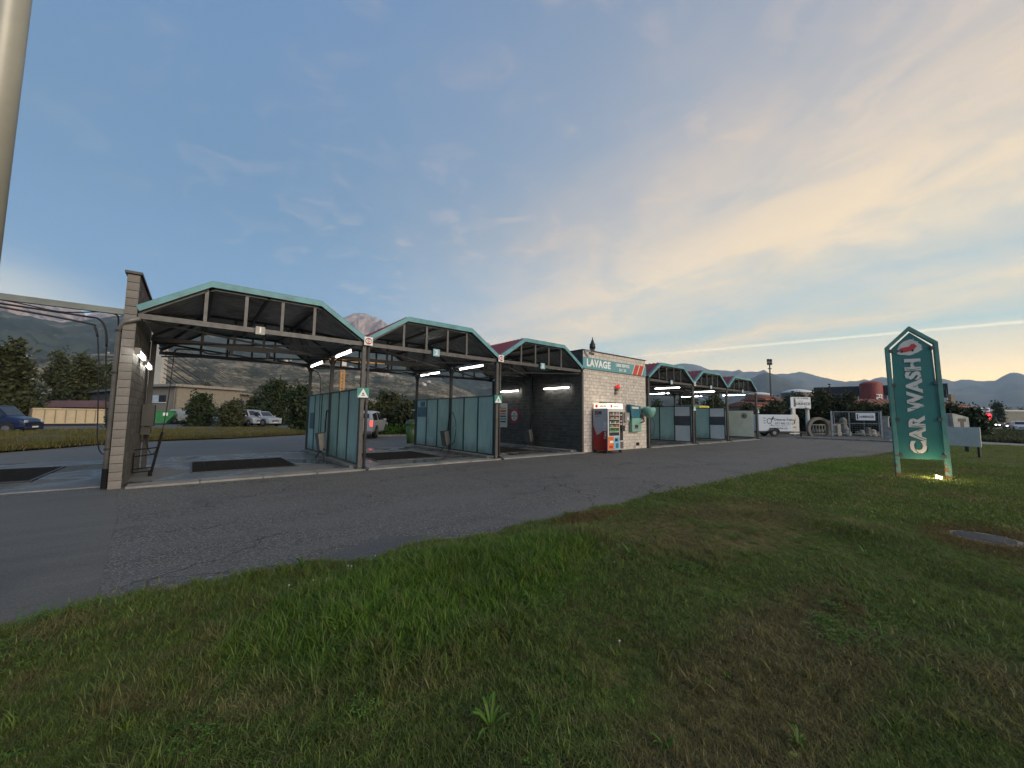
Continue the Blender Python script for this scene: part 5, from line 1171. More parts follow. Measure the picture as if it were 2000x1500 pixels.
# ------------------------------------------------------------------ vegetation
def crown_mesh(name, lobes, n_leaf, size, material, parent, seed, flat=1.0, clump=9):
    rg = np.random.default_rng(seed)
    lob = np.array(lobes, float); vol = lob[:, 3]*lob[:, 4]; pr_ = vol/vol.sum(); nc = n_leaf//clump
    idx = rg.choice(len(lob), nc, p=pr_); dv = rg.normal(size=(nc, 3)); dv /= np.linalg.norm(dv, axis=1)[:, None]
    rad = rg.uniform(.25, 1.0, nc)**.45; rad *= rg.choice([1, 1, 1, 1.12, 1.2, 1.35, 1.5], nc)
    cc_ = lob[idx, :3]+dv*rad[:, None]*np.stack([lob[idx, 3], lob[idx, 3], lob[idx, 4]], 1)
    P = np.repeat(cc_, clump, 0)+rg.normal(size=(nc*clump, 3))*size*1.5; m_ = len(P)
    P[:, 2] = np.maximum(P[:, 2], .03)
    a = rg.normal(size=(m_, 3)); a /= np.linalg.norm(a, axis=1)[:, None]; c2 = rg.normal(size=(m_, 3)); bvec = np.cross(a, c2); bvec /= np.linalg.norm(bvec, axis=1)[:, None]
    s_ = size*rg.uniform(.5, 1.3, m_)[:, None]; a *= s_; bvec *= s_*.55
    V = np.empty((m_, 4, 3)); V[:, 0] = P-a; V[:, 1] = P-bvec; V[:, 2] = P+a; V[:, 3] = P+bvec
    off = Vector((0, 0, 0))
    if parent is not None: off = parent.location
    V = V.reshape(-1, 3)-np.array(off)
    rv = np.repeat(rg.random(nc), clump)*.55+rg.random(m_)*.45
    return npmesh(name, V, np.arange(m_*4).reshape(-1, 4), material, parent, rv)
def tree(px, base, D, top, width, label, cat='tree', leafm='leaf_olive', n_leaf=5000, size=.16, nl=9, cone=0., trunk=True, group=None, name='broadleaf_tree', low=.25, seed=1, zb=0.):
    rg = random.Random(seed)
    q = pD(px, base, D); q.z = zb; ztop = pD(px, top, D).z; H = ztop-zb; rw = width*D/CF/2
    t = thing(name, label, cat, tuple(q), group)
    lobes = []
    for k in range(nl):
        f = (k+.5)/nl; z = zb+H*(low+(1-low)*f*.92); w_ = rw*(1-cone*f)*(math.sin(PI*min(1, .18+f*.82))**.5 if cone == 0 else 1)
        for s_ in range(2):
            an = rg.uniform(0, 2*PI); o = rg.uniform(.15, .62)*w_; rr = w_*rg.uniform(.34, .56)
            lobes.append((q.x+math.cos(an)*o, q.y+math.sin(an)*o, z+rg.uniform(-.05, .05)*H, rr, H*(1-low)/nl*rg.uniform(.9, 1.5)))
    if trunk:
        b = MB(); r0 = max(.06, H*.022)
        b.tube([q+Vector((0, 0, -.05)), q+Vector((.1*rg.uniform(-1, 1), 0, H*.3)), q+Vector((.15, .1, H*.75))], [r0*1.3, r0*.9, r0*.25], 8)
        for k in range(7):
            l = lobes[rg.randrange(len(lobes))]; z0 = H*rg.uniform(.15, .5)
            e = Vector(l[:3]); s0 = q+Vector((0, 0, z0)); b.tube([s0, s0.lerp(e, .5)+Vector((0, 0, H*.04)), e], [r0*.5, r0*.3, r0*.08], 5)
        b.build('trunk', K['bark'], t, smooth=True)
    crown_mesh('crown', lobes, n_leaf, size, K[leafm], t, seed)
    return t
# left background
tree(4, 825, 40, 668, 74, 'large olive-green tree rising behind the blue van at the left edge', n_leaf=9000, size=.26, low=.1, seed=11)
tree(108, 800, 62, 688, 52, 'slim upright tree left of the metal chimney', n_leaf=3500, size=.30, low=.1, seed=12)
tree(158, 800, 60, 693, 62, 'round-topped tree behind the grey shed roof', n_leaf=4500, size=.28, seed=13)
tree(205, 800, 66, 712, 60, 'dark tree left of the block wall behind the shed', leafm='leaf_dark', n_leaf=4000, size=.30, low=.05, seed=14)
tree(45, 815, 52, 745, 70, 'low dark bushy tree behind the end of the cream container', leafm='leaf_dark', n_leaf=4000, size=.22, low=.02, seed=15)
tree(224, 842, 40, 812, 26, 'small dark bush right of the cream container', 'bush', 'leaf_dark', 1500, .14, 5, low=0, trunk=False, name='bush', seed=16)
tree(386, 846, 46, 768, 52, 'dark bushy tree in front of the beige building', leafm='leaf_dark', n_leaf=6000, size=.17, low=.08, seed=17)
tree(450, 842, 45, 784, 56, 'broad bush with reddish tips right of the dark bushy tree', leafm='leaf_olive', n_leaf=5000, size=.17, low=.12, seed=18)
tree(398, 815, 80, 742, 18, 'pointed conifer tip rising over the beige roof', leafm='leaf_dark', n_leaf=1500, size=.25, cone=.8, low=.1, name='conifer', seed=19)
tree(540, 848, 54, 738, 84, 'biggest dark tree seen through the first bay', leafm='leaf_dark', n_leaf=9000, size=.18, low=.04, seed=20)
tree(582, 848, 38, 752, 62, 'dark green tree just left of the rear post of the first bay', leafm='leaf_dark', n_leaf=6000, size=.18, low=.04, seed=21)
tree(496, 848, 56, 775, 40, 'smaller yellowish tree left of the biggest dark tree', leafm='leaf_olive', n_leaf=3000, size=.18, low=.04, seed=22)
for k, (px, b_, D, tp, w_, lf, lab) in enumerate((
        (715, 852, 33, 792, 56, 'leaf_olive', 'bush right behind the silver pickup truck'), (755, 852, 34, 768, 62, 'leaf_olive', 'tallest tree over the pickup truck'),
        (790, 852, 31, 792, 46, 'leaf_hedge', 'tree between the pickup and the green bin'), (840, 852, 34, 795, 70, 'leaf_dark', 'dark bush behind the second glass screen'),
        (900, 852, 36, 800, 70, 'leaf_dark', 'dark bush behind the third bay'), (690, 850, 36, 800, 40, 'leaf_dark', 'dark bush behind the post left of the pickup'))):
    tree(px, b_, D, tp, w_, lab, 'tree', lf, 4500, .17, 7, low=.03, seed=30+k)
b = MB()
lob = [(10.9+i*.75, 29.2-i*.18, .35, .55, .42) for i in range(12)]
o = crown_mesh('low_hedge', lob, 6000, .07, K['leaf_weed'], None, 41); tag(o, 'low clipped green hedge behind the pickup truck', 'hedge')
b = MB(); b.bar((10.6, 28.6, .06), (20, 26.5, .06), .2, .14); struct(b.build('yard_kerb', K['kerb']))
# right background
for k, (px, b_, D, tp, w_, lf, nl_, lab) in enumerate((
        (1285, 850, 62, 783, 40, 'leaf_dark', 2500, 'dark tree seen low through the fourth bay'), (1345, 850, 56, 770, 60, 'leaf_olive', 5000, 'brownish tree seen through the fifth bay'),
        (1395, 850, 54, 766, 56, 'leaf_olive', 5000, 'brownish tree behind the sixth bay'), (1465, 852, 50, 792, 60, 'leaf_hedge', 5000, 'hedge tree behind the trailer'),
        (1515, 852, 47, 783, 66, 'leaf_hedge', 6000, 'hedge tree just left of the column signboard'), (1560, 852, 50, 768, 66, 'leaf_hedge', 6000, 'dark tree behind the column signboard'),
        (1612, 852, 46, 762, 76, 'leaf_hedge', 9000, 'largest spreading tree behind the stone ring'), (1655, 855, 45, 772, 66, 'leaf_hedge', 7000, 'tree behind the left leaf of the yard gate'),
        (1700, 856, 44, 788, 70, 'leaf_hedge', 7000, 'lower tree behind the white sign on the gate'), (1745, 858, 42, 790, 60, 'leaf_hedge', 5500, 'tree half hidden by the left edge of the green sign'),
        (1800, 860, 42, 790, 90, 'leaf_dark', 6000, 'dark tree directly behind the green sign'), (1868, 850, 40, 793, 56, 'leaf_dark', 7000, 'dark hedge tree behind the concrete frame'),
        (1905, 852, 37, 799, 44, 'leaf_dark', 6000, 'last dark hedge tree right of the concrete frame'))):
    tree(px, b_, D, tp, w_, lab, 'tree', lf, nl_, .17, 8, low=.02, seed=60+k, group=None)
tree(1945, 812, 150, 784, 9, 'left half of the pair of tall dark poplars on the right skyline', leafm='leaf_dark', n_leaf=1500, size=.4, low=.0, name='poplar_tree', seed=90)
tree(1951, 812, 150, 786, 8, 'right half of the pair of tall dark poplars on the right skyline', leafm='leaf_dark', n_leaf=1500, size=.4, low=.0, name='poplar_tree', seed=91)
tree(1968, 812, 170, 799, 14, 'low round tree above the long grey building', leafm='leaf_dark', n_leaf=900, size=.4, low=.0, seed=92)
tree(1996, 812, 170, 798, 16, 'low round tree at the right edge above the long building', leafm='leaf_dark', n_leaf=900, size=.4, low=.0, seed=93)

# ------------------------------------------------------------------ background buildings
def slab(px0, py0, px1, py1, D, depth, name, m_, parent, z0=None, tilt=0):
    """box whose front face spans those corners at depth D, going back by depth (built square to the view line of its middle)"""
    a = pD(px0, py0, D); c_ = pD(px1, py1, D+tilt); z_top = a.z; z_bot = c_.z if z0 is None else z0
    u_ = Vector((c_.x-a.x, c_.y-a.y, 0)); L_ = u_.length; M_ = frame((a.x, a.y, 0), u_, (0, 0, 1))
    b = MB(); b.box((0, z_bot, -depth), (L_, z_top, 0), M_); o = b.build(name, m_, parent); return o, M_, L_, z_top
dgrey = mat('dark_render', (.055, .055, .055), .9, dirt=(.3, .5, .4)); beige = mat('beige_render', (.22, .19, .15), .9, var=.08, dirt=(.4, .6, .3))
t = thing('grey_workshop', 'long dark grey workshop with sloping roof edge behind the cream container', 'building', tuple(pD(180, 830, 62)))
sl_ = pD(70, 775, 62)
A1, B1 = pD(72, 776, 66), pD(246, 757, 56); uu2 = Vector((B1.x-A1.x, B1.y-A1.y, 0)); L_ = uu2.length; M_ = frame((A1.x, A1.y, 0), uu2, (0, 0, 1))
b = MB(); b.prism([(0, 0), (L_, 0), (L_, B1.z-.3), (0, A1.z-.3)], -8, 0, lambda u, v, tt: M_ @ Vector((u, v, tt))); b.build('wall', dgrey, t)
b = MB(); b.prism([(-.5, A1.z-.3), (L_+.5, B1.z-.3), (L_+.5, B1.z), (-.5, A1.z)], -9, .5, lambda u, v, tt: M_ @ Vector((u, v, tt))); b.build('roof', K['unitgrey'], t)
for f in (.50, .62, .74):
    b = MB(); b.box((L_*f, 1.9, .01), (L_*f+.9, 3.4, .06), M_); w_ = b.build('window', K['black'], t)
    b = MB(); b.box((L_*f-.05, 1.8, .02), (L_*f+.95, 1.9, .12), M_); b.build('sill', K['offwhite'], w_)
b = MB(); b.lathe([(.42, 2.0), (.42, 5.1)], M_ @ Vector((L_*.18, 0, 1)), 14); b.lathe([(.75, 5.15), (.7, 5.3), (.1, 5.45)], M_ @ Vector((L_*.18, 0, 1)), 14); b.build('metal_chimney', mat('chimney_zinc', (.30, .31, .31), .4, .4), t, smooth=True)
b = MB(); b.box((L_*.68, B1.z-.5, -3), (L_*.68+.5, B1.z+1.4, -2.5), M_); b.build('small_chimney', K['offwhite'], t)
t = thing('shed', 'low shed with purple-brown ribbed roof peeping over the cream container', 'shed', tuple(pD(115, 815, 52)))
A1, B1 = pD(64, 795, 54), pD(168, 795, 50); uu2 = Vector((B1.x-A1.x, B1.y-A1.y, 0)); L_ = uu2.length; M_ = frame((A1.x, A1.y, 0), uu2, (0, 0, 1))
b = MB(); b.box((.4, 0, -3.6), (L_-.4, A1.z, -.2), M_); b.build('wall', dgrey, t)
b = MB(); b.prism([(0, A1.z), (-1.8, A1.z+.95), (-3.8, A1.z)], .0, L_, lambda u, v, tt: M_ @ Vector((tt, v, u))); b.build('roof', mat('plum_sheet', (.10, .055, .06), .5), t)
k = int(L_/.5)
for i in range(k):
    b = MB(); b.bar(M_ @ Vector((.2+i*.5, A1.z+.03, .02)), M_ @ Vector((.2+i*.5, A1.z+.98, -1.8)), .06, .05); b.build('rib', mat('plum_rib', (.14, .08, .085), .5), t)
# cream roll-off container
t = thing('roll_off_container', 'long cream steel skip container with upright ribs', 'container', tuple(pD(130, 838, 42)))
A1, B1 = pD(60, 835, 40), pD(203, 836, 44.5); uu2 = Vector((B1.x-A1.x, B1.y-A1.y, 0)); L_ = uu2.length; M_ = frame((A1.x, A1.y, .12), uu2, (0, 0, 1)); t.location = (A1.x, A1.y, 0)
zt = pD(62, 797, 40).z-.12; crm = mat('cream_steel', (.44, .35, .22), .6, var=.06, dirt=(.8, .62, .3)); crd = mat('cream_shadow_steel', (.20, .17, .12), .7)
b = MB()
b.box((0, .2, -.06), (L_, zt, 0), M_); b.box((0, .2, -2.3), (L_, zt, -2.24), M_); b.box((0, .2, -2.24), (.06, zt, -.06), M_); b.box((L_-.06, .2, -2.24), (L_, zt, -.06), M_); b.box((.06, .2, -2.24), (L_-.06, .3, -.06), M_)
b.build('tub', crm, t)
for i in range(8):
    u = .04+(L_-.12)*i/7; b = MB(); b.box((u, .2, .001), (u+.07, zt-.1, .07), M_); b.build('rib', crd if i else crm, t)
b = MB(); b.box((-.04, zt-.1, -.02), (L_+.04, zt+.02, .11), M_); b.box((-.04, .12, .0), (L_+.04, .2, .10), M_); b.build('rim', crm, t)
b = MB(); b.box((.5, 0, -2.0), (L_-.5, .12, -.3), M_); b.build('skids', K['black'], t)
t = thing('grey_container', 'grey-brown open container seen end-on left of the cream one', 'container', (0, 0, 0))
A1, B1 = pD(8, 836, 46), pD(62, 836, 44); uu3 = Vector((B1.x-A1.x, B1.y-A1.y, 0)); L3 = uu3.length; M_ = frame((A1.x, A1.y, .12), uu3, (0, 0, 1)); t.location = (A1.x, A1.y, 0)
b = MB(); b.box((0, .1, -2.2), (L3, zt+.1, 0), M_); b.build('tub', crd, t)
for i in range(4):
    b = MB(); b.box((.02+(L3-.1)*i/3, .1, .001), (.10+(L3-.1)*i/3, zt, .06), M_); b.build('rib', K['stone'], t)
# green skip
t = thing('green_skip', 'bright green skip with white label behind the verge', 'skip', (0, 0, 0))
A1, B1 = pD(290, 832, 50), pD(333, 832, 51); uu3 = Vector((B1.x-A1.x, B1.y-A1.y, 0)); L3 = uu3.length; M_ = frame((A1.x, A1.y, .1), uu3, (0, 0, 1)); t.location = (A1.x, A1.y, 0)
gsk = mat('skip_green', (.02, .17, .05), .5, dirt=(1, .6, .3))
b = MB(); b.prism([(.45, .05), (L3-.55, .05), (L3+.25, 1.15), (L3, 1.65), (-.1, 1.65), (-.1, 1.0)], -1.7, 0, lambda u, v, tt: M_ @ Vector((u, v, tt))); b.build('tub', gsk, t)
b = MB(); b.box((-.15, 1.6, -1.75), (L3+.1, 1.7, .06), M_); b.box((.3, .85, .0), (L3+.05, .93, .05), M_); b.build('rim', gsk, t)
for u in (.9, 1.7): b = MB(); b.box((u, .1, .001), (u+.07, 1.6, .05), M_); b.build('rib', gsk, t)
b = MB(); b.box((1.35, 1.05, .055), (1.85, 1.45, .06), M_); b.build('label', K['white'], t)
# beige building
t = thing('beige_office', 'beige flat-roofed building with blue sign and long roof edge', 'building', (0, 0, 0))
A1, C1, B1 = pD(262, 762, 58), pD(348, 755, 55), pD(486, 777, 80)
t.location = (C1.x, C1.y, 0)
zr = C1.z
def face(P, Q, zt0, zt1, nm, m_, th=.3, z0=1.9):
    u_ = Vector((Q.x-P.x, Q.y-P.y, 0)); L_ = u_.length; M_ = frame((P.x, P.y, 0), u_, (0, 0, 1)); return M_, L_
M1, L1 = face(A1, C1, zr, zr, '', None); M2, L2 = face(C1, B1, zr, zr, '', None)
b = MB(); b.box((0, 1.6, -9), (L1, zr, 0), M1); b.build('wall', beige, t)
b = MB(); b.box((.02, 1.6, -.4), (L2, zr-.02, 0), M2); b.build('wall', beige, t)
b = MB(); b.box((.3, 0, -8), (L1-.2, 1.58, -.8), M1); b.build('basement', K['black'], t)
b = MB(); b.box((.9, 0, -1.2), (L2-.3, 1.57, -.8), M2); b.build('basement', K['black'], t)
b = MB(); b.box((-.3, zr, -9.5), (L1+.5, zr+.35, .6), M1); b.build('roof_edge', mat('roof_edge_grey', (.26, .23, .20), .8), t)
b = MB(); b.box((-.2, zr+.002, -.6), (L2+.8, zr+.34, .62), M2); b.build('roof_edge', mat('roof_edge_grey', (.3, .3, .3)), t)
b = MB(); b.box((-.1, 1.5, -.2), (L1+.1, 1.66, .12), M1); b.build('rust_band', mat('rust_brown', (.10, .045, .03), .8), t)
fA = 1-(348-327)/86; x0w = L1*(300-262)/86; x1w = L1*(327-262)/86
b = MB(); b.box((x0w, 3.05, .005), ((x0w+x1w)/2, 4.05, .05), M1); b.build('window', mat('window_sky', (.45, .52, .58), .3), t)
b = MB(); b.box(((x0w+x1w)/2+.02, 3.05, .005), (x1w, 4.05, .05), M1); b.build('window', K['black'], t)
b = MB(); b.box((x0w-.1, 2.93, .01), (x1w+.1, 3.03, .12), M1); b.build('sill', K['white'], t)
b = MB(); b.bar(M1 @ Vector((L1-.2, 1.5, .1)), M1 @ Vector((L1-.2, zr, .1)), .12); b.build('downpipe', K['darksteel'], t)
b = MB(); b.box((1.4, 1.9, .01), (4.6, 4.1, .04), M2); b.build('door_recess', K['black'], t)
b = MB(); b.box((1.3, 1.7, .05), (4.8, 1.85, 1.5), M2); b.build('balcony_floor', K['darksteel'], t)
b = MB()
for k in range(9): b.bar(M2 @ Vector((1.35+k*.42, 1.85, 1.45)), M2 @ Vector((1.35+k*.42, 2.9, 1.45)), .05)
b.bar(M2 @ Vector((1.3, 2.9, 1.45)), M2 @ Vector((4.8, 2.9, 1.45)), .06); b.build('railing', K['darksteel'], t)
bs = L2*.32
b = MB(); b.box((bs, 3.5, .02), (bs+5.3, 4.8, .12), M2); b.build('blue_sign', mat('sign_blue', (.015, .20, .42), .5), t)
text('uman', .9, K['white'], t, M2 @ Matrix.Translation((bs+2.8, 4.2, .125)), squeeze=1.4)
b = MB(); b.box((L2*.8, 2.9, .02), (L2*.9, 4.1, .1), M2); b.build('window', K['glass'], t)
# bridge pylon with stay cables
t = thing('bridge_pylon', 'pale concrete bridge pylon with a fan of dark stay cables', 'bridge', (0, 0, 0))
q = pD(300, 760, 130); t.location = (q.x, q.y, 0)
uu4 = Vector(Rt.xyz); uu4.z = 0; M_ = frame((q.x, q.y, 0), uu4, (0, 0, 1)); pc = mat('pylon_concrete', (.42, .40, .36), .9, var=.1, scale=.4)
b = MB(); b.box((-2.2, 0, -2.2), (-1.1, 34, 0), M_); b.build('leg', pc, t)
b = MB(); b.box((-1.0, 0, -2.2), (1.9, 33.5, -.1), M_); b.build('leg', pc, t)
for k in range(12): 
    b = MB(); b.box((-1.95, 12+k*1.5, .001), (-1.4, 12.7+k*1.5, .05), M_); b.build('opening', K['darksteel'], t)
for k in range(11):
    z0 = pD(308, 655+k*9.0, 130).z; e = pD(500-k*13+14*(k % 2), 775-(k < 2)*8+k*1.6, 150)
    b = MB(); b.bar(M_ @ Vector((1.9, z0, -1)), e, .22); b.build('stay_cable', K['black'], t)
    
# yellow tower crane
t = thing('tower_crane', 'yellow lattice crane mast between the posts', 'crane', tuple(pD(664, 830, 170)))
q = pD(664, 830, 170); q.z = 0; t.location = q; zt = pD(664, 703, 170).z; ym = mat('crane_yellow', (.62, .30, .06), .5); b = MB(); s_ = .75
for (a, e) in ((-s_, -s_), (s_, -s_), (s_, s_), (-s_, s_)): b.bar(q+Vector((a, e, 0)), q+Vector((a, e, zt)), .22)
b.build('mast_leg', ym, t)
b = MB(); z = 0; k = 0
while z < zt-1.5:
    for (a0, e0, a1, e1) in ((-s_, -s_, s_, -s_), (s_, -s_, s_, s_), (s_, s_, -s_, s_), (-s_, s_, -s_, -s_)): b.bar(q+Vector((a0, e0, z)), q+Vector((a1, e1, z+1.5)), .13); b.bar(q+Vector((a0, e0, z)), q+Vector((a1, e1, z)), .13)
    z += 1.5
b.build('lattice', ym, t, kind='stuff')
b = MB(); b.bar(q+Vector((-9, 3, zt)), q+Vector((30, -10, zt)), 1.0, 1.0); b.build('jib', ym, t); b = MB(); b.box((q.x-1.2, q.y-1.2, zt-2.4), (q.x+1.2, q.y+1.2, zt-.3)); b.build('cab', K['offwhite'], t)
# green bin, blue canopy, dark shed behind second bay
t = thing('green_bin', 'dark green round-lidded wheelie bin at the rear end of the second screen', 'bin', (9.55, 20.6, 0))
q = pD(803.5, 864, 22.2); q.z = 0; t.location = q
b = MB(); b.lathe([(.26, .02), (.30, .5), (.35, 1.05)], q, 14); b.build('body', K['greenplastic'], t, smooth=True)
b = MB(); b.lathe([(.38, 1.05), (.38, 1.12), (.33, 1.26), (.15, 1.34)], q, 14); b.build('lid', K['greenplastic'], t, smooth=True)
t = thing('garden_canopy', 'small light-blue pitched canopy in front of a dark shed', 'canopy', tuple(pD(800, 850, 31)))
q = pD(786, 808, 31); t.location = (q.x, q.y, 0); M_ = frame((q.x, q.y, 0), uu4, (0, 0, 1)); bc = mat('canopy_blue', (.14, .32, .46), .5)
b = MB(); b.prism([(0, 1.72), (.55, 2.05), (2.6, 2.08), (2.6, 1.98), (.6, 1.93), (.05, 1.62)], -2.5, 0, lambda u, v, tt: M_ @ Vector((u, v, tt))); b.build('roof', bc, t)
for (u, w_) in ((.3, -.2), (2.4, -.2), (.3, -2.3), (2.4, -2.3)): b = MB(); b.box((u-.04, 0, w_-.04), (u+.04, 1.9, w_+.04), M_); b.build('post', K['darksteel'], t)
t = thing('dark_shed', 'dark flat-roofed shed above the blue canopy', 'shed', tuple(pD(820, 850, 40)))
q = pD(778, 788, 40); t.location = (q.x, q.y, 0); M_ = frame((q.x, q.y, 0), uu4, (0, 0, 1)); zt = q.z
b = MB(); b.box((.4, 0, -4), (9, zt-.2, 0), M_); b.build('wall', K['black'], t)
b = MB(); b.box((0, zt-.2, -4.5), (9.3, zt, .4), M_); b.build('roof', K['darksteel'], t)
# right-hand buildings
t = thing('black_building', 'long black modern building with strip windows and a red drum', 'building', (0, 0, 0))
A1, B1 = pD(1589, 757, 78), pD(1850, 742, 66); uu5 = Vector((B1.x-A1.x, B1.y-A1.y, 0)); L_ = uu5.length; M_ = frame((A1.x, A1.y, 0), uu5, (0, 0, 1)); t.location = (A1.x, A1.y, 0); zt = A1.z
b = MB(); b.box((0, 0, -14), (L_, zt, 0), M_); b.build('wall', mat('black_cladding', (.022, .026, .034), .6), t)
for k in range(14):
    u = L_*(.20+k*.055)
    b = MB(); b.box((u, zt-4.0, .01), (u+.9, zt-1.9, .05), M_); w_ = b.build('window', mat('blue_glass', (.03, .06, .09), .1, spec=.8), t)
    b = MB(); b.box((u+.95, zt-4.0, .01), (u+1.1, zt-1.9, .10), M_); b.build('frame', K['offwhite'], w_)
b = MB(); rd = 1.58
q = pD(1702.5, 780, 70); q.z = 0; zt = pD(1703, 749, 68).z
b.lathe([(rd, pD(1703, 783, 68).z), (rd, zt-2.2), (rd*1.02, zt-2.2), (rd*1.02, zt-2.1), (rd, zt-2.1), (rd, zt+.15), (rd*.7, zt+.5)], q, 28); b.build('red_drum', mat('drum_red', (.27, .055, .045), .6, dirt=(.3, .6, .3)), t, smooth=False)
dd = (EYE-q); dd.z = 0; dd.normalize(); sdv = Vector((-dd.y, dd.x, 0)); 
if sdv.dot(Rt) < 0: sdv = -sdv
dv2 = (dd*.8+sdv*.6).normalized()
text('FIX', 1.3, K['white'], t, frame(q+dv2*(rd+.05)+Vector((0, 0, zt-2.5)), (0, 0, -1), dv2.cross(Vector((0, 0, -1)))), fat=.03, squeeze=.75)
def tileroof(px0, py0, px1, py1, D0, D1, rise, depth, label, wallc=beige):
    t = thing('tiled_house', label, 'house', (0, 0, 0)); A1, B1 = pD(px0, py0, D0), pD(px1, py1, D1); u_ = Vector((B1.x-A1.x, B1.y-A1.y, 0)); L_ = u_.length; M_ = frame((A1.x, A1.y, 0), u_, (0, 0, 1)); t.location = (A1.x, A1.y, 0); ze = A1.z
    b = MB(); b.box((.4, 0, -depth+.5), (L_-.4, ze, -.5), M_); b.build('wall', wallc, t)
    b = MB(); b.prism([(0, ze-.1), (0, ze+.08), (-depth/2, ze+rise), (-depth, ze+.08), (-depth, ze-.1)], 0, L_, lambda u, v, tt: M_ @ Vector((tt, v, u))); b.build('roof', K['terracotta'], t)
    b = MB(); k = int(L_/.6); 
    for i in range(k): b.bar(M_ @ Vector((.3+i*.6, ze+.12, 0)), M_ @ Vector((.3+i*.6, ze+rise+.04, -depth/2)), .2, .06)
    b.build('tile_rows', K['terracotta'], t, kind='stuff')
tileroof(1672, 790, 1800, 790, 58, 55, .9, 6, 'long low terracotta-tiled roof in front of the black building')
tileroof(1480, 792, 1545, 784, 62, 66, .7, 6, 'terracotta-tiled roof above the hedge behind the trailer')
tileroof(1495, 780, 1530, 778, 72, 74, .8, 5, 'small dark-gabled tiled roof below the floodlight mast', K['black'])
tileroof(1840, 792, 1897, 791, 55, 58, 1.1, 7, 'sloping terracotta roof right of the green sign')
t = thing('rooftop_hut', 'small beige flat-roofed hut above the tiled roof right of the green sign', 'hut', (0, 0, 0))
for (x0_, x1_, tp, m_) in ((1857, 1866, 770, beige), (1848, 1857, 773, dgrey)):
    A1, B1 = pD(x0_, tp, 62), pD(x1_, tp, 62); u_ = Vector((B1.x-A1.x, B1.y-A1.y, 0)); M_ = frame((A1.x, A1.y, 0), u_, (0, 0, 1)); b = MB(); b.box((0, 0, -3), (u_.length, A1.z, 0), M_); b.build('wall', m_, t)
    t.location = (0, 0, 0)
t = thing('antenna_mast', 'short roof mast with dark equipment boxes at the right edge of the green sign', 'mast', (0, 0, 0))
q = pD(1846, 792, 56); b = MB(); b.bar((q.x, q.y, 2), (q.x, q.y, pD(1846, 757, 56).z), .12); b.build('pole', K['steel'], t)
for zz_, w_ in ((765, .5), (772, .45), (781, .6)):
    z = pD(1846, zz_, 56).z; b = MB(); b.box((q.x-w_/2, q.y-w_/2, z-.3), (q.x+w_/2, q.y+w_/2, z+.3)); b.build('equipment_box', K['black'] if zz_ != 781 else K['offwhite'], t)
for (px, tp, bt, wd, D, lab) in ((1481, 766, 772, 48, 90, 'white shallow dome roof on beige walls left of the mast'), (1557, 760, 768, 56, 95, 'white shallow dome roof right of the mast')):
    t = thing('domed_hall', lab, 'hall', (0, 0, 0)); q = pD(px, bt, D); t.location = (q.x, q.y, 0); rr = wd*D/CF/2; ze = q.z; h = pD(px, tp, D).z-ze
    b = MB(); b.lathe([(rr*.96, 0), (rr*.96, ze)], (q.x, q.y, 0), 28); b.build('wall', beige, t)
    b = MB(); b.lathe([(rr, ze), (rr*.8, ze+h*.45), (rr*.5, ze+h*.8), (rr*.2, ze+h*.97), (.1, ze+h)], (q.x, q.y, 0), 28); b.build('dome', mat('dome_white', (.62, .63, .62), .6, var=.05), t, smooth=True)
q = pD(1507, 800, 85); t = thing('floodlight_mast', 'tall thin mast with a cluster of floodlights above the tiled roofs', 'mast', (q.x, q.y, 0)); zt = pD(1507, 702, 85).z
b = MB(); b.tube([(q.x, q.y, 0), (q.x, q.y, zt-.8)], [.22, .13], 8); b.build('pole', K['steel'], t)
for (dz_, s_) in ((-.1, 1), (-.8, 1), (-.1, -1), (-.8, -1)):
    b = MB(); c_ = Vector((q.x, q.y, zt+dz_))+uu4.normalized()*s_*.28; b.box((c_.x-.22, c_.y-.22, c_.z-.3), (c_.x+.22, c_.y+.22, c_.z+.3)); b.build('lamp_head', K['steel'], t)
b = MB(); b.box((q.x-.3, q.y-.3, zt-2.0), (q.x+.3, q.y+.3, zt-1.85)); b.build('platform', K['steel'], t)
# long grey building, filling station totem
t = thing('long_warehouse', 'long low grey warehouse with pale roof edge behind the traffic', 'building', (0, 0, 0))
A1, B1 = pD(1931, 803, 150), pD(2120, 803, 150); u_ = Vector((B1.x-A1.x, B1.y-A1.y, 0)); M_ = frame((A1.x, A1.y, 0), u_, (0, 0, 1)); t.location = (A1.x, A1.y, 0)
b = MB(); b.box((0, 0, -20), (u_.length, A1.z, 0), M_); b.build('wall', mat('warehouse_grey', (.20, .19, .155), .8), t)
b = MB(); b.box((-.2, A1.z, -20.2), (u_.length+.2, A1.z+.6, .2), M_); b.build('roof_edge', mat('roof_pale', (.5, .48, .42), .6), t)
t = thing('filling_station_sign', 'blue filling station totem with oval logo and lit red price display', 'sign', (0, 0, 0))
D_ = 75; A1, B1 = pD(1914.5, 795, D_), pD(1934, 795, D_); u_ = Vector((B1.x-A1.x, B1.y-A1.y, 0)); W_ = u_.length; M_ = frame((A1.x, A1.y, 0), u_, (0, 0, 1)); t.location = (A1.x, A1.y, 0)
zz = lambda y: pD(1920, y, D_).z
nb = mat('station_blue', (.02, .045, .13), .5)
b = MB(); b.box((0, 0, -.4), (W_, zz(795), 0), M_); b.build('case', nb, t)
b = MB(); b.box((.12, zz(803.5), .001), (W_-.12, zz(796.5), .03), M_); b.build('white_field', K['white'], t)
b = MB(); cx_, cy_ = W_/2, zz(800); b.prism([(cx_+.72*math.cos(a), cy_+.27*math.sin(a)) for a in np.linspace(0, 2*PI, 25)[:-1]], .031, .045, lambda u, v, tt: M_ @ Vector((u, v, tt))); b.build('oval_logo', nb, t)
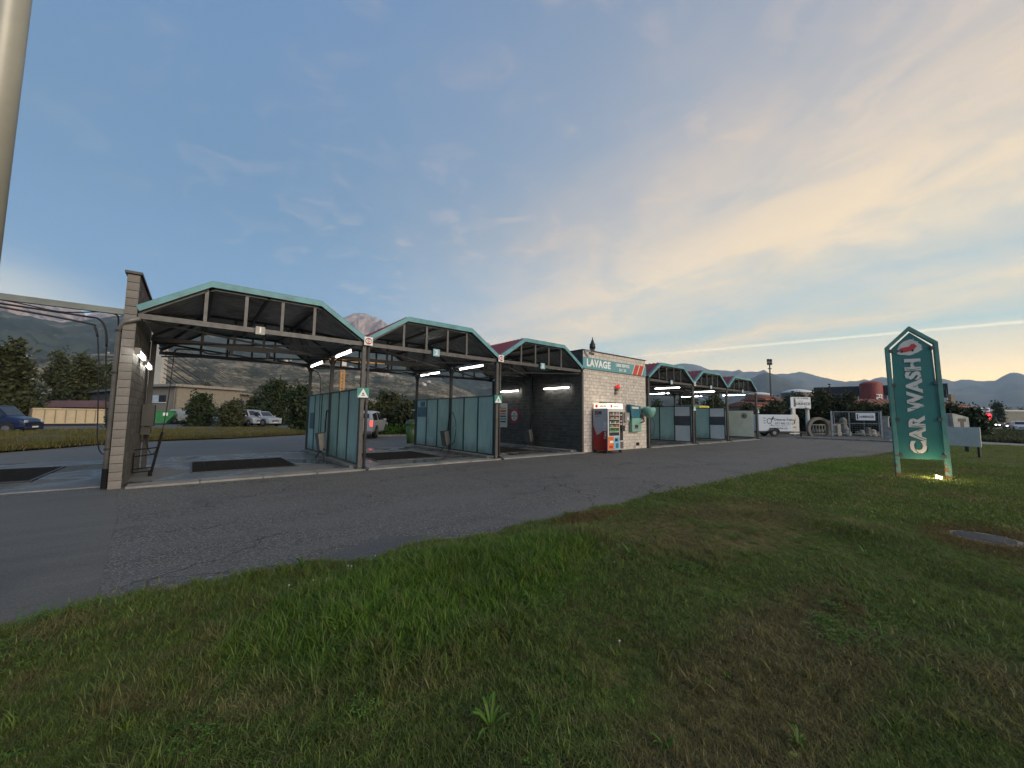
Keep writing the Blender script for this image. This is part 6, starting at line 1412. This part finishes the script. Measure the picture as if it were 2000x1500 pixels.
b = MB(); b.box((.55, zz(820), .001), (W_+.1, zz(808.5), .06), M_); b.build('display_frame', K['black'], t)
for k in range(4):
    text('1.8%d' % (9-k*2), .44, mat('led_red', (.9, .05, .05), .5, emit=(1, .01, .02), es=9), t, M_ @ Matrix.Translation((W_/2+.3, zz(810)-.28*k-.02, .075)), fat=.06)
b = MB(); b.box((.62, zz(819.5), .061), (W_+.04, zz(809), .066), M_); b.build('display_face', mat('led_glow', (.2, .01, .01), .5, emit=(1, .01, .02), es=1.0), t)

# ------------------------------------------------------------------ roads on the right
sheet('main_road', [(-60, -22), (400, -22), (400, -5.2), (60, -4.6), (47, -3.0), (40, -7), (-60, -7)], .004, K['road'])
mm = [(42.6, 4.9), (44.0, .4), (43.2, -1.6), (34, -1.2), (30, -6.9), (38, -6.9), (46.8, -3.2), (49.6, .8), (50, 6)]
sheet('side_road', mm, .008, mat('path_grey', (.21, .20, .18), .9, var=.1, scale=.8, bump=.2))
b = MB(); b.box((60, -8.15, .0105), (380, -8.0, .0145)); b.box((48, -4.95, .0105), (380, -4.8, .0145)); struct(b.build('road_marking', K['white']))
mound = [(48, -2.9), (51, .9), (56, 2.6), (90, 2.0), (110, -1.8), (60, -4.3)]
rg = np.random.default_rng(5)
sheet('mound_base', mound, .02, K['leaf_mound'])

# ------------------------------------------------------------------ verge beyond the yard
vb = [(-40, 9), (-14, 15), (-5.6, 23.6), (-4.0, 26.0), (-2.0, 29.0), (1.9, 29.9), (7.0, 33.6)]
def verge():
    V = []; F = []; cols = 7
    far = [(-52, 22), (-24, 30), (-14, 37), (-11.5, 40), (-8, 45), (-2, 46), (6.5, 46)]
    pts = []
    for k in range(len(vb)-1):
        for j in range(10):
            f = j/10; pts.append((np.array(vb[k])*(1-f)+np.array(vb[k+1])*f, np.array(far[k])*(1-f)+np.array(far[k+1])*f))
    pts.append((np.array(vb[-1]), np.array(far[-1])))
    for (a, c_) in pts:
        for j in range(cols):
            f = j/(cols-1); p = a*(1-f)+c_*f; z = .02+.30*math.sin(PI*min(1, f*1.2+.05))*(.6+.6*mnoise.noise(Vector((p[0]*.4, p[1]*.4, 0))))
            V.append((p[0], p[1], max(.012, z)))
    for i in range(len(pts)-1):
        for j in range(cols-1): F.append((i*cols+j, (i+1)*cols+j, (i+1)*cols+j+1, i*cols+j+1))
    return np.array(V), np.array(F)
V, F = verge(); o = npmesh('verge', V, F, mat('verge_soil', (.075, .062, .03), .95, var=.3, scale=.6), smooth=True); o['kind'] = 'structure'
# lot behind the verge
sheet('parking_lot', [(-50, 24), (-24, 30), (-14, 37), (-8, 45), (6.5, 46), (20, 46), (30, 90), (-60, 90)], -.01, K['asphalt2'])

# ------------------------------------------------------------------ lawn sheet
edge = [(-12, 4.9), (-6, 4.8), (-3, 4.75), (-.98, 4.61), (-.78, 4.57), (-.56, 4.66), (-.16, 4.63), (.25, 4.49), (.79, 4.58), (1.18, 4.41), (1.64, 4.22), (2.22, 4.40), (3.06, 4.23), (3.9, 4.27), (5.43, 4.26), (7.68, 4.31), (9.87, 4.22), (13.27, 4.2), (19.52, 4.03), (23.06, 3.33), (27.0, 3.0), (32, 3.0), (38, 3.9), (42.6, 4.7)]
def edge_y(x):
    return np.interp(x, [e[0] for e in edge], [e[1] for e in edge])+.06*np.sin(x*5.3)*np.sin(x*1.7+1)+.04*np.sin(x*13.1+2*np.sin(x*3))+.02*np.sin(x*31)
def lawn_z(x, y): return .050+.020*np.sin(x*1.3+y*.7)*np.sin(y*1.1-x*.4)+.012*np.sin(x*4.1)*np.sin(y*3.7)
xs = np.concatenate([np.linspace(-12, 14, 261), np.linspace(14.2, 43.0, 120)]); ts = np.linspace(0, 1, 60)**1.0
V = []; 
for x in xs:
    ye = edge_y(x); yl = -6.9 if x < 30 else np.interp(x, [30, 34, 43], [-6.9, -1.3, -1.5])
    for t_ in ts:
        y = ye+(yl-ye)*t_; V.append((x, y, (lawn_z(x, y) if t_ > 0 else -.02)*min(1, t_*40+.0) if t_ < .03 else lawn_z(x, y)))
V = np.array(V); m_ = len(ts); I = np.arange(len(xs)-1)[:, None]*m_+np.arange(m_-1)[None, :]
F = np.stack([I, I+1, I+m_+1, I+m_], -1).reshape(-1, 4)
o = npmesh('lawn', V, F, K['soil'], smooth=True); o['kind'] = 'structure'

# ------------------------------------------------------------------ grass, weeds, clover: tufts scattered as instances
tuft_col = bpy.data.collections.new('tufts')
def tuft(name, n_b, hmin, hmax, spread, wid, lean, material, seed, seg=3):
    rg = np.random.default_rng(seed); V = []; F = []; rr = []
    for k in range(n_b):
        x, y = rg.normal(0, spread, 2); h = rg.uniform(hmin, hmax); a = rg.uniform(0, 2*PI); l = rg.uniform(.2, 1.)*lean*h; w_ = wid*rg.uniform(.7, 1.3); i = len(V)
        dx_, dy_ = math.cos(a), math.sin(a); r_ = rg.random(); tw_ = rg.uniform(-.8, .8)
        sx_, sy_ = -math.sin(a+tw_), math.cos(a+tw_)
        for s_ in range(seg+1):
            f = s_/seg; ww = w_*(1-f**1.6)+.0003; cx_, cy_ = x+dx_*l*f*f, y+dy_*l*f*f; z = h*(f-.25*f*f*lean)
            V.append((cx_-sx_*ww, cy_-sy_*ww, z)); V.append((cx_+sx_*ww, cy_+sy_*ww, z))
        for s_ in range(seg): F.append((i+2*s_, i+2*s_+1, i+2*s_+3, i+2*s_+2)); rr.append(r_)
    me = bpy.data.meshes.new(name); me.from_pydata(V, [], F); at_ = me.attributes.new('rnd', 'FLOAT', 'FACE'); at_.data.foreach_set('value', rr); me.materials.append(material)
    o = bpy.data.objects.new(name, me); return o
def rosette(name, n_l, L_, wid, material, seed, rise=.35):
    rg = np.random.default_rng(seed); V = []; F = []; rr = []
    for k in range(n_l):
        a = 2*PI*k/n_l+rg.uniform(-.3, .3); l = L_*rg.uniform(.6, 1.1); i = len(V); r_ = rg.random(); up_ = rise*rg.uniform(.4, 1.6)
        for s_ in range(5):
            f = s_/4; ww = wid*(math.sin(PI*min(1, .12+.85*f))**.8)*(.55+.45*f)*(1 if s_ < 4 else .15); z = l*(up_*math.sin(f*2.2)); 
            cx_, cy_ = math.cos(a)*l*f, math.sin(a)*l*f; V.append((cx_+math.sin(a)*ww, cy_-math.cos(a)*ww, z+ww*.3)); V.append((cx_, cy_, z)); V.append((cx_-math.sin(a)*ww, cy_+math.cos(a)*ww, z+ww*.3))
        for s_ in range(4):
            b0 = i+3*s_; F.append((b0, b0+1, b0+4, b0+3)); F.append((b0+1, b0+2, b0+5, b0+4)); rr += [r_, r_]
    me = bpy.data.meshes.new(name); me.from_pydata(V, [], F); at_ = me.attributes.new('rnd', 'FLOAT', 'FACE'); at_.data.foreach_set('value', rr); me.materials.append(material)
    return bpy.data.objects.new(name, me)
def scatter(name, protos, pts, scl, rotz, label=None, tilt=.15):
    c_ = bpy.data.collections.new(name+'_forms')
    for p in protos: c_.objects.link(p)
    me = bpy.data.meshes.new(name); me.vertices.add(len(pts)); me.vertices.foreach_set('co', np.asarray(pts, np.float32).ravel())
    rot = np.stack([RNG.normal(0, tilt, len(pts)), RNG.normal(0, tilt, len(pts)), rotz], 1).astype(np.float32)
    a = me.attributes.new('rot', 'FLOAT_VECTOR', 'POINT'); a.data.foreach_set('vector', rot.ravel())
    a = me.attributes.new('scl', 'FLOAT', 'POINT'); a.data.foreach_set('value', np.asarray(scl, np.float32))
    a = me.attributes.new('idx', 'INT', 'POINT'); a.data.foreach_set('value', RNG.integers(0, len(protos), len(pts)).astype(np.int32))
    o = bpy.data.objects.new(name, me); COL.objects.link(o); o['kind'] = 'stuff'
    if label: o['label'] = label
    ng = bpy.data.node_groups.new(name, 'GeometryNodeTree'); ng.interface.new_socket('Geometry', in_out='INPUT', socket_type='NodeSocketGeometry'); ng.interface.new_socket('Geometry', in_out='OUTPUT', socket_type='NodeSocketGeometry')
    N = ng.nodes; L = ng.links; gi = N.new('NodeGroupInput'); go = N.new('NodeGroupOutput'); ip = N.new('GeometryNodeInstanceOnPoints'); ci = N.new('GeometryNodeCollectionInfo')
    ci.inputs['Collection'].default_value = c_; ci.inputs['Separate Children'].default_value = True; ci.inputs['Reset Children'].default_value = True
    ip.inputs['Pick Instance'].default_value = True
    def na(nm, ty):
        q = N.new('GeometryNodeInputNamedAttribute'); q.data_type = ty; q.inputs['Name'].default_value = nm; return q.outputs[0]
    L.new(gi.outputs[0], ip.inputs['Points']); L.new(ci.outputs[0], ip.inputs['Instance']); L.new(na('idx', 'INT'), ip.inputs['Instance Index'])
    e2r = N.new('FunctionNodeEulerToRotation'); L.new(na('rot', 'FLOAT_VECTOR'), e2r.inputs[0]); L.new(e2r.outputs[0], ip.inputs['Rotation']); L.new(na('scl', 'FLOAT'), ip.inputs['Scale']); L.new(ip.outputs[0], go.inputs[0])
    md = o.modifiers.new('scatter', 'NODES'); md.node_group = ng; return o
def infield(P, margin=0.):
    """keep points on the lawn and inside a generous cone around the camera's view"""
    x, y = P[:, 0], P[:, 1]; ok = y < edge_y(x)+margin
    fx = x*math.sin(CY)+y*math.cos(CY); sx = x*math.cos(CY)-y*math.sin(CY)
    return ok & (fx > .6) & (np.abs(sx) < fx*1.45+.8) & (y > -6.8) & ((x < 30) | (y > -1.2)) & (x < 43)
def pts_in(n_, r0, r1):
    a = CY+RNG.uniform(-R(58), R(58), n_); r = np.sqrt(RNG.uniform(r0*r0, r1*r1, n_)); P = np.stack([np.sin(a)*r, np.cos(a)*r], 1); return P[infield(P)]
def lift(P): return np.concatenate([P, lawn_z(P[:, 0], P[:, 1])[:, None]-.004], 1)
G1 = [tuft('tuft', 36, .025, .07, .05, .0026, 1.2, K['blade'], s_) for s_ in range(5)]
G2 = [tuft('tuft', 34, .07, .17, .035, .0030, .9, K['blade'], 20+s_) for s_ in range(4)]
G3 = [tuft('tuft', 30, .02, .05, .09, .005, 1.0, K['blade'], 40+s_, 2) for s_ in range(3)]
# how tall it grows: lush strip, mown parts, bare dry parts
def mask(cx, cy, rx, ry, P): return np.clip(1.3-((P[:, 0]-cx)/rx)**2-((P[:, 1]-cy)/ry)**2, 0, 1)
def drainfree(P): return ((P[:, 0]-DRAIN[0])/.42)**2+((P[:, 1]-DRAIN[1])/.38)**2 > 1
def fld(P): return np.array([mnoise.noise(Vector((x*.9, y*.9, 1.7))) for x, y in P])
P = np.concatenate([pts_in(30000, 1.0, 4.0), pts_in(46000, 4.0, 9.0)]); P = P[drainfree(P)]; f = fld(P)
lush = np.maximum(mask(2.0, 3.2, 2.0, .8, P), mask(17, 3, 4, 1, P)); dry_ = np.maximum(mask(6.2, 2.6, 2.4, 1., P), mask(3.0, .9, 1.8, .5, P))
s_ = np.clip(.75+.7*f+.45*lush-.15*dry_, .45, 1.8)*RNG.uniform(.75, 1.25, len(P)); keep = RNG.random(len(P)) < np.clip(1.0+f*.5, .6, 1)
scatter('grass', G1, lift(P[keep]), s_[keep], RNG.uniform(0, 2*PI, keep.sum()), 'short mown grass of the lawn near the camera')
P = np.concatenate([pts_in(9000, 1.0, 5.5), pts_in(5000, 5.5, 22)]); P = P[drainfree(P)]; f = fld(P+7)
lush = np.maximum(mask(2.0, 3.3, 1.9, .7, P), np.maximum(mask(3.4, 3.35, .9, .35, P)*1.2, mask(1.4, 2.6, 1.0, .5, P)*.7))
keep = RNG.random(len(P)) < np.clip(lush*1.1+np.clip(f-.12, 0, 1)*1.0+.04, 0, 1)
scatter('long_grass', G2, lift(P[keep]), RNG.uniform(.55, 1.2, keep.sum())*(.75+.45*lush[keep]), RNG.uniform(0, 2*PI, keep.sum()), 'longer tufts of grass in the lush strip and scattered over the lawn')
P = np.concatenate([pts_in(60000, 8.5, 22), pts_in(26000, 22, 46)]); P = P[drainfree(P)]
scatter('distant_grass', G3, lift(P), RNG.uniform(.7, 1.5, len(P)), RNG.uniform(0, 2*PI, len(P)), 'grass of the farther lawn')
# ragged edge where the lawn creeps onto the asphalt
x = RNG.uniform(-3, 30, 9000); P = np.stack([x, edge_y(x)+RNG.normal(0, .06, len(x))-.02], 1)
scatter('edge_grass', G1, np.concatenate([P, np.full((len(P), 1), .0)], 1), RNG.uniform(.4, 1.1, len(P)), RNG.uniform(0, 2*PI, len(P)), 'low ragged grass along the asphalt edge')
# broad-leaved weeds
W1 = [rosette('rosette', 9, .08, .012, K['leaf_weed'], s_) for s_ in range(4)] + [rosette('rosette', 7, .05, .009, K['leaf_weed'], 50+s_, .9) for s_ in range(3)] + [rosette('rosette', 12, .12, .010, K['leaf_weed'], 9+s_, .6) for s_ in range(2)]
P = pts_in(3200, 1.2, 8); f = fld(P+30); lush = mask(2.2, 3.3, 2.0, .8, P); keep = RNG.random(len(P)) < np.clip(lush*.55+np.clip(f, 0, 1)*.25+.02, 0, 1); P = P[keep]
spots = np.array([G(590, 1215)[:2], G(600, 1225)[:2], G(1100, 1420)[:2], G(1110, 1400)[:2], G(1240, 1395)[:2], G(1380, 1355)[:2], G(1420, 1345)[:2], G(1300, 1480)[:2], G(1170, 1485)[:2], G(690, 1345)[:2], G(1560, 1480)[:2], G(560, 1205)[:2], G(410, 1225)[:2], G(1010, 1100)[:2], G(930, 1120)[:2], G(960, 1150)[:2], G(870, 1110)[:2], G(1045, 1460)[:2]])
P = np.concatenate([P, spots]); scatter('weeds', W1, lift(P), np.concatenate([RNG.uniform(.5, 1.1, len(P)-len(spots)), np.full(len(spots), .62)]), RNG.uniform(0, 2*PI, len(P)), 'broad-leaved weeds in the lawn')
# clover with white heads
def clover(name, seed):
    rg = np.random.default_rng(seed); V = []; F = []; rr = []
    for k in range(22):
        x, y = rg.normal(0, .05, 2); z = rg.uniform(.02, .055); a0 = rg.uniform(0, 2*PI)
        for l in range(3):
            a = a0+l*2*PI/3; i = len(V); s_ = .011; V += [(x, y, z), (x+s_*math.cos(a-.5), y+s_*math.sin(a-.5), z+.004), (x+s_*1.4*math.cos(a), y+s_*1.4*math.sin(a), z+.002), (x+s_*math.cos(a+.5), y+s_*math.sin(a+.5), z+.004)]; F.append((i, i+1, i+2, i+3)); rr.append(rg.random())
    me = bpy.data.meshes.new(name); me.from_pydata(V, [], F); at_ = me.attributes.new('rnd', 'FLOAT', 'FACE'); at_.data.foreach_set('value', rr); me.materials.append(K['leaf_clover']); return bpy.data.objects.new(name, me)
P = pts_in(9000, 1.2, 7); f = fld(P-11); lush = np.maximum(mask(1.5, 3.3, 1.5, .8, P), mask(3.9, .7, .5, .25, P)*2); keep = RNG.random(len(P)) < np.clip(lush*.35+np.clip(f-.1, 0, 1)*.5, 0, 1)
scatter('clover', [clover('clover_patch', s_) for s_ in range(3)], lift(P[keep]), RNG.uniform(.7, 1.3, keep.sum()), RNG.uniform(0, 2*PI, keep.sum()), 'clover leaves in the lawn')
hb = MB(); hb.lathe([(.003, 0), (.007, .003), (.008, .008), (.004, .012)], (0, 0, .05), 7); hb.tube([(0, 0, 0), (0, 0, .06)], .0012, 4)
me = bpy.data.meshes.new('flower_head'); me.from_pydata(hb.v, [], hb.f); me.materials.append(K['flower_white']); ho = bpy.data.objects.new('flower_head', me)
P = np.array([list(G(px, py)[:2]) for px, py in [(635, 1160), (640, 1165), (612, 1158), (682, 1130), (700, 1133), (724, 1112), (732, 1105), (560, 1172), (600, 1188), (638, 1150), (683, 1127), (755, 1182), (760, 1210), (700, 1152), (595, 1205), (829, 1155), (933, 1165), (1282, 985), (1635, 900), (1640, 905), (1765, 968), (1798, 975), (1735, 893), (1690, 898)]])
P = np.concatenate([P, pts_in(14, 2, 8)]); scatter('clover_flowers', [ho], lift(P), RNG.uniform(.7, 1.2, len(P)), RNG.uniform(0, 2*PI, len(P)), 'white clover heads')
# verge vegetation, mound grass
V1 = [tuft('tuft', 30, .12, .38, .16, .012, .8, K['leaf_verge'], 70+s_, 2) for s_ in range(4)]
a_ = np.array(vb); P = []
for k in range(6500):
    s_ = RNG.uniform(.6, 5.99); i = int(s_); f = s_-i; a = a_[i]*(1-f)+a_[min(i+1, 6)]*f; far = np.array([(-52, 22), (-24, 30), (-14, 37), (-11.5, 40), (-8, 45), (-2, 46), (6.5, 46)]); c_ = far[i]*(1-f)+far[min(i+1, 6)]*f; g = RNG.uniform(0, 1)**1.3; P.append(a*(1-g)+c_*g)
P = np.array(P); scatter('verge_weeds', V1, np.concatenate([P, np.full((len(P), 1), .08)], 1), RNG.uniform(.35, 1.15, len(P)), RNG.uniform(0, 2*PI, len(P)), 'rough yellow-green weeds on the verge behind the rear road')
V2 = [tuft('tuft', 30, .15, .40, .3, .02, .8, K['leaf_mound'], 80+s_, 2) for s_ in range(3)]
P = RNG.uniform((48, -4.3), (108, 2.6), (6000, 2)); P = P[(P[:, 1] > -3.2-(P[:, 0]-48)*.02) & (P[:, 1] < np.interp(P[:, 0], [48, 51, 56, 90, 110], [-2.9, .9, 2.6, 2.0, -1.8]))]
scatter('mound_grass', V2, np.concatenate([P, np.full((len(P), 1), .0)], 1), RNG.uniform(.7, 1.5, len(P)), RNG.uniform(0, 2*PI, len(P)), 'thick grass between the path and the main road')
# drain in the lawn
dz0 = .0; t = thing('lawn_drain', 'round-cornered metal drain cover sunk in the lawn amid reddish dry grass', 'drain cover', (DRAIN[0], DRAIN[1], 0))
b = MB(); b.lathe([(.36, .02), (.36, .055), (.31, .06)], (DRAIN[0], DRAIN[1], 0), 28); b.build('collar', K['concrete'], t)
b = MB(); b.lathe([(.30, .055), (.30, .066)], (DRAIN[0], DRAIN[1], 0), 28); b.build('cover', mat('cast_iron', (.09, .09, .10), .45, .5), t)
for k in range(-3, 4):
    h = math.sqrt(max(0, .28**2-(k*.07)**2)); b = MB(); b.bar((DRAIN[0]+k*.07, DRAIN[1]-h, .070), (DRAIN[0]+k*.07, DRAIN[1]+h, .070), .025, .008); b.build('rib', mat('cast_iron', (.1, .1, .1)), t)
# fallen leaves and litter
for (px, py, lab, c_) in ((1797, 975, 'small white scrap of litter on the lawn below the green sign', (.5, .5, .5)), (1944, 1199, 'pale stone lying in the grass at the right', (.35, .28, .2)), (1550, 1476, 'single yellow-green leaf at the bottom of the lawn', (.35, .40, .05)), (497, 1244, 'flat green leaf in the lower left grass', (.15, .3, .03)), (275, 1174, 'dry twig on the asphalt at the lawn edge', (.3, .2, .1))):
    g_ = G(px, py, .05); b = MB(); s_ = .035; b.lathe([(s_*.5, 0), (s_, .006), (s_*.4, .014)], (g_.x, g_.y, .045 if py > 1190 or px > 1000 else .006), 7)
    tag(b.build('litter' if 'scrap' in lab else ('pebble' if 'stone' in lab else ('twig' if 'twig' in lab else 'fallen_leaf')), mat('bit_%d' % px, c_, .7)), lab, 'stone' if 'stone' in lab else ('twig' if 'twig' in lab else ('litter' if 'scrap' in lab else 'leaf')))

# ------------------------------------------------------------------ mountains
def mountain(name, pts, D, r0, back, seed, rough, material, jag=0., foot=0., pw=1.3, freq=3., label=None):
    azs = []; els = []
    for px, py in pts:
        d_ = ray(px, py); azs.append(math.atan2(d_.x, d_.y)); els.append(d_.z/math.hypot(d_.x, d_.y))
    azs = np.array(azs); els = np.array(els); A0, A1 = azs.min(), azs.max()
    nA = int((A1-A0)/R(.22))+2; aa = np.linspace(A0, A1, nA); ts = np.concatenate([np.linspace(0, 1, 44), 1+np.linspace(.04, 1, 12)*back/(D-r0)]); V = []
    sd = Vector((seed*13.7, seed*7.1, 0)); kf = freq/(D-r0)
    for a in aa:
        el = np.interp(a, azs, els); hc = D*el+jag*D*mnoise.fractal(Vector((a*90, seed, 0)), 1.0, 2.0, 4)*.01
        for t_ in ts:
            r = r0+(D-r0)*t_; x, y = math.sin(a)*r, math.cos(a)*r
            q = Vector((x*kf, y*kf, 0))+sd
            if t_ <= 1:
                s_ = t_**pw; nz = mnoise.ridged_multi_fractal(q, .9, 2.1, 6, 1., 2.)-1.1; z = hc*s_+rough*hc*nz*(t_*(1-t_))*2.2
                z = min(z, r*el*.985) if t_ < .97 else z
                z = max(z, foot*0-.5) if t_ > 0 else -.6
            else:
                z = hc*(1-(t_-1)*(D-r0)/back)*1.0-rough*hc*.1*(t_-1)
            V.append((x, y, z))
    V = np.array(V); m_ = len(ts); I = np.arange(nA-1)[:, None]*m_+np.arange(m_-1)[None, :]
    F = np.stack([I, I+m_, I+m_+1, I+1], -1).reshape(-1, 4); o = npmesh(name, V, F, material, smooth=False); o['kind'] = 'structure'
    if label: o['label'] = label
    return o, V.reshape(nA, m_, 3), aa
mountain('mountain', [(-900, 590), (-300, 575), (0, 578), (40, 584), (100, 596), (150, 603), (168, 616), (195, 609), (222, 606), (240, 622), (300, 640), (420, 660), (520, 668), (600, 665), (640, 648), (660, 630), (672, 619), (688, 612), (706, 611), (722, 616), (745, 624), (765, 640), (800, 664), (860, 690), (925, 684), (940, 671), (952, 668), (966, 676), (990, 695), (1080, 720), (1200, 740), (1330, 770)], 4500, 2500, 1500, 3, .55, K['rock_peak'], jag=.6, pw=1.15, freq=4.5, label='pink rocky peaks behind')
mountain('mountain', [(-900, 560), (-300, 590), (0, 606), (60, 618), (120, 629), (180, 624), (235, 614), (300, 622), (400, 640), (520, 655), (650, 668), (760, 684), (860, 700), (950, 716), (1020, 726), (1100, 738), (1200, 752), (1300, 765), (1420, 790)], 2900, 1250, 900, 5, .35, K['rock_forest'], jag=.25, pw=1.2, freq=5., label='dark forested ridge')
hill, HV, HA = mountain('hillside', [(-900, 690), (-100, 700), (60, 694), (180, 690), (300, 688), (420, 694), (540, 700), (640, 706), (720, 722), (800, 736), (860, 744), (910, 762), (950, 780), (1000, 792), (1100, 800), (1330, 806)], 1500, 330, 300, 9, .30, K['rock_vine'], jag=.3, pw=1.25, freq=6., label='terraced vineyard slope')
mountain('mountain', [(1150, 800), (1250, 735), (1300, 718), (1319, 712), (1328, 709.8), (1341, 710), (1357, 711.5), (1367, 714.5), (1385, 722), (1413, 723), (1430, 725), (1440, 723), (1445.5, 721.5), (1450, 727), (1463, 725), (1480, 726), (1487, 724), (1494.5, 721), (1497, 727), (1510, 731), (1546, 729), (1562, 726), (1575, 728), (1596, 734), (1620, 740), (1652, 745.6), (1660, 743), (1674, 745), (1689, 739.5), (1698, 743), (1708, 739.5), (1722, 735.7), (1732, 737.6), (1760, 741), (1800, 743), (1840, 739), (1850, 741), (1862, 746), (1877, 741), (1893, 741), (1920, 745), (1933, 743), (1945, 744), (1958, 734), (1971, 729), (1982, 726), (1990, 728), (2000, 732), (2060, 745), (2150, 720), (2350, 735), (2700, 770)], 8200, 4200, 1000, 12, .35, K['rock_far'], jag=.12, pw=1.0, freq=4., label='distant blue range under the sunset')
mountain('mountain', [(1400, 800), (1430, 768), (1460, 741), (1469, 737.6), (1484, 730), (1497, 727), (1508, 729), (1524, 736), (1540, 742), (1556, 749), (1572, 758), (1586, 764), (1620, 778), (1680, 800)], 4000, 2200, 900, 15, .3, K['rock_far'], jag=.15, pw=1.1, freq=4., label='nearer blue hill')
# far villages: tiny pale houses on the slope
def on_hill(px, py):
    d_ = ray(px, py); a = math.atan2(d_.x, d_.y); el = d_.z/math.hypot(d_.x, d_.y); i = int(np.clip(np.searchsorted(HA, a), 1, len(HA)-1))
    col_ = HV[i]; r = np.hypot(col_[:, 0], col_[:, 1]); e = (col_[:, 2]-1.6)/r
    k = np.argmax(e[:44] > el)
    return None if k == 0 else Vector(col_[k])
b = MB(); rgv = random.Random(3)
for (px, py, n_) in ((84, 683, 3), (88, 690, 4), (140, 686, 4), (150, 684, 4), (178, 685, 7), (118, 685, 3), (48, 699, 2), (205, 688, 5), (230, 686, 4), (170, 720, 3), (620, 716, 6), (560, 706, 5), (600, 724, 6), (700, 726, 10), (735, 731, 14), (748, 734, 10), (760, 737, 8), (680, 722, 6), (830, 752, 5), (700, 740, 4)):
    for k in range(n_):
        p = on_hill(px+rgv.uniform(-7, 7), py+rgv.uniform(-2.5, 2.5))
        if p is None: continue
        s_ = rgv.uniform(1.8, 3.6); b.cur = rgv.random(); b.box((p.x-s_, p.y-s_*.7, p.z-6), (p.x+s_, p.y+s_*.7, p.z+rgv.uniform(2, 5)))
o = b.build('far_village', mat('far_house', (.42, .38, .33), .8, rnd=.35), rnd=True); o['kind'] = 'stuff'; o['label'] = 'scattered tiny pale houses on the vineyard slope'

# ------------------------------------------------------------------ air
hb = MB(); hb.box((-9000, -5000, -1.05), (10500, 9500, 1900)); hz = hb.build('haze', K['steel']); hz.data.materials.clear()
hm = bpy.data.materials.new('haze'); hm.use_nodes = True; hm.node_tree.nodes.clear(); n = NT(hm.node_tree)
vol = n.add('ShaderNodeVolumePrincipled', {'Color': (.66, .83, 1., 1), 'Density': .000095, 'Anisotropy': 0.0})
n.add('ShaderNodeOutputMaterial', {'Volume': vol.outputs[0]}); hz.data.materials.append(hm); hz['kind'] = 'stuff'
